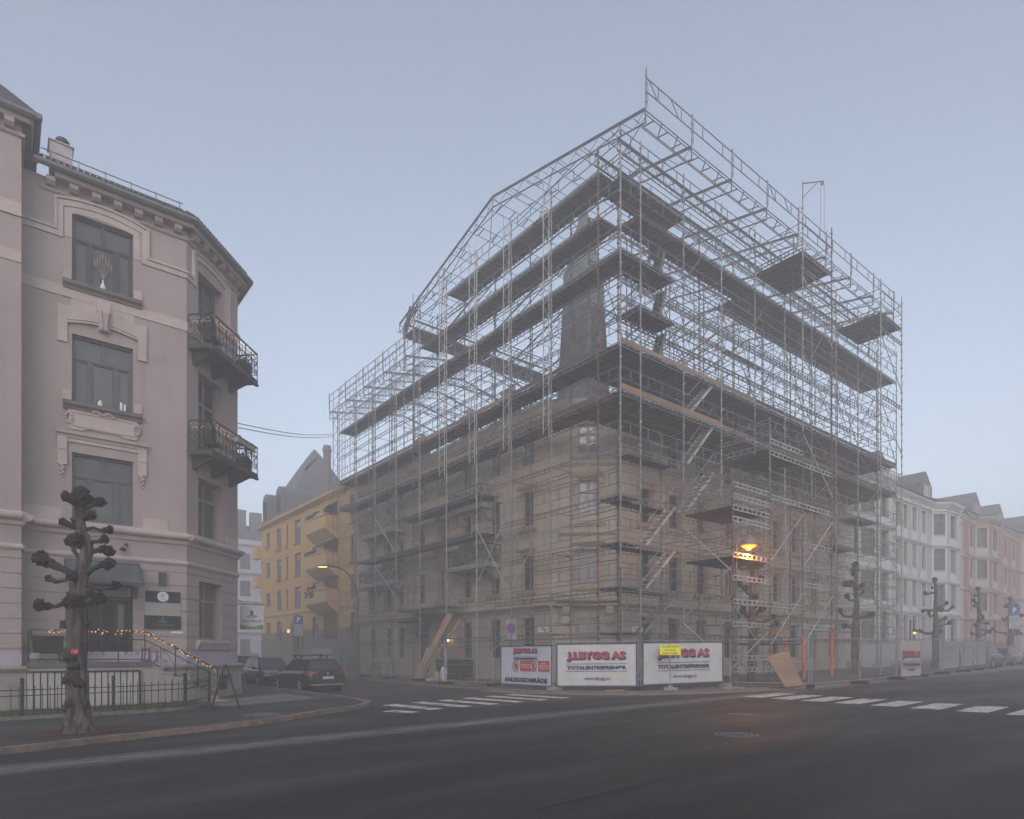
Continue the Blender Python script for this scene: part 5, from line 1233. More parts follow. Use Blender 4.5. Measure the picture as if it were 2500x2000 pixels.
def banner(fp_, label, m, u0, u1, z0, z1, blue=True, seed=0):
    _, p, q, d, nrm = fp_; mid = p+d*((u0+u1)/2)
    t = thing('site_banner', tuple(mid), label, 'banner', 'building site banners tied to the fence')
    banner_mesh(p,d,nrm,u0,u1,z0,z1,m,t,'cloth',.05,seed=seed)
    b = MB(); w_ = .045; o = .072
    for a,b_,c,e in ((u0,u1,z1-w_,z1),(u0,u1,z0,z0+w_),(u0,u0+w_,z0,z1),(u1-w_,u1,z0,z1)):
        b.beam(p+d*((a+b_)/2 if b_-a < .1 else a)+nrm*o+V((0,0,(c+e)/2 if e-c < .1 else c)), p+d*((a+b_)/2 if b_-a < .1 else b_)+nrm*o+V((0,0,(c+e)/2 if e-c < .1 else e)), .012 if e-c < .1 else w_, w_ if e-c < .1 else .012, up=(0,0,1) if e-c < .1 else tuple(nrm))
    if blue: b.build('border', M['navy'], t)
    return t, p, d, nrm, (u0+u1)/2
def words(bn, body, z, w_, h, m, off=.07, du=0, bold=.02):
    t, p, d, nrm, uc_ = bn
    return text_part(body, h*1.35, p+d*(uc_+du)+nrm*off+V((0,0,z)), d, (0,0,1), m, t, bold=bold, width=w_, height=h)
def company(bn, zt, s, thick=True, m=None):
    t, p, d, nrm, uc_ = bn
    for k in range(4 if thick else 1): words(bn, 'J.I.BYGG AS', zt-.012*k*s, 2.15*s, .36*s, M['navy'], .066+.0012*k, .015*k*s, .03)
    words(bn, 'J.I.BYGG AS', zt+.02*s, 2.15*s, .35*s, M['red_print'], .078, -.012*s, .022)
    words(bn, 'TOTALENTREPRENØR', zt-.41*s, 2.18*s, .145*s, M['navy'], .074, 0, .014)
    b = MB()
    for z in (zt-.27*s, zt-.54*s): b.beam(p+d*(uc_-1.12*s)+nrm*.074+V((0,0,z)),p+d*(uc_+1.12*s)+nrm*.074+V((0,0,z)),.006,.016*s)
    b.build('rule', M['navy'], t)
L2 = (FB[1][0]-FB[2][0])**2; Ln = lambda i: hypot(FB[i+1][0]-FB[i][0],FB[i+1][1]-FB[i][1])
B1 = banner(F1,'bluish white banner with two red warning signs and ANLEGGSOMRÅDE in black',M['banner_blue'],.08,Ln(0)-.1,.12,1.88,seed=1)
B2 = banner(F2_,'middle white banner with the whole red and navy company name',M['banner'],.08,Ln(1)-.1,.14,1.93,seed=4)
B3 = banner(F3_,'white banner on the right partly hidden by the yellow notice',M['banner'],.1,Ln(2)-.12,.18,1.95,seed=8)
for bn, z in ((B2,1.38),(B3,1.43)):
    company(bn, z, 1.12 if bn is B2 else 1.25); words(bn,'www.jibygg.no',.46 if bn is B2 else .5,1.05 if bn is B2 else 1.25,.17,M['navy'],.07,.05,.004)
company(B1,1.62,.78,True); words(B1,'ANLEGGSOMRÅDE',.38,3.0,.27,M['black_print'],.07,0,.02)
_, p_, d_, n_, uc_ = B1
for du, txt in ((.02,'Uvedkommende\ningen adgang'),(1.25,'Forsiden,\nhold barna unna\nanleggsområdet')):
    b = MB(); b.beam(p_+d_*(uc_+du-.35+.0)+n_*.072+V((0,0,.98)),p_+d_*(uc_+du+.38)+n_*.072+V((0,0,.98)),.006,.46); b.build('warning_panel', M['sign_red'], B1[0])
    text_part(txt,.11,p_+d_*(uc_+du+.02)+n_*.078+V((0,0,.98)),d_,(0,0,1),M['white_paint'],B1[0],bold=.0,width=.62)
    b = MB(); c = p_+d_*(uc_+du-.68)+n_*.076+V((0,0,.98)); ring = [c+d_*(.2*cos(2*pi*k/24))+V((0,0,.23*sin(2*pi*k/24))) for k in range(25)]; b.path(ring,.022,5,False); b.tube(c+d_*-.14+V((0,0,.16)),c+d_*.14+V((0,0,-.16)),.02,5); b.build('prohibition_ring', M['sign_red'], B1[0])
    b = MB()
    if du < 1:
        b.beam(c-d_*.0+V((0,0,-.12)),c+V((0,0,.0)),.012,.13,up=tuple(d_))
        for k in range(4): b.tube(c+d_*(-.05+.035*k),c+d_*(-.07+.047*k)+V((0,0,.12-.02*abs(k-1.5))),.014,5)
        b.tube(c+d_*.05+V((0,0,-.06)),c+d_*.11+V((0,0,.02)),.014,5)
    else:
        b.ball(c+V((0,0,.12)),.035,6,5); b.tube(c+V((0,0,.08)),c+V((0,0,-.04)),.03,5); b.tube(c+V((0,0,-.04)),c-d_*.07+V((0,0,-.17)),.016,5); b.tube(c+V((0,0,-.04)),c+d_*.06+V((0,0,-.17)),.016,5); b.tube(c+V((0,0,.05)),c+d_*.12+V((0,0,.0)),.014,5)
    b.build('pictogram', M['black_print'], B1[0])
F4 = (None, V((13.95,-5.6,gz(14)+.1)), None, V((1,.04,0)).normalized(), V((.04,-1,0)))
B4 = banner(F4,'lone buff and white banner on the fence far along the main street',M['banner_buff'],.3,3.2,.12,1.92,False,11)
company(B4,1.2,1.2,True); words(B4,'www.jibygg.no',.45,1.2,.15,M['navy'],.07,0,.004)
for x0, x1, y0, y1, lb in ((21.5,25.6,-5.12,-4.9,'first'),(25.9,29.1,-4.9,-4.65,'second'),(29.3,32.5,-4.62,-4.45,'third')):
    pp = V((x0,y0+.08,gz(x0)+.12)); qq = V((x1,y1+.08,gz(x1)+.12)); dd = (qq-pp); LL = dd.length; dd.normalize()
    t = thing('fence_sheeting', tuple((pp+qq)/2), {'first':'grey sheet behind the mesh, nearest of the sheeted stretch','second':'grey sheet behind the mesh, between the two other sheets','third':'grey sheet behind the mesh beside the parked dark car'}[lb], 'sheeting', 'grey sheets on the far fence')
    banner_mesh(pp,dd,V((dd.y,-dd.x,0)),0,LL,.25,1.85,M['banner_grey'],t,'cloth',-.05,.02,x0)
    fbn = (t,pp,dd,V((dd.y,-dd.x,0)),LL/2); words(fbn,'J.I.BYGG AS',1.45,1.9,.25,mat('faded_red_print',(.36,.27,.28),.8),-.02)
# yellow notice on its own stand
t = thing('yellow_notice', (.42,-2.25,gz(.4)+.09), 'bright yellow notice board on a thin pole in a concrete foot', 'sign')
bx, by, bz = .42, -2.25, gz(.4)+.09; rt = V((.781,-.6244,0)); fw3 = V((-.6244,-.781,0))
b = MB(); b.tube((bx,by,bz),(bx,by,bz+1.95),.026,8); b.build('pole', M['fence'], t)
b = MB(); b.beam(V((bx,by,bz+.06))-rt*.27,V((bx,by,bz+.06))+rt*.27,.3,.11); b.beam(V((bx,by,bz+.14))-rt*.1,V((bx,by,bz+.14))+rt*.1,.2,.08); b.build('foot', M['concrete'], t)
c = V((bx,by,bz+1.62))+fw3*.04
b = MB(); b.beam(c-rt*.42,c+rt*.42,.012,.40); b.build('board', mat('signal_yellow', (.86,.80,.02), .6, var=.05), t)
for k, s_ in enumerate(('Vennligst benytt','fortau på','andre siden')): text_part(s_,.12,c+fw3*.01+V((0,0,.125-.125*k)),rt,(0,0,1),M['black_print'],t,width=(.74,.42,.58)[k])
# no parking sign
t = thing('no_parking_sign', (-1.2,5.95,gz(-1.2)), 'round blue and red no parking sign wrapped in clear plastic on a pole', 'sign')
b = MB(); b.tube((-1.2,5.95,0),(-1.2,5.95,3.15),.03,8); b.build('pole', M['grey_pole'], t)
c = V((-1.2,5.95,2.83))-V((.5,.6,0))*.06
ax = V((-.9,-.42,.05)).normalized()
b = MB(); b.lathe(c,[(.26,0),(.26,.015)],24,ax); b.build('sign_rim', M['red_print'], t)
b = MB(); b.lathe(c+ax*.016,[(.195,0),(.195,.004)],24,ax); b.build('sign_face', mat('sign_blue', (.03,.10,.36), .5), t)
sd = ax.cross(V((0,0,1))).normalized(); b = MB(); b.tube(c+ax*.025+sd*-.17+V((0,0,.17)),c+ax*.025+sd*.17+V((0,0,-.17)),.025,5); b.build('slash', M['red_print'], t)
b = MB(); b.beam(c-ax*.02+V((0,0,.36)),c-ax*.02+V((0,0,-.72)),.012,.56,up=tuple(ax.cross(V((0,0,1))).cross(V((0,0,1)))*-1)); 
b = MB(); P1 = c-ax*.03; w2 = .30; b.add([P1-sd*w2+V((0,0,-.58)),P1+sd*w2*.8+V((0,0,-.55)),P1+sd*w2+V((0,0,.38)),P1-sd*w2*.9+V((0,0,.40)),P1-sd*w2-ax*.01+V((0,0,-.58)),P1+sd*w2*.8-ax*.01+V((0,0,-.55)),P1+sd*w2-ax*.01+V((0,0,.38)),P1-sd*w2*.9-ax*.01+V((0,0,.40))],[(0,1,2,3),(7,6,5,4),(0,4,5,1),(1,5,6,2),(2,6,7,3),(3,7,4,0)]); b.build('plastic_sheet', mat('cloudy_plastic', (.30,.30,.31), .3, var=.2), t)
# parking signs
def parking_sign(x, y, zc, s, label, fz):
    t = thing('parking_sign', (x,y,gz(x)), label, 'sign', 'blue parking signs'); b = MB(); b.tube((x,y,gz(x)),(x,y,zc+.5*s),.035,6); b.build('pole', M['grey_pole'], t)
    c = V((x,y,zc))+fw3*.05; b = MB(); b.beam(c-rt*.34*s,c+rt*.34*s,.012,.62*s); b.build('board', mat('parking_blue',(.045,.115,.29),.5), t)  # board blue is dulled: haze fading put into the colour
    text_part('P',.5*s,c+fw3*.012,rt,(0,0,1),M['white_paint'],t,bold=.02)
    c2 = c+V((0,0,-.78*s)); b = MB(); b.beam(c2-rt*.34*s,c2+rt*.34*s,.012,.86*s); b.build('sub_board', mat('sub_sign', (.42,.44,.47), .6), t)
    for k in range(4): text_part(('8 - 18','(8 - 16)','2 t','+avgift')[k],.15*s,c2+fw3*.012+V((0,0,(.28-.19*k)*s)),rt,(0,0,1),M['black_print'],t)
parking_sign(-.6,36.0,4.55,1.15,'blue parking sign on a pole in front of the yellow house',0)
parking_sign(42.2,-3.6,5.05,1.2,'blue parking sign at the foggy far end beside the last pollarded tree',0)
# ================================================================ street lamps
M['lamp_orange'] = emit('sodium_lamp', (1,.36,.05), 2.4); M['lamp_halo'] = emit('sodium_halo', (1,.30,.025), 1.1)
t = thing('street_lamp', (5.05,-2.3,gz(5)), 'old grey street lamp with lit orange sodium bulb, standing in the loading tower', 'street lamp')
lx, ly = 5.05, -2.3
b = MB(); b.path([(lx,ly,gz(lx)),(lx,ly,1.2),(lx,ly,1.22),(lx,ly,6.5)],[.11,.10,.075,.055],10); b.build('pole', M['grey_pole'], t)
hd = V((lx,ly,0))+rt*.57
b = MB(); arc = [V((lx,ly,6.5))+rt*(.02)+V((0,0,0))]+[V((lx,ly,6.9))+rt*(.28-.28*cos(pi*k/8))+V((0,0,.34*sin(pi*k/8))) for k in range(9)]+[V((hd.x,hd.y,6.85))]
b.path(arc,.028,7); b.build('arm', M['grey_pole'], t)
b = MB(); b.lathe((hd.x,hd.y,6.40),[(.36,.0),(.37,.04),(.34,.14),(.24,.28),(.12,.38),(.07,.46)],18); b.build('lamp_hood', mat('lamp_hood', (.22,.19,.17), .5, var=.1), t, True)
b = MB(); b.lathe((hd.x,hd.y,6.40),[(.33,0),(.31,-.04),(.22,-.09),(.10,-.11)],18); b.build('lamp_halo', M['lamp_halo'], t, True)  # glowing cup added round the bulb for its orange halo
b = MB(); b.ball((hd.x,hd.y,6.30),.13,12,8,(1.2,1.2,.8)); b.build('bulb', M['lamp_orange'], t, True)
pl_ = bpy.data.lights.new('SodiumLight','POINT'); pl_.energy = 200; pl_.color = (1,.33,.05); pl_.shadow_soft_size = .17; po = bpy.data.objects.new('SodiumLight', pl_); COL.objects.link(po); po.location = (hd.x,hd.y,5.95)
t = thing('street_lamp', (.05,22.9,0), 'slender arched street lamp with a warm light, on the side street', 'street lamp')
lx, ly = -1.55, 22.3
t.location = (lx,ly,0)
b = MB(); b.path([(lx,ly,0),(lx,ly,3.0),(lx,ly,5.2)]+[(lx-1.65*(1-cos(k*pi/16)),ly,5.2+2.2*sin(k*pi/16)) for k in range(1,9)]+[(lx-2.2,ly,7.42)],[.09,.075,.06]+[.05]*9,8); b.build('pole', M['grey_pole'], t)
b = MB(); b.beam((lx-2.05,ly,7.42),(lx-2.75,ly,7.36),.16,.09); b.build('lamp_head', M['grey_pole'], t)
b = MB(); b.beam((lx-2.2,ly,7.34),(lx-2.75,ly,7.29),.13,.04); b.build('light_panel', emit('warm_street_light', (1,.60,.25), 2.2), t)
# wall lantern by the beige house door
t = thing('wall_lantern', (1.5,15.6,2.4), 'small lit wall lantern on the beige house beside its dark door', 'lantern'); b = MB(); b.beam((1.6,15.55,2.62),(1.35,15.55,2.62),.04,.04); b.beam((1.36,15.55,2.28),(1.36,15.55,2.34),.2,.2); b.lathe((1.36,15.55,2.55),[(.15,0),(.02,.12)],6); b.build('frame', M['black_iron'], t); b = MB(); b.ball((1.36,15.55,2.45),.09,8,6); b.build('bulb', emit('lantern_glow', (1,.55,.16), 14), t)
# overhead wires across the side street
for z, lb in ((11.2,'upper'),(11.02,'lower')):
    b = MB(); pts = []
    for k in range(17):
        q = k/16; pts.append((-12.8+12.8*q, 9.7+20.2*q, z+7.8*q-.25*sin(pi*q)))
    o = b.path(pts,.018,4).build('overhead_wire', M['black_iron']); tag(o,'thin '+lb+' wire strung from the pink corner house across to the scaffold','cable','wires over the side street')
# ================================================================ shop signs on the pink house
M['leaf'] = mat('leaf_green', (.10,.30,.03), .6); M['ring_blue'] = mat('ring_blue', (.08,.28,.45), .6)
def leaf_logo(parent, c, x, s):
    n_ = x.cross(V((0,0,1))); b = MB()
    for k, (a, h) in enumerate(((-.5,.75),(-.22,1.0),(.05,1.15),(.3,1.0),(.55,.7))):
        base = c+x*(.03*(k-2))*s; tip = c+(x*(a*.45)+V((0,0,h)))*s*.8; mid = (base+tip)/2; wd = x*.10*s; 
        b.add([base,mid-wd,tip,mid+wd,base+n_*.004,mid-wd+n_*.004,tip+n_*.004,mid+wd+n_*.004],[(0,1,2,3),(7,6,5,4),(0,4,5,1),(1,5,6,2),(2,6,7,3),(3,7,4,0)])
    b.build('leaf_emblem', M['leaf'], parent)
    b = MB(); 
    for rr in (.75,.48): b.path([c+x*(rr*s*cos(2*pi*k/20))+V((0,0,-.05*s+.18*rr*s*sin(2*pi*k/20)))+n_*.006 for k in range(21)],.028*s,4,False)
    b.build('ripple_emblem', M['ring_blue'], parent)
t = thing('projecting_sign', (-12.3,10.1,3.0), 'square white shop sign with green leaf, jutting from the pink house corner', 'sign')
c = V((-12.05,10.35,3.12)); b = MB(); b.beam(c-rt*.52,c+rt*.52,.06,1.02); b.build('board', mat('white_board', (.66,.65,.66), .5, var=.04), t)
b = MB(); b.beam(c+V((0,0,.58))-rt*.78,c+V((0,0,.58))+rt*.52,.03,.03); b.tube(c+V((0,0,.9))-rt*.75,c+V((0,0,.58))-rt*.3,.012,5); b.build('bracket', M['black_iron'], t)
q = c+fw3*.034; leaf_logo(t, q+V((0,0,.08)), rt, .34); text_part('Sweet Beauty',.16,q+V((0,0,-.15)),rt,(0,0,1),M['black_print'],t,width=.84,height=.15)
b = MB(); pts = [q+rt*(-.5+.1*k)+V((0,0,-.34+.04*sin(k*.55+2))) for k in range(11)]; low = [q+rt*.5+V((0,0,-.5)),q-rt*.5+V((0,0,-.5))]
allp = pts+low; n_ = len(allp); b.add(allp+[p-fw3*.02 for p in allp],[tuple(range(n_)),tuple(reversed(range(n_,2*n_)))]+[(i,(i+1)%n_,n_+(i+1)%n_,n_+i) for i in range(n_)]); b.build('green_band', M['leaf'], t)
for k in range(2): text_part('velvære  hud  massasje',.05,q+fw3*.004+V((0,0,-.41-.05*k)),rt,(0,0,1),M['white_paint'],t,width=.6)
xM = V((1,0,0)); t = thing('wall_sign', (-16.2,7.0,2.6), 'glass wall sign with two black panels beside the entrance door', 'sign')
b = MB(); fm.box(b,3.42,4.55,2.4,3.78,.025,.04); b.build('glass_plate', mat('sign_glass', (.36,.33,.32), .25, var=.05), t)
b = MB(); fm.box(b,3.44,4.54,3.36,3.76,.041,.055); b.build('upper_panel', M['black_print'], t)
b = MB(); fm.box(b,3.40,4.56,2.42,2.90,.041,.055); b.build('lower_panel', M['black_print'], t)
b = MB(); b.lathe(fm.p(3.98,3.57,.056),[(.18,0),(.18,.006)],24,(0,-1,0)); b.build('white_disc', M['white_paint'], t)
text_part('T.',.17,fm.p(3.98,3.59,.064),xM,(0,0,1),M['black_print'],t); text_part('TERAPIROM',.03,fm.p(3.98,3.47,.064),xM,(0,0,1),M['black_print'],t); text_part('www.terapirom.no',.035,fm.p(3.98,3.39,.06),xM,(0,0,1),M['concrete'],t)
leaf_logo(t, fm.p(3.98,2.70,.057), xM, .21); text_part('Sweet Beauty',.12,fm.p(3.98,2.565,.057),xM,(0,0,1),mat('copper_print',(.30,.13,.06),.5),t,width=.72); text_part('SALONG & SPA',.04,fm.p(3.98,2.475,.057),xM,(0,0,1),M['concrete'],t)
# street name plates on the corner house
for F_, u, s_, lb in ((bl,28.6-6.75,'Tors gate','small white street name plate left of the chamfered corner'),(br,1.0,'Gabels gate','small white street name plate right of the chamfered corner')):
    t = thing('street_name_plate', tuple(F_.p(u,2.85,.02)), lb, 'sign', 'street name plates'); b = MB(); F_.box(b,u-.42,u+.42,2.72,2.98,.01,.03); b.build('plate', M['white_paint'], t); text_part(s_,.2,F_.p(u,2.85,.032),F_.u,(0,0,1),M['black_print'],t,width=.66)
# ================================================================ iron front fence
IR = M['black_iron']
t = thing('iron_fence', (-18.5,2.8,gz(-18.5)), 'low black iron picket fence in front of the pink corner house', 'fence')
line = [(-24,3.1),(-20.5,3.08),(-18,2.80),(-16.2,2.93),(-15.06,4.85)]
b = MB(); pk = MB()
for i in range(len(line)-1):
    p = V((*line[i],gz(line[i][0])+.16)); q = V((*line[i+1],gz(line[i+1][0])+.16)); L = (q-p).length
    for z in (.18,.58,.73): b.beam(p+V((0,0,z)),q+V((0,0,z)),.03,.025)
    k = int(L/.165)
    for j in range(1,k): c = p+(q-p)*(j/k); pk.beam(c+V((0,0,.05)),c+V((0,0,.84)),.018,.018)
b.build('rail', IR, t); pk.build('pickets', IR, t)
for x, y in ((-20.1,3.05),(-18.06,2.80),(-16.2,2.93),(-15.06,4.85)):
    b = MB(); z = gz(x)+.15; b.tube((x,y,z),(x,y,z+.93),.042,8); b.lathe((x,y,z+.93),[(.055,0),(.055,.03),(.02,.04),(.05,.07),(.05,.11),(.01,.14)],8); b.build('post', IR, t)
# sandwich board seen edge-on
t = thing('sandwich_board', (-15.3,2.2,gz(-15)+.1), 'black A-frame pavement sign standing edge-on beside the steps', 'sign')
A0, A1 = V((-15.62,2.28,gz(-15.6)+.11)), V((-14.92,1.85,gz(-15)+.11)); up_ = V((0,0,1.32)); dp = V((.244,.97,0))*.6; mid = (A0+A1)/2+up_
for S_, nm in ((A0,'board'),(A1,'board')):
    b = MB(); top = mid+(S_-(A0+A1)/2)*.06
    for e in (V((0,0,0)),dp): b.beam(S_+e,top+e,.045,.05)
    b.beam(top,top+dp,.04,.05); lo = S_+(top-S_)*.12; b.beam(lo,lo+dp,.03,.04); up2 = S_+(top-S_)*.14; b.add([up2,up2+dp,top+dp,top,up2+V((0,0,.01)),up2+dp+V((0,0,.01)),top+dp+V((0,0,.01)),top+V((0,0,.01))],[(0,1,2,3),(7,6,5,4),(0,4,5,1),(2,6,7,3)]); b.build('board', IR, t)
b = MB(); l0 = A0+(mid-A0)*.7; l1 = A1+(mid-A1)*.7; b.tube(l0,l1,.008,4); b.build('stay', IR, t)
# ================================================================ things on the landing, balconies and sills
def bulbs(parent, pts, r=.014, m=None):
    b = MB()
    for p in pts: b.ball(p, r, 5, 4)
    return tag(b.build('light_bulbs', m or M['fairy'], parent), kind='stuff')
M['fairy'] = emit('fairy_bulb', (1,.45,.05), 1.3); M['fairy2'] = emit('fairy_bulb_dim', (1,.55,.22), .9)
M['needles'] = mat('fir_garland', (.045,.06,.03), .9, scale=9, col2=(.09,.08,.045))
t = thing('garland', (-16.8,5.5,2.3), 'fir garland with warm fairy lights wound along the stair railing', 'garland')
r = random.Random(2); path = [(-19.5,2.22)]+[(-19.3+.25*k,2.25+.03*sin(k*1.7)) for k in range(10)]+[(-16.85+.2*k,2.28-.60*.2*k+.02*sin(k*2)) for k in range(12)]
b = MB(); bp_ = []
for i in range(len(path)-1):
    (x0,z0),(x1,z1) = path[i],path[i+1]
    b.tube((x0,5.56,z0),(x1,5.56,z1),.012,4)
    for k in range(16):
        q = r.random(); x, z = x0+(x1-x0)*q, z0+(z1-z0)*q; dx, dy, dz = r.uniform(-.09,.09), r.uniform(-.07,.05), r.uniform(-.09,.06)
        b.add([(x,5.56,z),(x+dx,5.56+dy,z+dz),(x+dx*.8+.012,5.56+dy,z+dz*.8+.012)],[(0,1,2)])
    for k in range(3): q = r.random(); bp_.append((x0+(x1-x0)*q+r.uniform(-.04,.04),5.52+r.uniform(-.04,.02),z0+(z1-z0)*q+r.uniform(-.08,.05)))
b.build('fir_twigs', M['needles'], t); bulbs(t, bp_)
t = thing('lit_fir_tree', (-18.72,6.3,1.29), 'small potted conifer with fairy lights behind the pollarded tree trunk', 'potted tree')
b = MB(); 
for k in range(900):
    z = r.uniform(.42,1.75); rr = .26*(1-(z-.42)/1.4)+.02; a = r.uniform(0,6.28); q = rr*sqrt(r.random()); x, y = -18.72+q*cos(a), 6.3+q*sin(a); dx, dy = .05*cos(a), .05*sin(a)
    b.add([(x,y,1.29+z),(x+dx-.012,y+dy,1.29+z+r.uniform(-.02,.05)),(x+dx+.012,y+dy+.012,1.29+z+r.uniform(-.02,.05))],[(0,1,2)])
b.build('foliage', M['needles'], t); b = MB(); b.lathe((-18.72,6.3,1.29),[(.26,0),(.30,.42),(.26,.42)],14); b.build('planter', mat('grey_planter', (.07,.07,.075), .7), t)
bulbs(t,[(-18.72+.24*(1-q)*cos(9*q)-.03,6.3-.24*(1-q)-.02,1.72+1.3*q) for q in [k/22 for k in range(22)]])
t = thing('barbecue_table', (-19.3,6.1,1.29), 'black covered garden table folded on the landing beside the railing', 'table')
b = MB(); b.box(-19.75,-19.02,5.95,6.35,1.55,2.05); b.box(-19.78,-19.0,5.93,6.37,2.05,2.10); b.build('cover', M['rubber'], t)
for x, dx in ((-19.7,-.0),(-19.08,.18)):
    b = MB(); b.tube((x,6.1,1.29),(x-dx*.5,6.1,1.6),.018,5); b.tube((x+.3,6.2,1.29),(x-.1,6.2,1.6),.018,5); b.build('leg', IR, t)
t = thing('grey_pot', (-19.82,5.85,1.29), 'round grey pot at the left end of the landing', 'pot'); MB().lathe((-19.72,5.8,1.29),[(.10,0),(.15,.1),(.15,.2),(.11,.27),(.12,.29)],12).build('body', M['concrete'], t); b = MB(); b.tube((-19.75,5.85,1.5),(-19.85,6.0,2.25),.035,6); b.build('broom_handle', M['black_iron'], t)
for x in (-16.75,-16.52):
    t = thing('lantern', (x,6.1,1.29), ('taller' if x < -16.6 else 'smaller')+' black framed candle lantern on the landing right of the door', 'lantern', 'candle lanterns on the landing'); b = MB(); h = .42 if x < -16.6 else .34
    for dx in (-.1,.1):
        for dy in (-.1,.1): b.beam((x+dx,6.1+dy,1.29),(x+dx,6.1+dy,1.29+h),.018,.018)
    for z in (1.3,1.29+h): b.box(x-.11,x+.11,5.99,6.21,z-.01,z+.012)
    b.build('frame', IR, t); MB().lathe((x,6.1,1.3),[(.045,0),(.045,.2)],10).build('candle', M['white_paint'], t)
for zf, lb in ((8.95,'lower'),(12.8,'upper')):
    t = thing('balcony_chair', tuple(ff.p(.8,zf,.5)), 'dark woven chair on the '+lb+' corner balcony', 'chair', 'chairs on the corner balconies'); b = MB(); ff.box(b,.55,1.05,zf+.36,zf+.44,.28,.75); b.build('seat', M['rubber'], t); b = MB(); ff.box(b,.52,.60,zf+.44,zf+.98,.28,.78); b.build('backrest', M['rubber'], t)
    for u in (.58,1.02):
        for d_ in (.3,.72): b = MB(); b.tube(ff.p(u,zf,d_),ff.p(u,zf+.36,d_),.018,5); b.build('leg', M['rubber'], t)
    t = thing('balcony_planter', tuple(ff.p(2.7,zf,.6)), 'square planter on the '+lb+' corner balcony', 'planter', 'planters on the corner balconies'); b = MB(); ff.box(b,2.5,2.95,zf+.01,zf+.5,.45,.85); b.build('box', M['rubber'], t); b = MB()
    for k in range(40): b.ball(ff.p(2.5+r.random()*.45,zf+.5+r.random()*.15,.45+r.random()*.4),.035,5,4)
    b.build('plant', M['needles'], t)
    t = thing('fairy_lights', tuple(ff.p(1.6,zf+1.05,.95)), 'string of tiny warm lights along the '+lb+' corner balcony rail', 'fairy lights', 'fairy lights on the corner balconies')
    bulbs(t,[ff.p(.15+3.1*q+.04*sin(q*71),zf+1.02-.22*abs(sin(q*37)),.97) for q in [k/38 for k in range(38)]]+[ff.p(.1,zf+.95-.15*abs(sin(k*1.9)),.1+.8*k/12) for k in range(12)], .013, M['fairy2'])
    b = MB(); b.path([ff.p(.15+3.1*q,zf+1.03-.05*sin(q*30)**2,.965) for q in [k/20 for k in range(21)]],.004,3); b.build('wire', IR, t)
for k in range(2):
    u = 1.75+.72*k; t = thing('flower_box', tuple(ff.p(u,9.9,1.0)), ('left' if k == 0 else 'right')+' hand flower box hung outside the lower balcony rail', 'flower box', 'flower boxes on the lower balcony'); b = MB(); ff.box(b,u-.3,u+.3,9.68,9.86,.97,1.15); b.build('box', M['concrete'], t); b = MB()
    for q in range(30): b.ball(ff.p(u-.28+.56*r.random(),9.88+r.random()*.08,1.0+r.random()*.12),.03,5,4)
    b.build('plants', M['needles'], t)
# vase with grasses in the top window
t = thing('vase', tuple(fm.p(2.2,13.9,-.12)), 'white vase with dried grasses standing in the top window', 'vase'); MB().lathe(fm.p(2.2,13.83,-.10),[(.05,0),(.085,.05),(.085,.14),(.03,.22),(.025,.30),(.03,.34)],12).build('vase_body', M['white_paint'], t, True)
b = MB()
for k in range(7): a = (k-3)*.06; b.tube(fm.p(2.2,14.17,-.1),fm.p(2.2+a*1.4,14.75+.1*(3-abs(k-3)),-.1),.010,4); b.ball(fm.p(2.2+a*1.35,14.66+.1*(3-abs(k-3)),-.1),.03,5,4,(.8,.5,5))
b.build('dried_grass', mat('dried_grass', (.30,.24,.19), .9), t)
for u, h, lb in ((2.12,.2,'small white house-shaped ornament on the middle window sill'),(2.78,.26,'white candle pair at the right of the middle window sill')):
    t = thing('sill_ornament', tuple(fm.p(u,9.95,-.1)), lb, 'ornament'); b = MB(); b.lathe(fm.p(u,9.90,-.1),[(.07,0),(.08,h*.4),(.05,h*.7),(.015,h)],10) if u < 2.5 else (b.lathe(fm.p(u-.05,9.9,-.1),[(.04,0),(.04,h)],10), b.lathe(fm.p(u+.06,9.9,-.1),[(.04,0),(.04,h*.85)],10)); b.build('body', M['white_paint'], t)
# bucket, manhole covers
M['iron_lid'] = mat('cast_iron_lid', (.035,.033,.032), .7, scale=14, col2=(.06,.057,.055), bump=.4, bscale=30)
def manhole(x, y, rad, label, m, z=0.0):
    t = thing('manhole_cover', (x,y,gz(x)+z), label, 'manhole cover'); b = MB(); z0 = gz(x)+z
    b.lathe((x,y,z0-.02),[(rad,0),(rad,.026)],28); b.build('lid', m, t)
    b = MB()
    for rr in (.95,.7,.45): 
        for k in range(int(26*rr)):
            a = 2*pi*k/int(26*rr); b.beam((x+rad*rr*cos(a),y+rad*rr*sin(a),z0+.009),(x+rad*rr*cos(a+.12/rr),y+rad*rr*sin(a+.12/rr),z0+.009),.035,.008)
    b.build('studs', mat('worn_iron', (.20,.19,.185), .55, var=.3), t)
manhole(-8.76,-10.95,.44,'worn iron manhole cover in the middle of the main street',M['iron_lid'])
manhole(-5.15,-8.88,.38,'smaller iron manhole cover further up the main street, nearer the crossing',M['iron_lid'])
manhole(-14.9,-.35,.55,'round concrete manhole cover in the corner pavement',mat('pale_lid',(.11,.105,.10),.85,var=.2,scale=6),.104)
# asphalt seam in the street
b = MB(); pts = []; r = random.Random(8)
for k in range(40): q = k/39; x = -15.8+14*q; pts.append((x,-12.85+.18*sin(q*5)+r.uniform(-.03,.03)))
for i in range(39):
    (x0,y0),(x1,y1) = pts[i],pts[i+1]; w_ = .012+.016*r.random(); b.add([(x0,y0-w_,gz(x0)+.003),(x1,y1-w_,gz(x1)+.003),(x1,y1+w_,gz(x1)+.003),(x0,y0+w_,gz(x0)+.003)],[(0,1,2,3)])
struct('road_crack', b, mat('tar_crack', (.012,.011,.011), .7))
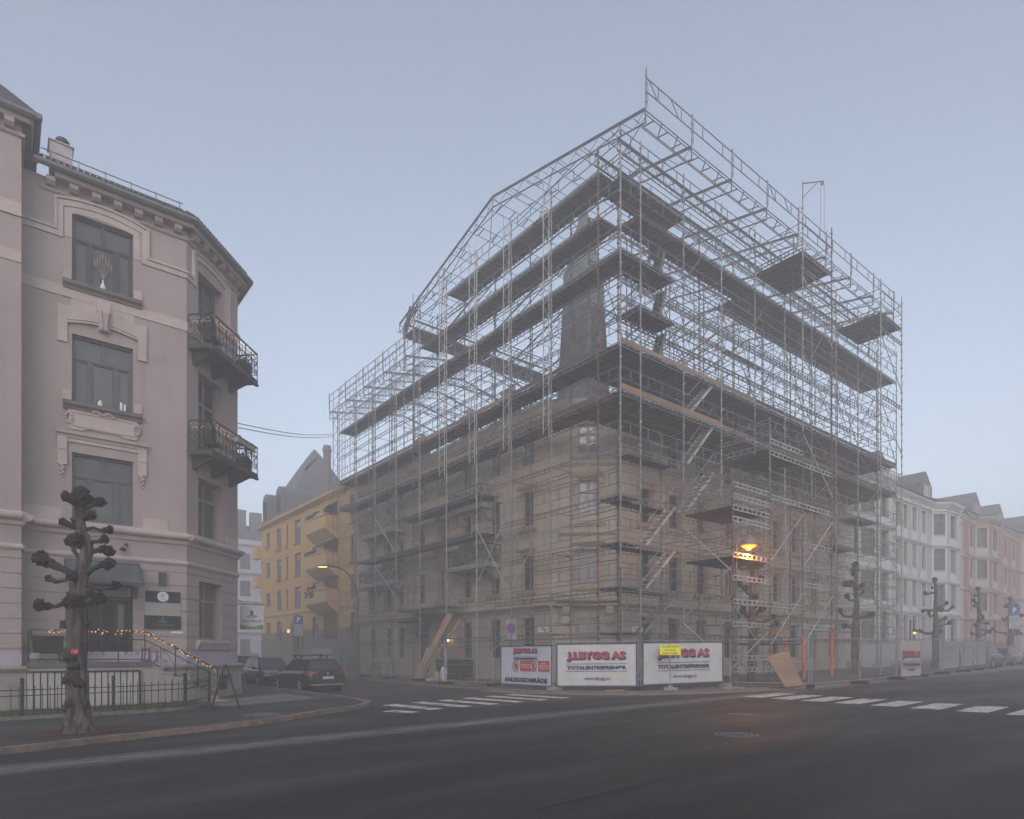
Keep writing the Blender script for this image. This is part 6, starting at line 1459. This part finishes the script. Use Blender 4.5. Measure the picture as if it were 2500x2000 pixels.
# dead leaves and dirt round the tree
b = MB(); r = random.Random(6)
for k in range(6500):
    a = r.uniform(0,6.28); q = abs(r.gauss(0,.55)); x, y = -18.95+q*cos(a)*1.5, -1.45+q*sin(a)*.95; 
    if y < -3.0+.34*(x+20): continue
    s_ = r.uniform(.015,.042); e = r.uniform(0,6.28); z = gz(x)+.112+r.uniform(0,.012); b.add([(x+s_*cos(e),y+s_*sin(e),z),(x+s_*cos(e+2),y+s_*sin(e+2),z+r.uniform(0,.01)),(x+s_*cos(e+4),y+s_*sin(e+4),z)],[(0,1,2)])
for k in range(1800):
    x = r.uniform(-24,-15.5); y = 2.55+.35*abs(r.gauss(0,.5))*-1+(.3 if x < -19 else .05); s_ = r.uniform(.01,.03); e = r.uniform(0,6.28); z = gz(x)+.110+r.uniform(0,.008); b.add([(x+s_*cos(e),y+s_*sin(e),z),(x+s_*cos(e+2),y+s_*sin(e+2),z+.004),(x+s_*cos(e+4),y+s_*sin(e+4),z)],[(0,1,2)])
struct('leaf_litter', b, mat('dead_leaves', (.16,.075,.048), .9, scale=20, col2=(.07,.038,.028)), 'stuff')
# ================================================================ site clutter
t = thing('plywood_sheet', (5.0,-4.6,gz(5)+.09), 'leaning plywood sheet against the see-through fence', 'plywood'); a = V((4.75,-4.75,gz(5)+.1)); c_ = V((6.6,-4.55,gz(6.6)+.1)); u_ = V((-.35,.55,1.28)); 
b = MB(); q = [a,c_,c_+u_+V((.1,0,.22)),a+u_+V((-.15,0,0))]; o = V((.01,-.02,0)); b.add(q+[p+o for p in q],[(0,1,2,3),(7,6,5,4),(0,4,5,1),(1,5,6,2),(2,6,7,3),(3,7,4,0)]); b.build('sheet', M['plywood'], t)
pads = [(10.54,-2.57,gz(10)+.15,2.15,'nearest orange foam pad, slipped and bulging at its foot'),(13.58,-2.57,gz(13)+.15,2.35,'orange foam pad on the far post of the hoist tower'),(10.54,.0,gz(10)+.35,1.9,'orange foam pad on the scaffold post behind the bulging one'),(13.61,.0,gz(13)+.35,1.9,'orange foam pad on the inner post behind the far tower post')]
for x, y, z0, h, lb in pads:
    t = thing('foam_pad', (x,y,z0), lb, 'foam pad', 'orange foam pads round scaffold posts'); b = MB(); n_ = 7; pts = []; rr = []
    for k in range(n_*4+1):
        z = z0+h*k/(n_*4); bend = .12*sin(pi*k/(n_*2)) if 'bulging' in lb and 'behind' not in lb and k < n_*2 else 0
        pts.append((x+bend,y,z)); rr.append(.085 if k % 4 else .065)
    b.path(pts,rr,8); b.build('pad', M['orange'], t, True)
t = thing('timber_bundle', (-1.2,13.9,0), 'bundle of raw timber battens leaning against the scaffold', 'timber')
for k, (x0, y0, x1, y1, z1) in enumerate(((-1.15,15.25,-.25,12.95,3.9),(-1.12,15.1,-.22,12.8,3.88),(-1.1,14.95,-.2,12.65,3.86),(-1.05,14.9,-.2,11.9,3.45),(-1.1,15.3,-.25,13.1,3.85))): b = MB(); b.beam((x0,y0,gz(x0)+.1),(x1,y1,z1),.05,.12); b.build('batten', M['timber'], t)
t = thing('wall_board', (-.2,15.4,.1), 'pale insulation board leaning behind the timber battens', 'board'); b = MB(); b.beam((-.6,15.6,.12),(-.1,15.2,1.9),.6,.05,up=(.8,.2,.3)); b.build('sheet', M['banner_grey'], t)
def bin_(x, y, w_, label):
    t = thing('wheelie_bin', (x,y,gz(x)+.08), label, 'bin', 'black bins by the door'); z = gz(x)+.08; b = MB(); b.add([(x-.36,y-w_*.45,z+.12),(x+.36,y-w_*.45,z+.12),(x+.36,y+w_*.45,z+.12),(x-.36,y+w_*.45,z+.12),(x-.42,y-w_*.5,z+1.0),(x+.42,y-w_*.5,z+1.0),(x+.42,y+w_*.5,z+1.0),(x-.42,y+w_*.5,z+1.0)],[(0,3,2,1),(4,5,6,7),(0,1,5,4),(1,2,6,5),(2,3,7,6),(3,0,4,7)]); b.build('body', M['rubber'], t)
    b = MB(); b.box(x-.46,x+.46,y-w_*.53,y+w_*.53,z+1.0,z+1.06); b.box(x-.4,x+.4,y-w_*.48,y+w_*.48,z+1.06,z+1.16); b.build('lid', M['rubber'], t)
    for s_ in (-1,1): b = MB(); b.lathe((x-.3,y+s_*w_*.4,z+.08),[(.08,-.03),(.08,.03)],10,(0,1,0)); b.build('wheel', IR, t)
bin_(.55,14.2,1.6,'wide black waste container behind the fence'); bin_(.55,12.6,.75,'narrow black wheelie bin right of the wide container')
t = thing('rubble_bag', (-2.1,10.9,.1), 'pale plastic rubble bags slumped by the fence', 'bag')
for k, (x, y, z, sx, sz, m_) in enumerate(((-1.9,10.9,.45,.22,.5,M['banner_blue']),(-2.1,11.3,.3,.17,.36,mat('buff_sack',(.45,.34,.22),.8)),(-2.3,11.6,.16,.28,.12,M['banner_blue']))): MB().ball((x,y,z),.9,12,8,(sx,sx,sz),.35,k+3,2.5).build('sack', m_, t)
t = thing('loose_beam', (22.5,-2.0,gz(22)+.1), 'short white lattice beam lying on the pavement behind the fence', 'beam'); b = MB(); vlat(b, 0,0,0,4.2,1,0,.45); b.v = [(19.4+z_*.97,-2.2+z_*.2,gz(21)+.15+x_+y_) for x_,y_,z_ in b.v]; b.build('lattice', M['alu'], t)
t = thing('brown_pallet_shelf', (12.5,-1.2,2.9), 'stack of brown boards on the low deck of the hoist tower', 'boards')
for k in range(3): b = MB(); b.beam((9.0,-1.9+.4*k,2.5+.05*k),(10.3,-1.9+.4*k,2.9+.04*k),.38,.05); b.build('board', M['plank'], t)
for i, (x, y, L_m, lb) in enumerate(((-2.9,7.2,1.6,'loose plank lying along the kerb by the fence feet'),(2.4,-3.3,1.2,'short plank end on the pavement under the right banner'),(-1.9,-.9,.9,'broken timber offcut below the middle banner'))):
    t = thing('loose_timber', (x,y,gz(x)+.1), lb, 'timber'); b = MB(); b.beam((x,y,gz(x)+.13),(x+L_m*(.2 if i == 0 else .9),y+L_m*(.97 if i == 0 else -.25),gz(x)+.13),.16,.05); b.build('plank', M['timber'], t)
# ================================================================ pollarded lime trees
M['bark'] = mat('lime_bark', (.16,.12,.108), .95, scale=3.2, col2=(.026,.021,.019), stretch=(3.2,3.2,.5), bump=1.0, bscale=7, thresh=(.38,.62))
M['bark_top'] = mat('mossy_bark', (.048,.045,.037), .95, scale=6, col2=(.035,.031,.028), bump=.8, bscale=25)
M['knob'] = mat('pollard_knob', (.040,.023,.021), .95, scale=11, col2=(.025,.018,.017), bump=1.0, bscale=40)
rtv = V((.781,-.6244,0)); fwv = V((.6244,.781,0))
def rough_tube(b, pts, rs_, n=9, jit=.10, rnd=None, sub=3):
    P = []; R = []
    for i in range(len(pts)-1):
        for j in range(sub):
            t = j/sub; P.append(V(pts[i]).lerp(V(pts[i+1]),t)); R.append((rs_[i]+(rs_[i+1]-rs_[i])*t)*(1+rnd.uniform(-jit*.5,jit)))
    P.append(V(pts[-1])); R.append(rs_[-1]); b.path(P,R,n,True,jit*.6,rnd)
def knob(b, c, r, rnd, twigs=14, sc=(1,1,1)):
    # a cluster of lumps with short stubs of cut shoots
    c = V(c); sd = rnd.randint(1,999); b.ball(c, r*.66, 11, 8, (sc[0],sc[1],sc[2]*1.1), .9, sd, 2.2)
    for k in range(7): d = V((rnd.uniform(-1,1),rnd.uniform(-1,1),rnd.uniform(-1,1))).normalized(); b.ball(c+d*r*rnd.uniform(.35,.7), r*rnd.uniform(.25,.5), 8, 6, (1,1,1), .9, k+sd, 2.5)
    for k in range(int(twigs*1.8)):
        a, e = rnd.uniform(0,6.28), rnd.uniform(-1.3,1.5); d = V((cos(a)*cos(e),sin(a)*cos(e),sin(e))); p = c+V((d.x*sc[0],d.y*sc[1],d.z*sc[2]))*r*rnd.uniform(.6,.8)
        b.ball(p, r*rnd.uniform(.12,.32), 6, 4, (1,1,1), .7, k)
        if rnd.random() < .35: b.tube(p, p+d*r*rnd.uniform(.2,.42)+V((0,0,r*.12)), .0045, 3)
def ridged(b, pts, rs_, n, rnd, sub, amp):
    # trunk with lengthwise bark ridges and lumps
    P = []; R = []
    for i in range(len(pts)-1):
        for j in range(sub):
            t = j/sub; P.append(V(pts[i]).lerp(V(pts[i+1]),t)); R.append(rs_[i]+(rs_[i+1]-rs_[i])*t)
    P.append(V(pts[-1])); R.append(rs_[-1]); base = len(b.v); sd = rnd.uniform(0,50)
    for p, r in zip(P,R):
        for k in range(n):
            a = 2*pi*k/n; q = mnoise.noise(V((cos(a)*3.4+sd,sin(a)*3.4,p.z*1.1)))*amp + mnoise.noise(V((cos(a)*7+sd,sin(a)*7,p.z*3.0)))*amp*.6 + mnoise.noise(V((cos(a)*1.2,sin(a)*1.2+sd,p.z*2.4)))*amp*.8
            b.v.append((p.x+r*(1+q)*cos(a), p.y+r*(1+q)*sin(a), p.z))
    for i in range(len(P)-1):
        for k in range(n): k2 = (k+1)%n; b.f.append((base+i*n+k,base+i*n+k2,base+(i+1)*n+k2,base+(i+1)*n+k))
    b.f.append(tuple(base+(len(P)-1)*n+k for k in range(n)))
def main_tree():
    r = random.Random(21); S = .00899; X0, Y0, Z0 = -19.18, -1.42, gz(-19.18)+.08
    t = thing('pollarded_tree', (X0,Y0,Z0), 'gnarled pollarded tree in the near pavement with a small red tag', 'tree', 'pollarded street trees')
    at = lambda px, py, d=0: V((X0,Y0,Z0))+rtv*((px-196)*S)+fwv*d+V((0,0,(1797-py)*S))
    pts = [(198,1800),(194,1775),(191,1745),(189,1701),(188,1650),(188,1609),(189,1560),(190,1516),(189,1476),(194,1430),(203,1390),(214,1350),(212,1325),(200,1302),(196,1268),(197,1230)]
    w_ = [74,60,49,45,43,41,42,45,44,31,30,27,24,21,20,24]
    b = MB(); ridged(b,[at(*p) for p in pts],[x*S/2 for x in w_],40,r,7,.17)
    b.build('trunk', M['bark'], t, True)
    q = lambda x, y: (60+x/5.075, 1180+y/5.075)
    limbs = [([(640,1170),(470,1085),(350,1030),(250,975)],[14,16,20,24],34,-.1),([(620,1190),(480,1225),(330,1240),(200,1190)],[7,7,10,11],16,.25),([(690,960),(600,870),(560,780),(485,735)],[12,10,9,9],18,.15),
        ([(560,1480),(440,1560),(380,1565),(315,1550)],[13,9,9,11],26,-.3),([(700,1490),(850,1510),(960,1490),(1060,1480)],[16,13,12,14],26,-.35),([(760,1290),(880,1340),(950,1320),(1030,1275)],[10,9,9,11],20,.3),([(770,1145),(850,1080),(940,1035),(1020,1020)],[15,12,13,15],26,.1),
        ([(800,790),(880,755),(960,765),(1050,735)],[11,9,9,11],19,-.15),([(830,880),(900,830),(940,840)],[12,10,12],25,.3),([(740,610),(830,570),(920,605),(985,580)],[9,7,7,9],18,.2),([(730,480),(800,445),(890,445)],[14,12,14],23,-.2),([(680,590),(620,560),(575,540)],[14,14,15],17,-.25),([(650,480),(600,470),(560,468)],[13,14,15],18,.2),([(740,340),(830,290),(915,250)],[12,9,11],21,.1),([(690,320),(640,270),(595,220)],[16,15,17],22,-.2),
        ([(600,1440),(550,1310),(535,1215)],[8,8,9],14,.25),([(930,1490),(930,1430),(985,1420)],[9,10,10],16,-.45)]
    for L, w2, kr, dep in limbs:
        b = MB(); n_ = len(L); P = [at(*q(*p), dep*(i/(n_-1))) for i,p in enumerate(L)]; rough_tube(b,P,[x*S*.5 for x in w2],8,.14,r,3); lb = b.build('limb', M['bark_top'], t, True)
        b = MB(); e = P[-1]; d = (P[-1]-P[-2]).normalized(); knob(b, e, kr*S*.62, r, 16); knob(b, e-d*kr*S*.6, kr*S*.42, r, 6); b.build('knob', M['knob'], lb, True)
    for px, py, kr, dep in ((202,1217,22,0),(194,1222,16,-.1),(206,1224,15,.08),(200,1232,18,-.08),(200,1328,20,-.16),(192,1415,15,-.2),(186,1472,22,-.05),(178,1478,15,-.15),(207,1474,15,-.1),(197,1476,18,-.2)):
        b = MB(); knob(b, at(px,py,dep), kr*S, r, 20); b.build('knob', M['knob'], t, True)
    for x, y, kr, dep in ((720,570,12,-.1),(800,905,15,-.19),(845,990,12,-.19),(800,1125,13,-.2),(870,1170,13,-.16),(705,1170,9,-.02),(795,1385,11,-.2),(910,1410,10,-.05),(738,1440,10,-.1),(760,1660,14,-.12),(735,1460,9,0),(905,560,9,0),(900,760,7,-.1)):
        b = MB(); b.ball(at(x/4.312,1400+y/4.312,dep), kr*S*1.0, 12, 9, (1,1,.8), .9, int(x), 3.5); b.build('burl', M['bark_top'], t, True)
    c = at(201,1597,-.24); b = MB(); b.beam(c-rtv*.075,c+rtv*.075,.006,.10,up=(0,.12,1)); tg = b.build('red_tag', M['red'], t); text_part('11',.05,c+rtv*.035-fwv*.006,rtv,(0,0,1),M['white_paint'],tg)
main_tree()
def pollard(x, y, ht, r0, label, seed):
    r = random.Random(seed); z0 = gz(x)+.06; t = thing('pollarded_tree', (x,y,z0), label, 'tree', 'pollarded street trees'); at = lambda a, d, z: V((x,y,z0))+rtv*a+fwv*d+V((0,0,z))
    ph = [.03,.4,1.0,1.7,2.3,2.9,3.5,4.1,4.7,5.3,5.7]; ph = [p*ht/5.9 for p in ph]; ws = [1.35,1.05,1,1.0,.95,.8,.72,.62,.5,.46,.48]; ox = [0]+[r.uniform(-.05,.05) for _ in ph[1:]]
    b = MB(); ridged(b,[at(ox[i],r.uniform(-.03,.03),ph[i]) for i in range(len(ph))],[r0*.86*w_ for w_ in ws],22,r,4,.16); b.build('trunk', M['bark'], t, True)
    k = r.randint(9,12)
    for i in range(k):
        z = ht*(.40+.5*r.random()); sd = r.choice((-1,1)); L = r.uniform(.3,1.0)*(1.5-z/ht)*1.15; dep = r.uniform(-.5,.5)*L
        P = [at(0,0,z),at(sd*L*.4,dep*.4,z+r.uniform(-.18,.05)),at(sd*L*.75,dep*.8,z+r.uniform(-.14,.12)),at(sd*L,dep,z+r.uniform(-.02,.26))]
        b = MB(); rough_tube(b,P,[.085,.065,.06,.085],7,.2,r,2); lb = b.build('limb', M['bark_top'], t, True); b = MB(); knob(b,P[-1],r.uniform(.13,.20),r,7); knob(b,P[-1]-(P[-1]-P[-2])*.35,.11,r,4); b.build('knob', M['knob'], lb, True)
    b = MB(); knob(b, at(ox[-1],0,ht*.985), .2, r, 16); knob(b, at(ox[-1]+.12,0,ht*.93), .13, r, 8); knob(b, at(ox[-1]-.13,.05,ht*.9), .12, r, 8)
    b.build('knob', M['knob'], t, True)
    for q in range(5): b = MB(); knob(b, at(r.uniform(-.12,.12),-.1,ht*r.uniform(.3,.8)), .15, r, 6); b.build('knob', M['knob'], t, True)
pollard(7.1,-1.9,6.1,.24,'pollarded tree inside the loading scaffold beside the lit street lamp',31)
pollard(18.8,-1.58,6.6,.27,'pollarded tree behind the leaning mesh fence, left of the buff banner',42)
pollard(32.4,-1.3,6.5,.26,'pollarded tree just right of the buff banner, in front of the white house',53)
pollard(40.2,-1.8,6.2,.24,'pollarded tree behind the grey sheeting, in front of the red house',64)
pollard(49.5,-1.6,5.8,.25,'last pollarded tree, faint in fog beside the parking sign',75)
# leafless shrubs by the red house
t = thing('bare_shrub', (47,0,gz(47)), 'leafless brown shrubs in front of the red and cream houses', 'shrub'); b = MB(); r = random.Random(3)
for k in range(420):
    x, y = r.uniform(43,56), r.uniform(-.6,1.2); a = r.uniform(-.4,.4); h = r.uniform(.8,2.1); b.tube((x,y,gz(x)),(x+a,y+r.uniform(-.3,.3),gz(x)+h),.012,3)
b.build('twigs', mat('bare_twigs', (.10,.065,.055), .95), t)
# ================================================================ cars
def car(name, label, x, y, rot, paint, L=4.75, W=1.82, Ht=1.50, estate=True, rails=True, plate=None, light_style=0, bars=False, suv=False):
    t = bpy.data.objects.new(name, None); COL.objects.link(t); tag(t, label, 'car', 'parked cars')
    gc = .22 if suv else .18; hb_ = .95 if not suv else 1.05
    # stations along the length: y (front positive), half width, underside, shoulder height
    h = L/2; st = [(-h,.80,.42,.86),(-h+.06,.89,.30,.93),(-h+.30,.97,gc+.04,hb_),(-h+.9,1,gc,hb_-.005),(-.4,1,gc,hb_-.02),(.55,1,gc,hb_-.03),(1.05,.985,gc,hb_-.05),(h-.75,.96,gc,.84 if not suv else .93),(h-.3,.88,gc+.06,.74 if not suv else .84),(h-.06,.74,.30,.62),(h,.62,.38,.55)]
    hw = W/2; b = MB(); ring = lambda w_, zb, zs: [(-hw*w_*.80,zb),(hw*w_*.80,zb),(hw*w_*.95,zb+.07),(hw*w_,zb+.22),(hw*w_,(zb+zs)/2+.05),(hw*w_*.985,zs-.10),(hw*w_*.90,zs),(hw*w_*.5,zs+.02),(-hw*w_*.5,zs+.02),(-hw*w_*.90,zs),(-hw*w_*.985,zs-.10),(-hw*w_,(zb+zs)/2+.05),(-hw*w_,zb+.22),(-hw*w_*.95,zb+.07)]
    n_ = 14
    for yy, w_, zb, zs in st: b.v += [(px_,yy,pz) for px_,pz in ring(w_,zb,zs)]
    for i in range(len(st)-1):
        for k in range(n_): k2 = (k+1)%n_; b.f.append((i*n_+k,i*n_+k2,(i+1)*n_+k2,(i+1)*n_+k))
    b.f.append(tuple(reversed(range(n_)))); b.f.append(tuple((len(st)-1)*n_+k for k in range(n_)))
    # roof and pillars
    yr0 = -h+.14 if estate else -h+.55; yr1 = -h+.62 if estate else -h+1.05; yw1 = .18; yw0 = 1.12
    gw0, gw1 = hw*.90, hw*.70; zr = Ht
    A = lambda yy, w_, z: [(-w_,yy,z),(w_,yy,z)]
    base = [A(yr0,gw0*.95,hb_-.02),A(yw0,gw0*.93,hb_-.05)]; top = [A(yr1,gw1*.96,zr-.06),A(-.75,gw1,zr),A(yw1,gw1*.97,zr-.05)]
    vs = base[0]+base[1]+top[0]+top[1]+top[2]
    b.add(vs,[(4,5,7,6),(6,7,9,8),(0,1,5,4),(3,2,8,9),(0,4,6,8,2),(1,3,9,7,5)])
    b.build('body', paint, t, False)
    def quad(mb, q, off=.012, sh=.0):
        q = [V(p) for p in q]; n3 = (q[1]-q[0]).cross(q[2]-q[0]).normalized(); c = sum(q,V((0,0,0)))/len(q)
        if n3.dot(c-V((0,0,.9))) < 0: n3 = -n3
        q = [c+(p-c)*(1-sh) for p in q]; mb.add([p+n3*off for p in q]+[p-n3*.01 for p in q],[tuple(range(len(q)))]+[(i,(i+1)%len(q),len(q)+(i+1)%len(q),len(q)+i) for i in range(len(q))])
    mix = lambda a, c, t_: V(a).lerp(V(c), t_)
    q = [mix(vs[0],vs[4],.10),mix(vs[1],vs[5],.10),mix(vs[1],vs[5],.90),mix(vs[0],vs[4],.90)]; m2 = MB(); quad(m2,q,.012,.08); m2.build('rear_window', M['g_car'], t)
    q = [mix(vs[2],vs[8],.06),mix(vs[3],vs[9],.06),mix(vs[3],vs[9],.93),mix(vs[2],vs[8],.93)]; m2 = MB(); quad(m2,q,.012,.06); m2.build('windscreen', M['g_car'], t)
    for sg in (-1,1):
        bot = lambda yy: V((sg*gw0*(.945),yy,hb_+.02)); tp = lambda yy: V((sg*gw1*(.995),yy,zr-.10))
        sects = [(-h+.55,-h+1.25,-h+.80,-h+1.28),(-h+1.32,-.42+.0,-h+1.36,-.42),(-.34,.86,-.34,.15)]
        for s_ in sects:
            m2 = MB(); quad(m2,[bot(s_[0]),bot(s_[1]),tp(s_[3]),tp(s_[2])],.014,.03); m2.build('side_window', M['g_car'], t)
        m2 = MB(); m2.beam((sg*gw0*.985,-h+.5,hb_-.0),(sg*gw0*.975,.95,hb_-.03),.015,.025); m2.build('window_trim', M['alu'], t)
        m2 = MB(); m2.ball((sg*(hw+.09),.72,hb_+.02),.10,10,7,(1.0,.7,.75)); m2.build('wing_mirror', paint, t, True)
        for yy in (h-.95,-h+.98):
            rw = .34 if suv else .325
            m2 = MB(); m2.lathe((sg*(hw-.115),yy,rw),[(rw-.07,-.115),(rw-.01,-.11),(rw,-.07),(rw,.07),(rw-.012,.11),(rw-.08,.12)],24,(sg,0,0)); wh_ = m2.build('wheel', M['rubber'], t, True)
            m2 = MB(); m2.lathe((sg*(hw-.005),yy,rw),[(rw-.085,-.01),(rw-.10,.015),(.05,.0)],20,(sg,0,0)); m2.build('rim', M['rim_dark'], wh_)
            m2 = MB()
            for k in range(5): a = 2*pi*k/5; m2.beam((sg*(hw+.012),yy+.04*cos(a),rw+.04*sin(a)),(sg*(hw+.012),yy+(rw-.09)*cos(a),rw+(rw-.09)*sin(a)),.02,.05)
            m2.build('spokes', M['alu'], wh_)
            m2 = MB(); m2.lathe((sg*(hw-.002),yy,rw+.01),[(rw+.055,-.03),(rw+.055,.004),(rw+.0,.006)],24,(sg,0,0)); m2.build('wheel_arch', M['rubber'], t)
        # lamps
        m2 = MB(); x0_ = sg*hw*.93; 
        if light_style == 0: m2.add([(sg*hw*.50,-h-.005,.93),(sg*hw*.50,-h-.005,.80),(sg*hw*.90,-h+.04,.79),(sg*hw*.995,-h+.40,.84),(sg*hw*.985,-h+.34,.93),(sg*hw*.90,-h+.05,.96),(sg*hw*.5,-h+.09,.93),(sg*hw*.9,-h+.2,.85)],[(0,1,2,5),(2,3,4,5),(0,5,6),(1,7,2)])
        else: m2.add([(sg*hw*.86,-h+.02,1.0),(sg*hw*.80,-h-.01,.70),(sg*hw*.93,-h+.06,.70),(sg*hw*.99,-h+.25,1.05),(sg*hw*.93,-h+.28,1.42),(sg*hw*.86,-h+.22,1.42)],[(0,1,2,3),(0,3,4,5)])
        m2.build('tail_lamp', M['tail_red'], t)
        m2 = MB(); m2.add([(sg*hw*.60,h-.02,.66),(sg*hw*.60,h-.03,.55),(sg*hw*.84,h-.18,.56),(sg*hw*.93,h-.5,.72),(sg*hw*.82,h-.28,.74)],[(0,1,2,4),(2,3,4)]); m2.build('headlamp', M['lamp_clear'], t)
        for yy in (-.55,.35): m2 = MB(); m2.box(sg*hw-.012,sg*hw+.022,yy-.09,yy+.09,hb_-.16,hb_-.135); m2.build('door_handle', paint, t)
        if rails:
            m2 = MB(); m2.path([(sg*gw1*.93,yr1+.1,zr-.03),(sg*gw1*.95,yr1+.25,zr+.055),(sg*gw1*.95,-.1,zr+.07),(sg*gw1*.93,.1,zr-.01)],.022,6); m2.build('roof_rail', M['alu'], t)
    m2 = MB(); m2.box(-hw*.80,hw*.80,-h-.025,-h+.1,.345,.375); m2.build('bumper_trim', M['alu'], t)
    m2 = MB(); m2.box(-hw*.72,hw*.72,-h+.03,-h+.25,.24,.33); m2.build('rear_valance', M['rubber'], t)
    for nm, yy, yv, zz in (('rear_plate',-h-.012,-1,.66),('front_plate',h+.01,1,.42)):
        m2 = MB(); m2.box(-.26,.26,yy-.008,yy+.008,zz-.055,zz+.055); pp = m2.build(nm, M['white_paint'], t)
        if plate: text_part(plate,.1,(0.03,yy+yv*.010,zz),(-yv,0,0),(0,0,1),M['black_print'],pp,width=.40); 
        m2 = MB(); m2.box(-.26*1-.001 if yv < 0 else .22,-.22 if yv < 0 else .261,yy-.010,yy+.010,zz-.054,zz+.054); m2.build('country_band', M['plate_blue'], pp)
    m2 = MB(); m2.lathe((0,-h-.006,.845),[(.055,0),(.055,.012),(.045,.014)],20,(0,-1,0)); bd = m2.build('badge', M['alu'], t)
    text_part('W' if light_style == 0 else 'O',.07,(0,-h-.022,.845),(1,0,0),(0,0,1),M['rubber'],bd)
    m2 = MB(); m2.beam((0,-h-.01+.09,1.02),(.38,-h+.11,1.06),.02,.025); m2.build('rear_wiper', M['rubber'], t)
    if bars:
        for yy in (-.95,-.15):
            m2 = MB(); m2.beam((-.74,yy,zr+.14),(.74,yy,zr+.14),.06,.03)
            for sg in (-1,1): m2.beam((sg*.60,yy,zr+.03),(sg*.60,yy,zr+.13),.09,.11)
            m2.build('roof_bar', M['rubber'], t)
        m2 = MB(); m2.box(.28,.36,-1.2,.2,zr+.155,zr+.18); m2.build('ski_holder', M['rubber'], t)
    t.location = (x,y,gz(x)+.004); t.rotation_euler = (0, -math.atan(SLOPE) if abs(cos(rot)) > .7 else 0, rot)
    return t
M['rim_dark'] = mat('rim_shadow', (.03,.03,.032), .5); M['tail_red'] = mat('tail_lamp_red', (.42,.02,.018), .25, var=.2, spec=.6); M['lamp_clear'] = mat('headlamp_glass', (.40,.41,.43), .15); M['plate_blue'] = mat('plate_blue', (.02,.08,.30), .5)
def paint(name, c): 
    m_ = mat(name, c, .28, var=.2, scale=1.5, spec=.5, coat=.4); m_.node_tree.nodes['Principled BSDF'].inputs['Coat Roughness'].default_value = .08; return m_
car('parked_car','dark estate car with roof bars and red tail lamps, parked nearest the crossing',-9.32,11.05,0,paint('black_car_paint',(.016,.014,.014)),plate='EN 42841',bars=True)
car('parked_car','dark compact car facing the street, between the estate car and the tall one',-9.45,16.3,pi,paint('dark_blue_car_paint',(.014,.015,.020)),L=4.1,W=1.78,Ht=1.58,estate=True,rails=False,plate='EL 38217')
car('parked_car','tall dark blue car with upright red tail lamps, half hidden by the pink house',-9.35,22.0,0,paint('navy_car_paint',(.020,.022,.030)),L=4.7,W=1.9,Ht=1.68,light_style=1,suv=True,plate='EV 61932')
car('parked_car','silver grey car further back, only its roof showing over the dark compact car',-9.3,27.5,0,paint('silver_car_paint',(.20,.215,.225)),L=4.6,W=1.8,Ht=1.62,suv=True)
car('parked_car','pale blue car at the far end of the parked row',-8.9,33.0,0,paint('pale_blue_car_paint',(.22,.26,.28)),L=4.5,W=1.8,Ht=1.55)
car('parked_car','dark grey crossover parked behind the sheeted fence on the main street',35.6,-3.35,-pi/2,paint('graphite_car_paint',(.035,.037,.044)),L=4.5,W=1.85,Ht=1.62,suv=True)
car('parked_car','bluish car at the right edge, beyond the dark crossover',42.0,-3.1,-pi/2,paint('steel_blue_car_paint',(.10,.13,.15)),L=4.5,W=1.8,Ht=1.5)
# bicycles leaning by the side street wall
def bike(x, y, label, col):
    t = thing('bicycle', (x,y,gz(x)+.09), label, 'bicycle', 'bicycles by the beige house wall'); z = gz(x)+.09
    for dy in (-.52,.52):
        b = MB(); b.path([(x,y+dy+.33*cos(2*pi*k/18),z+.34+.33*sin(2*pi*k/18)) for k in range(19)],.018,5,False)
        for k in range(6): a = pi*k/6; b.tube((x,y+dy-.33*cos(a),z+.34-.33*sin(a)),(x,y+dy+.33*cos(a),z+.34+.33*sin(a)),.003,3)
        b.build('wheel', M['rubber'], t)
    b = MB()
    for p, q in (((-.52,.34),(-.15,.36)),((-.15,.36),(-.28,.82)),((-.52,.34),(-.26,.74)),((-.15,.36),(.38,.80)),((-.26,.76),(.36,.84)),((.36,.92),(.52,.34))): b.tube((x,y+p[0],z+p[1]),(x,y+q[0],z+q[1]),.018,5)
    b.build('frame', mat('bike_paint', col, .4), t); b = MB(); b.box(x-.07,x+.07,y-.42,y-.18,z+.84,z+.89); b.build('saddle', M['rubber'], t); b = MB(); b.tube((x-.28,y+.34,z+1.0),(x+.28,y+.34,z+1.0),.014,5); b.tube((x,y+.36,z+.9),(x,y+.34,z+1.0),.014,5); b.build('handlebar', M['alu'], t)
bike(.75,21.8,'dark bicycle leaning nearest the timber battens',(.03,.03,.035)); bike(.8,24.2,'reddish bicycle leaning farther along the beige wall',(.14,.03,.03)); bike(12.4,.8,'blue bicycle standing between the orange padded poles',(.04,.10,.18))
bpy.context.view_layer.update()
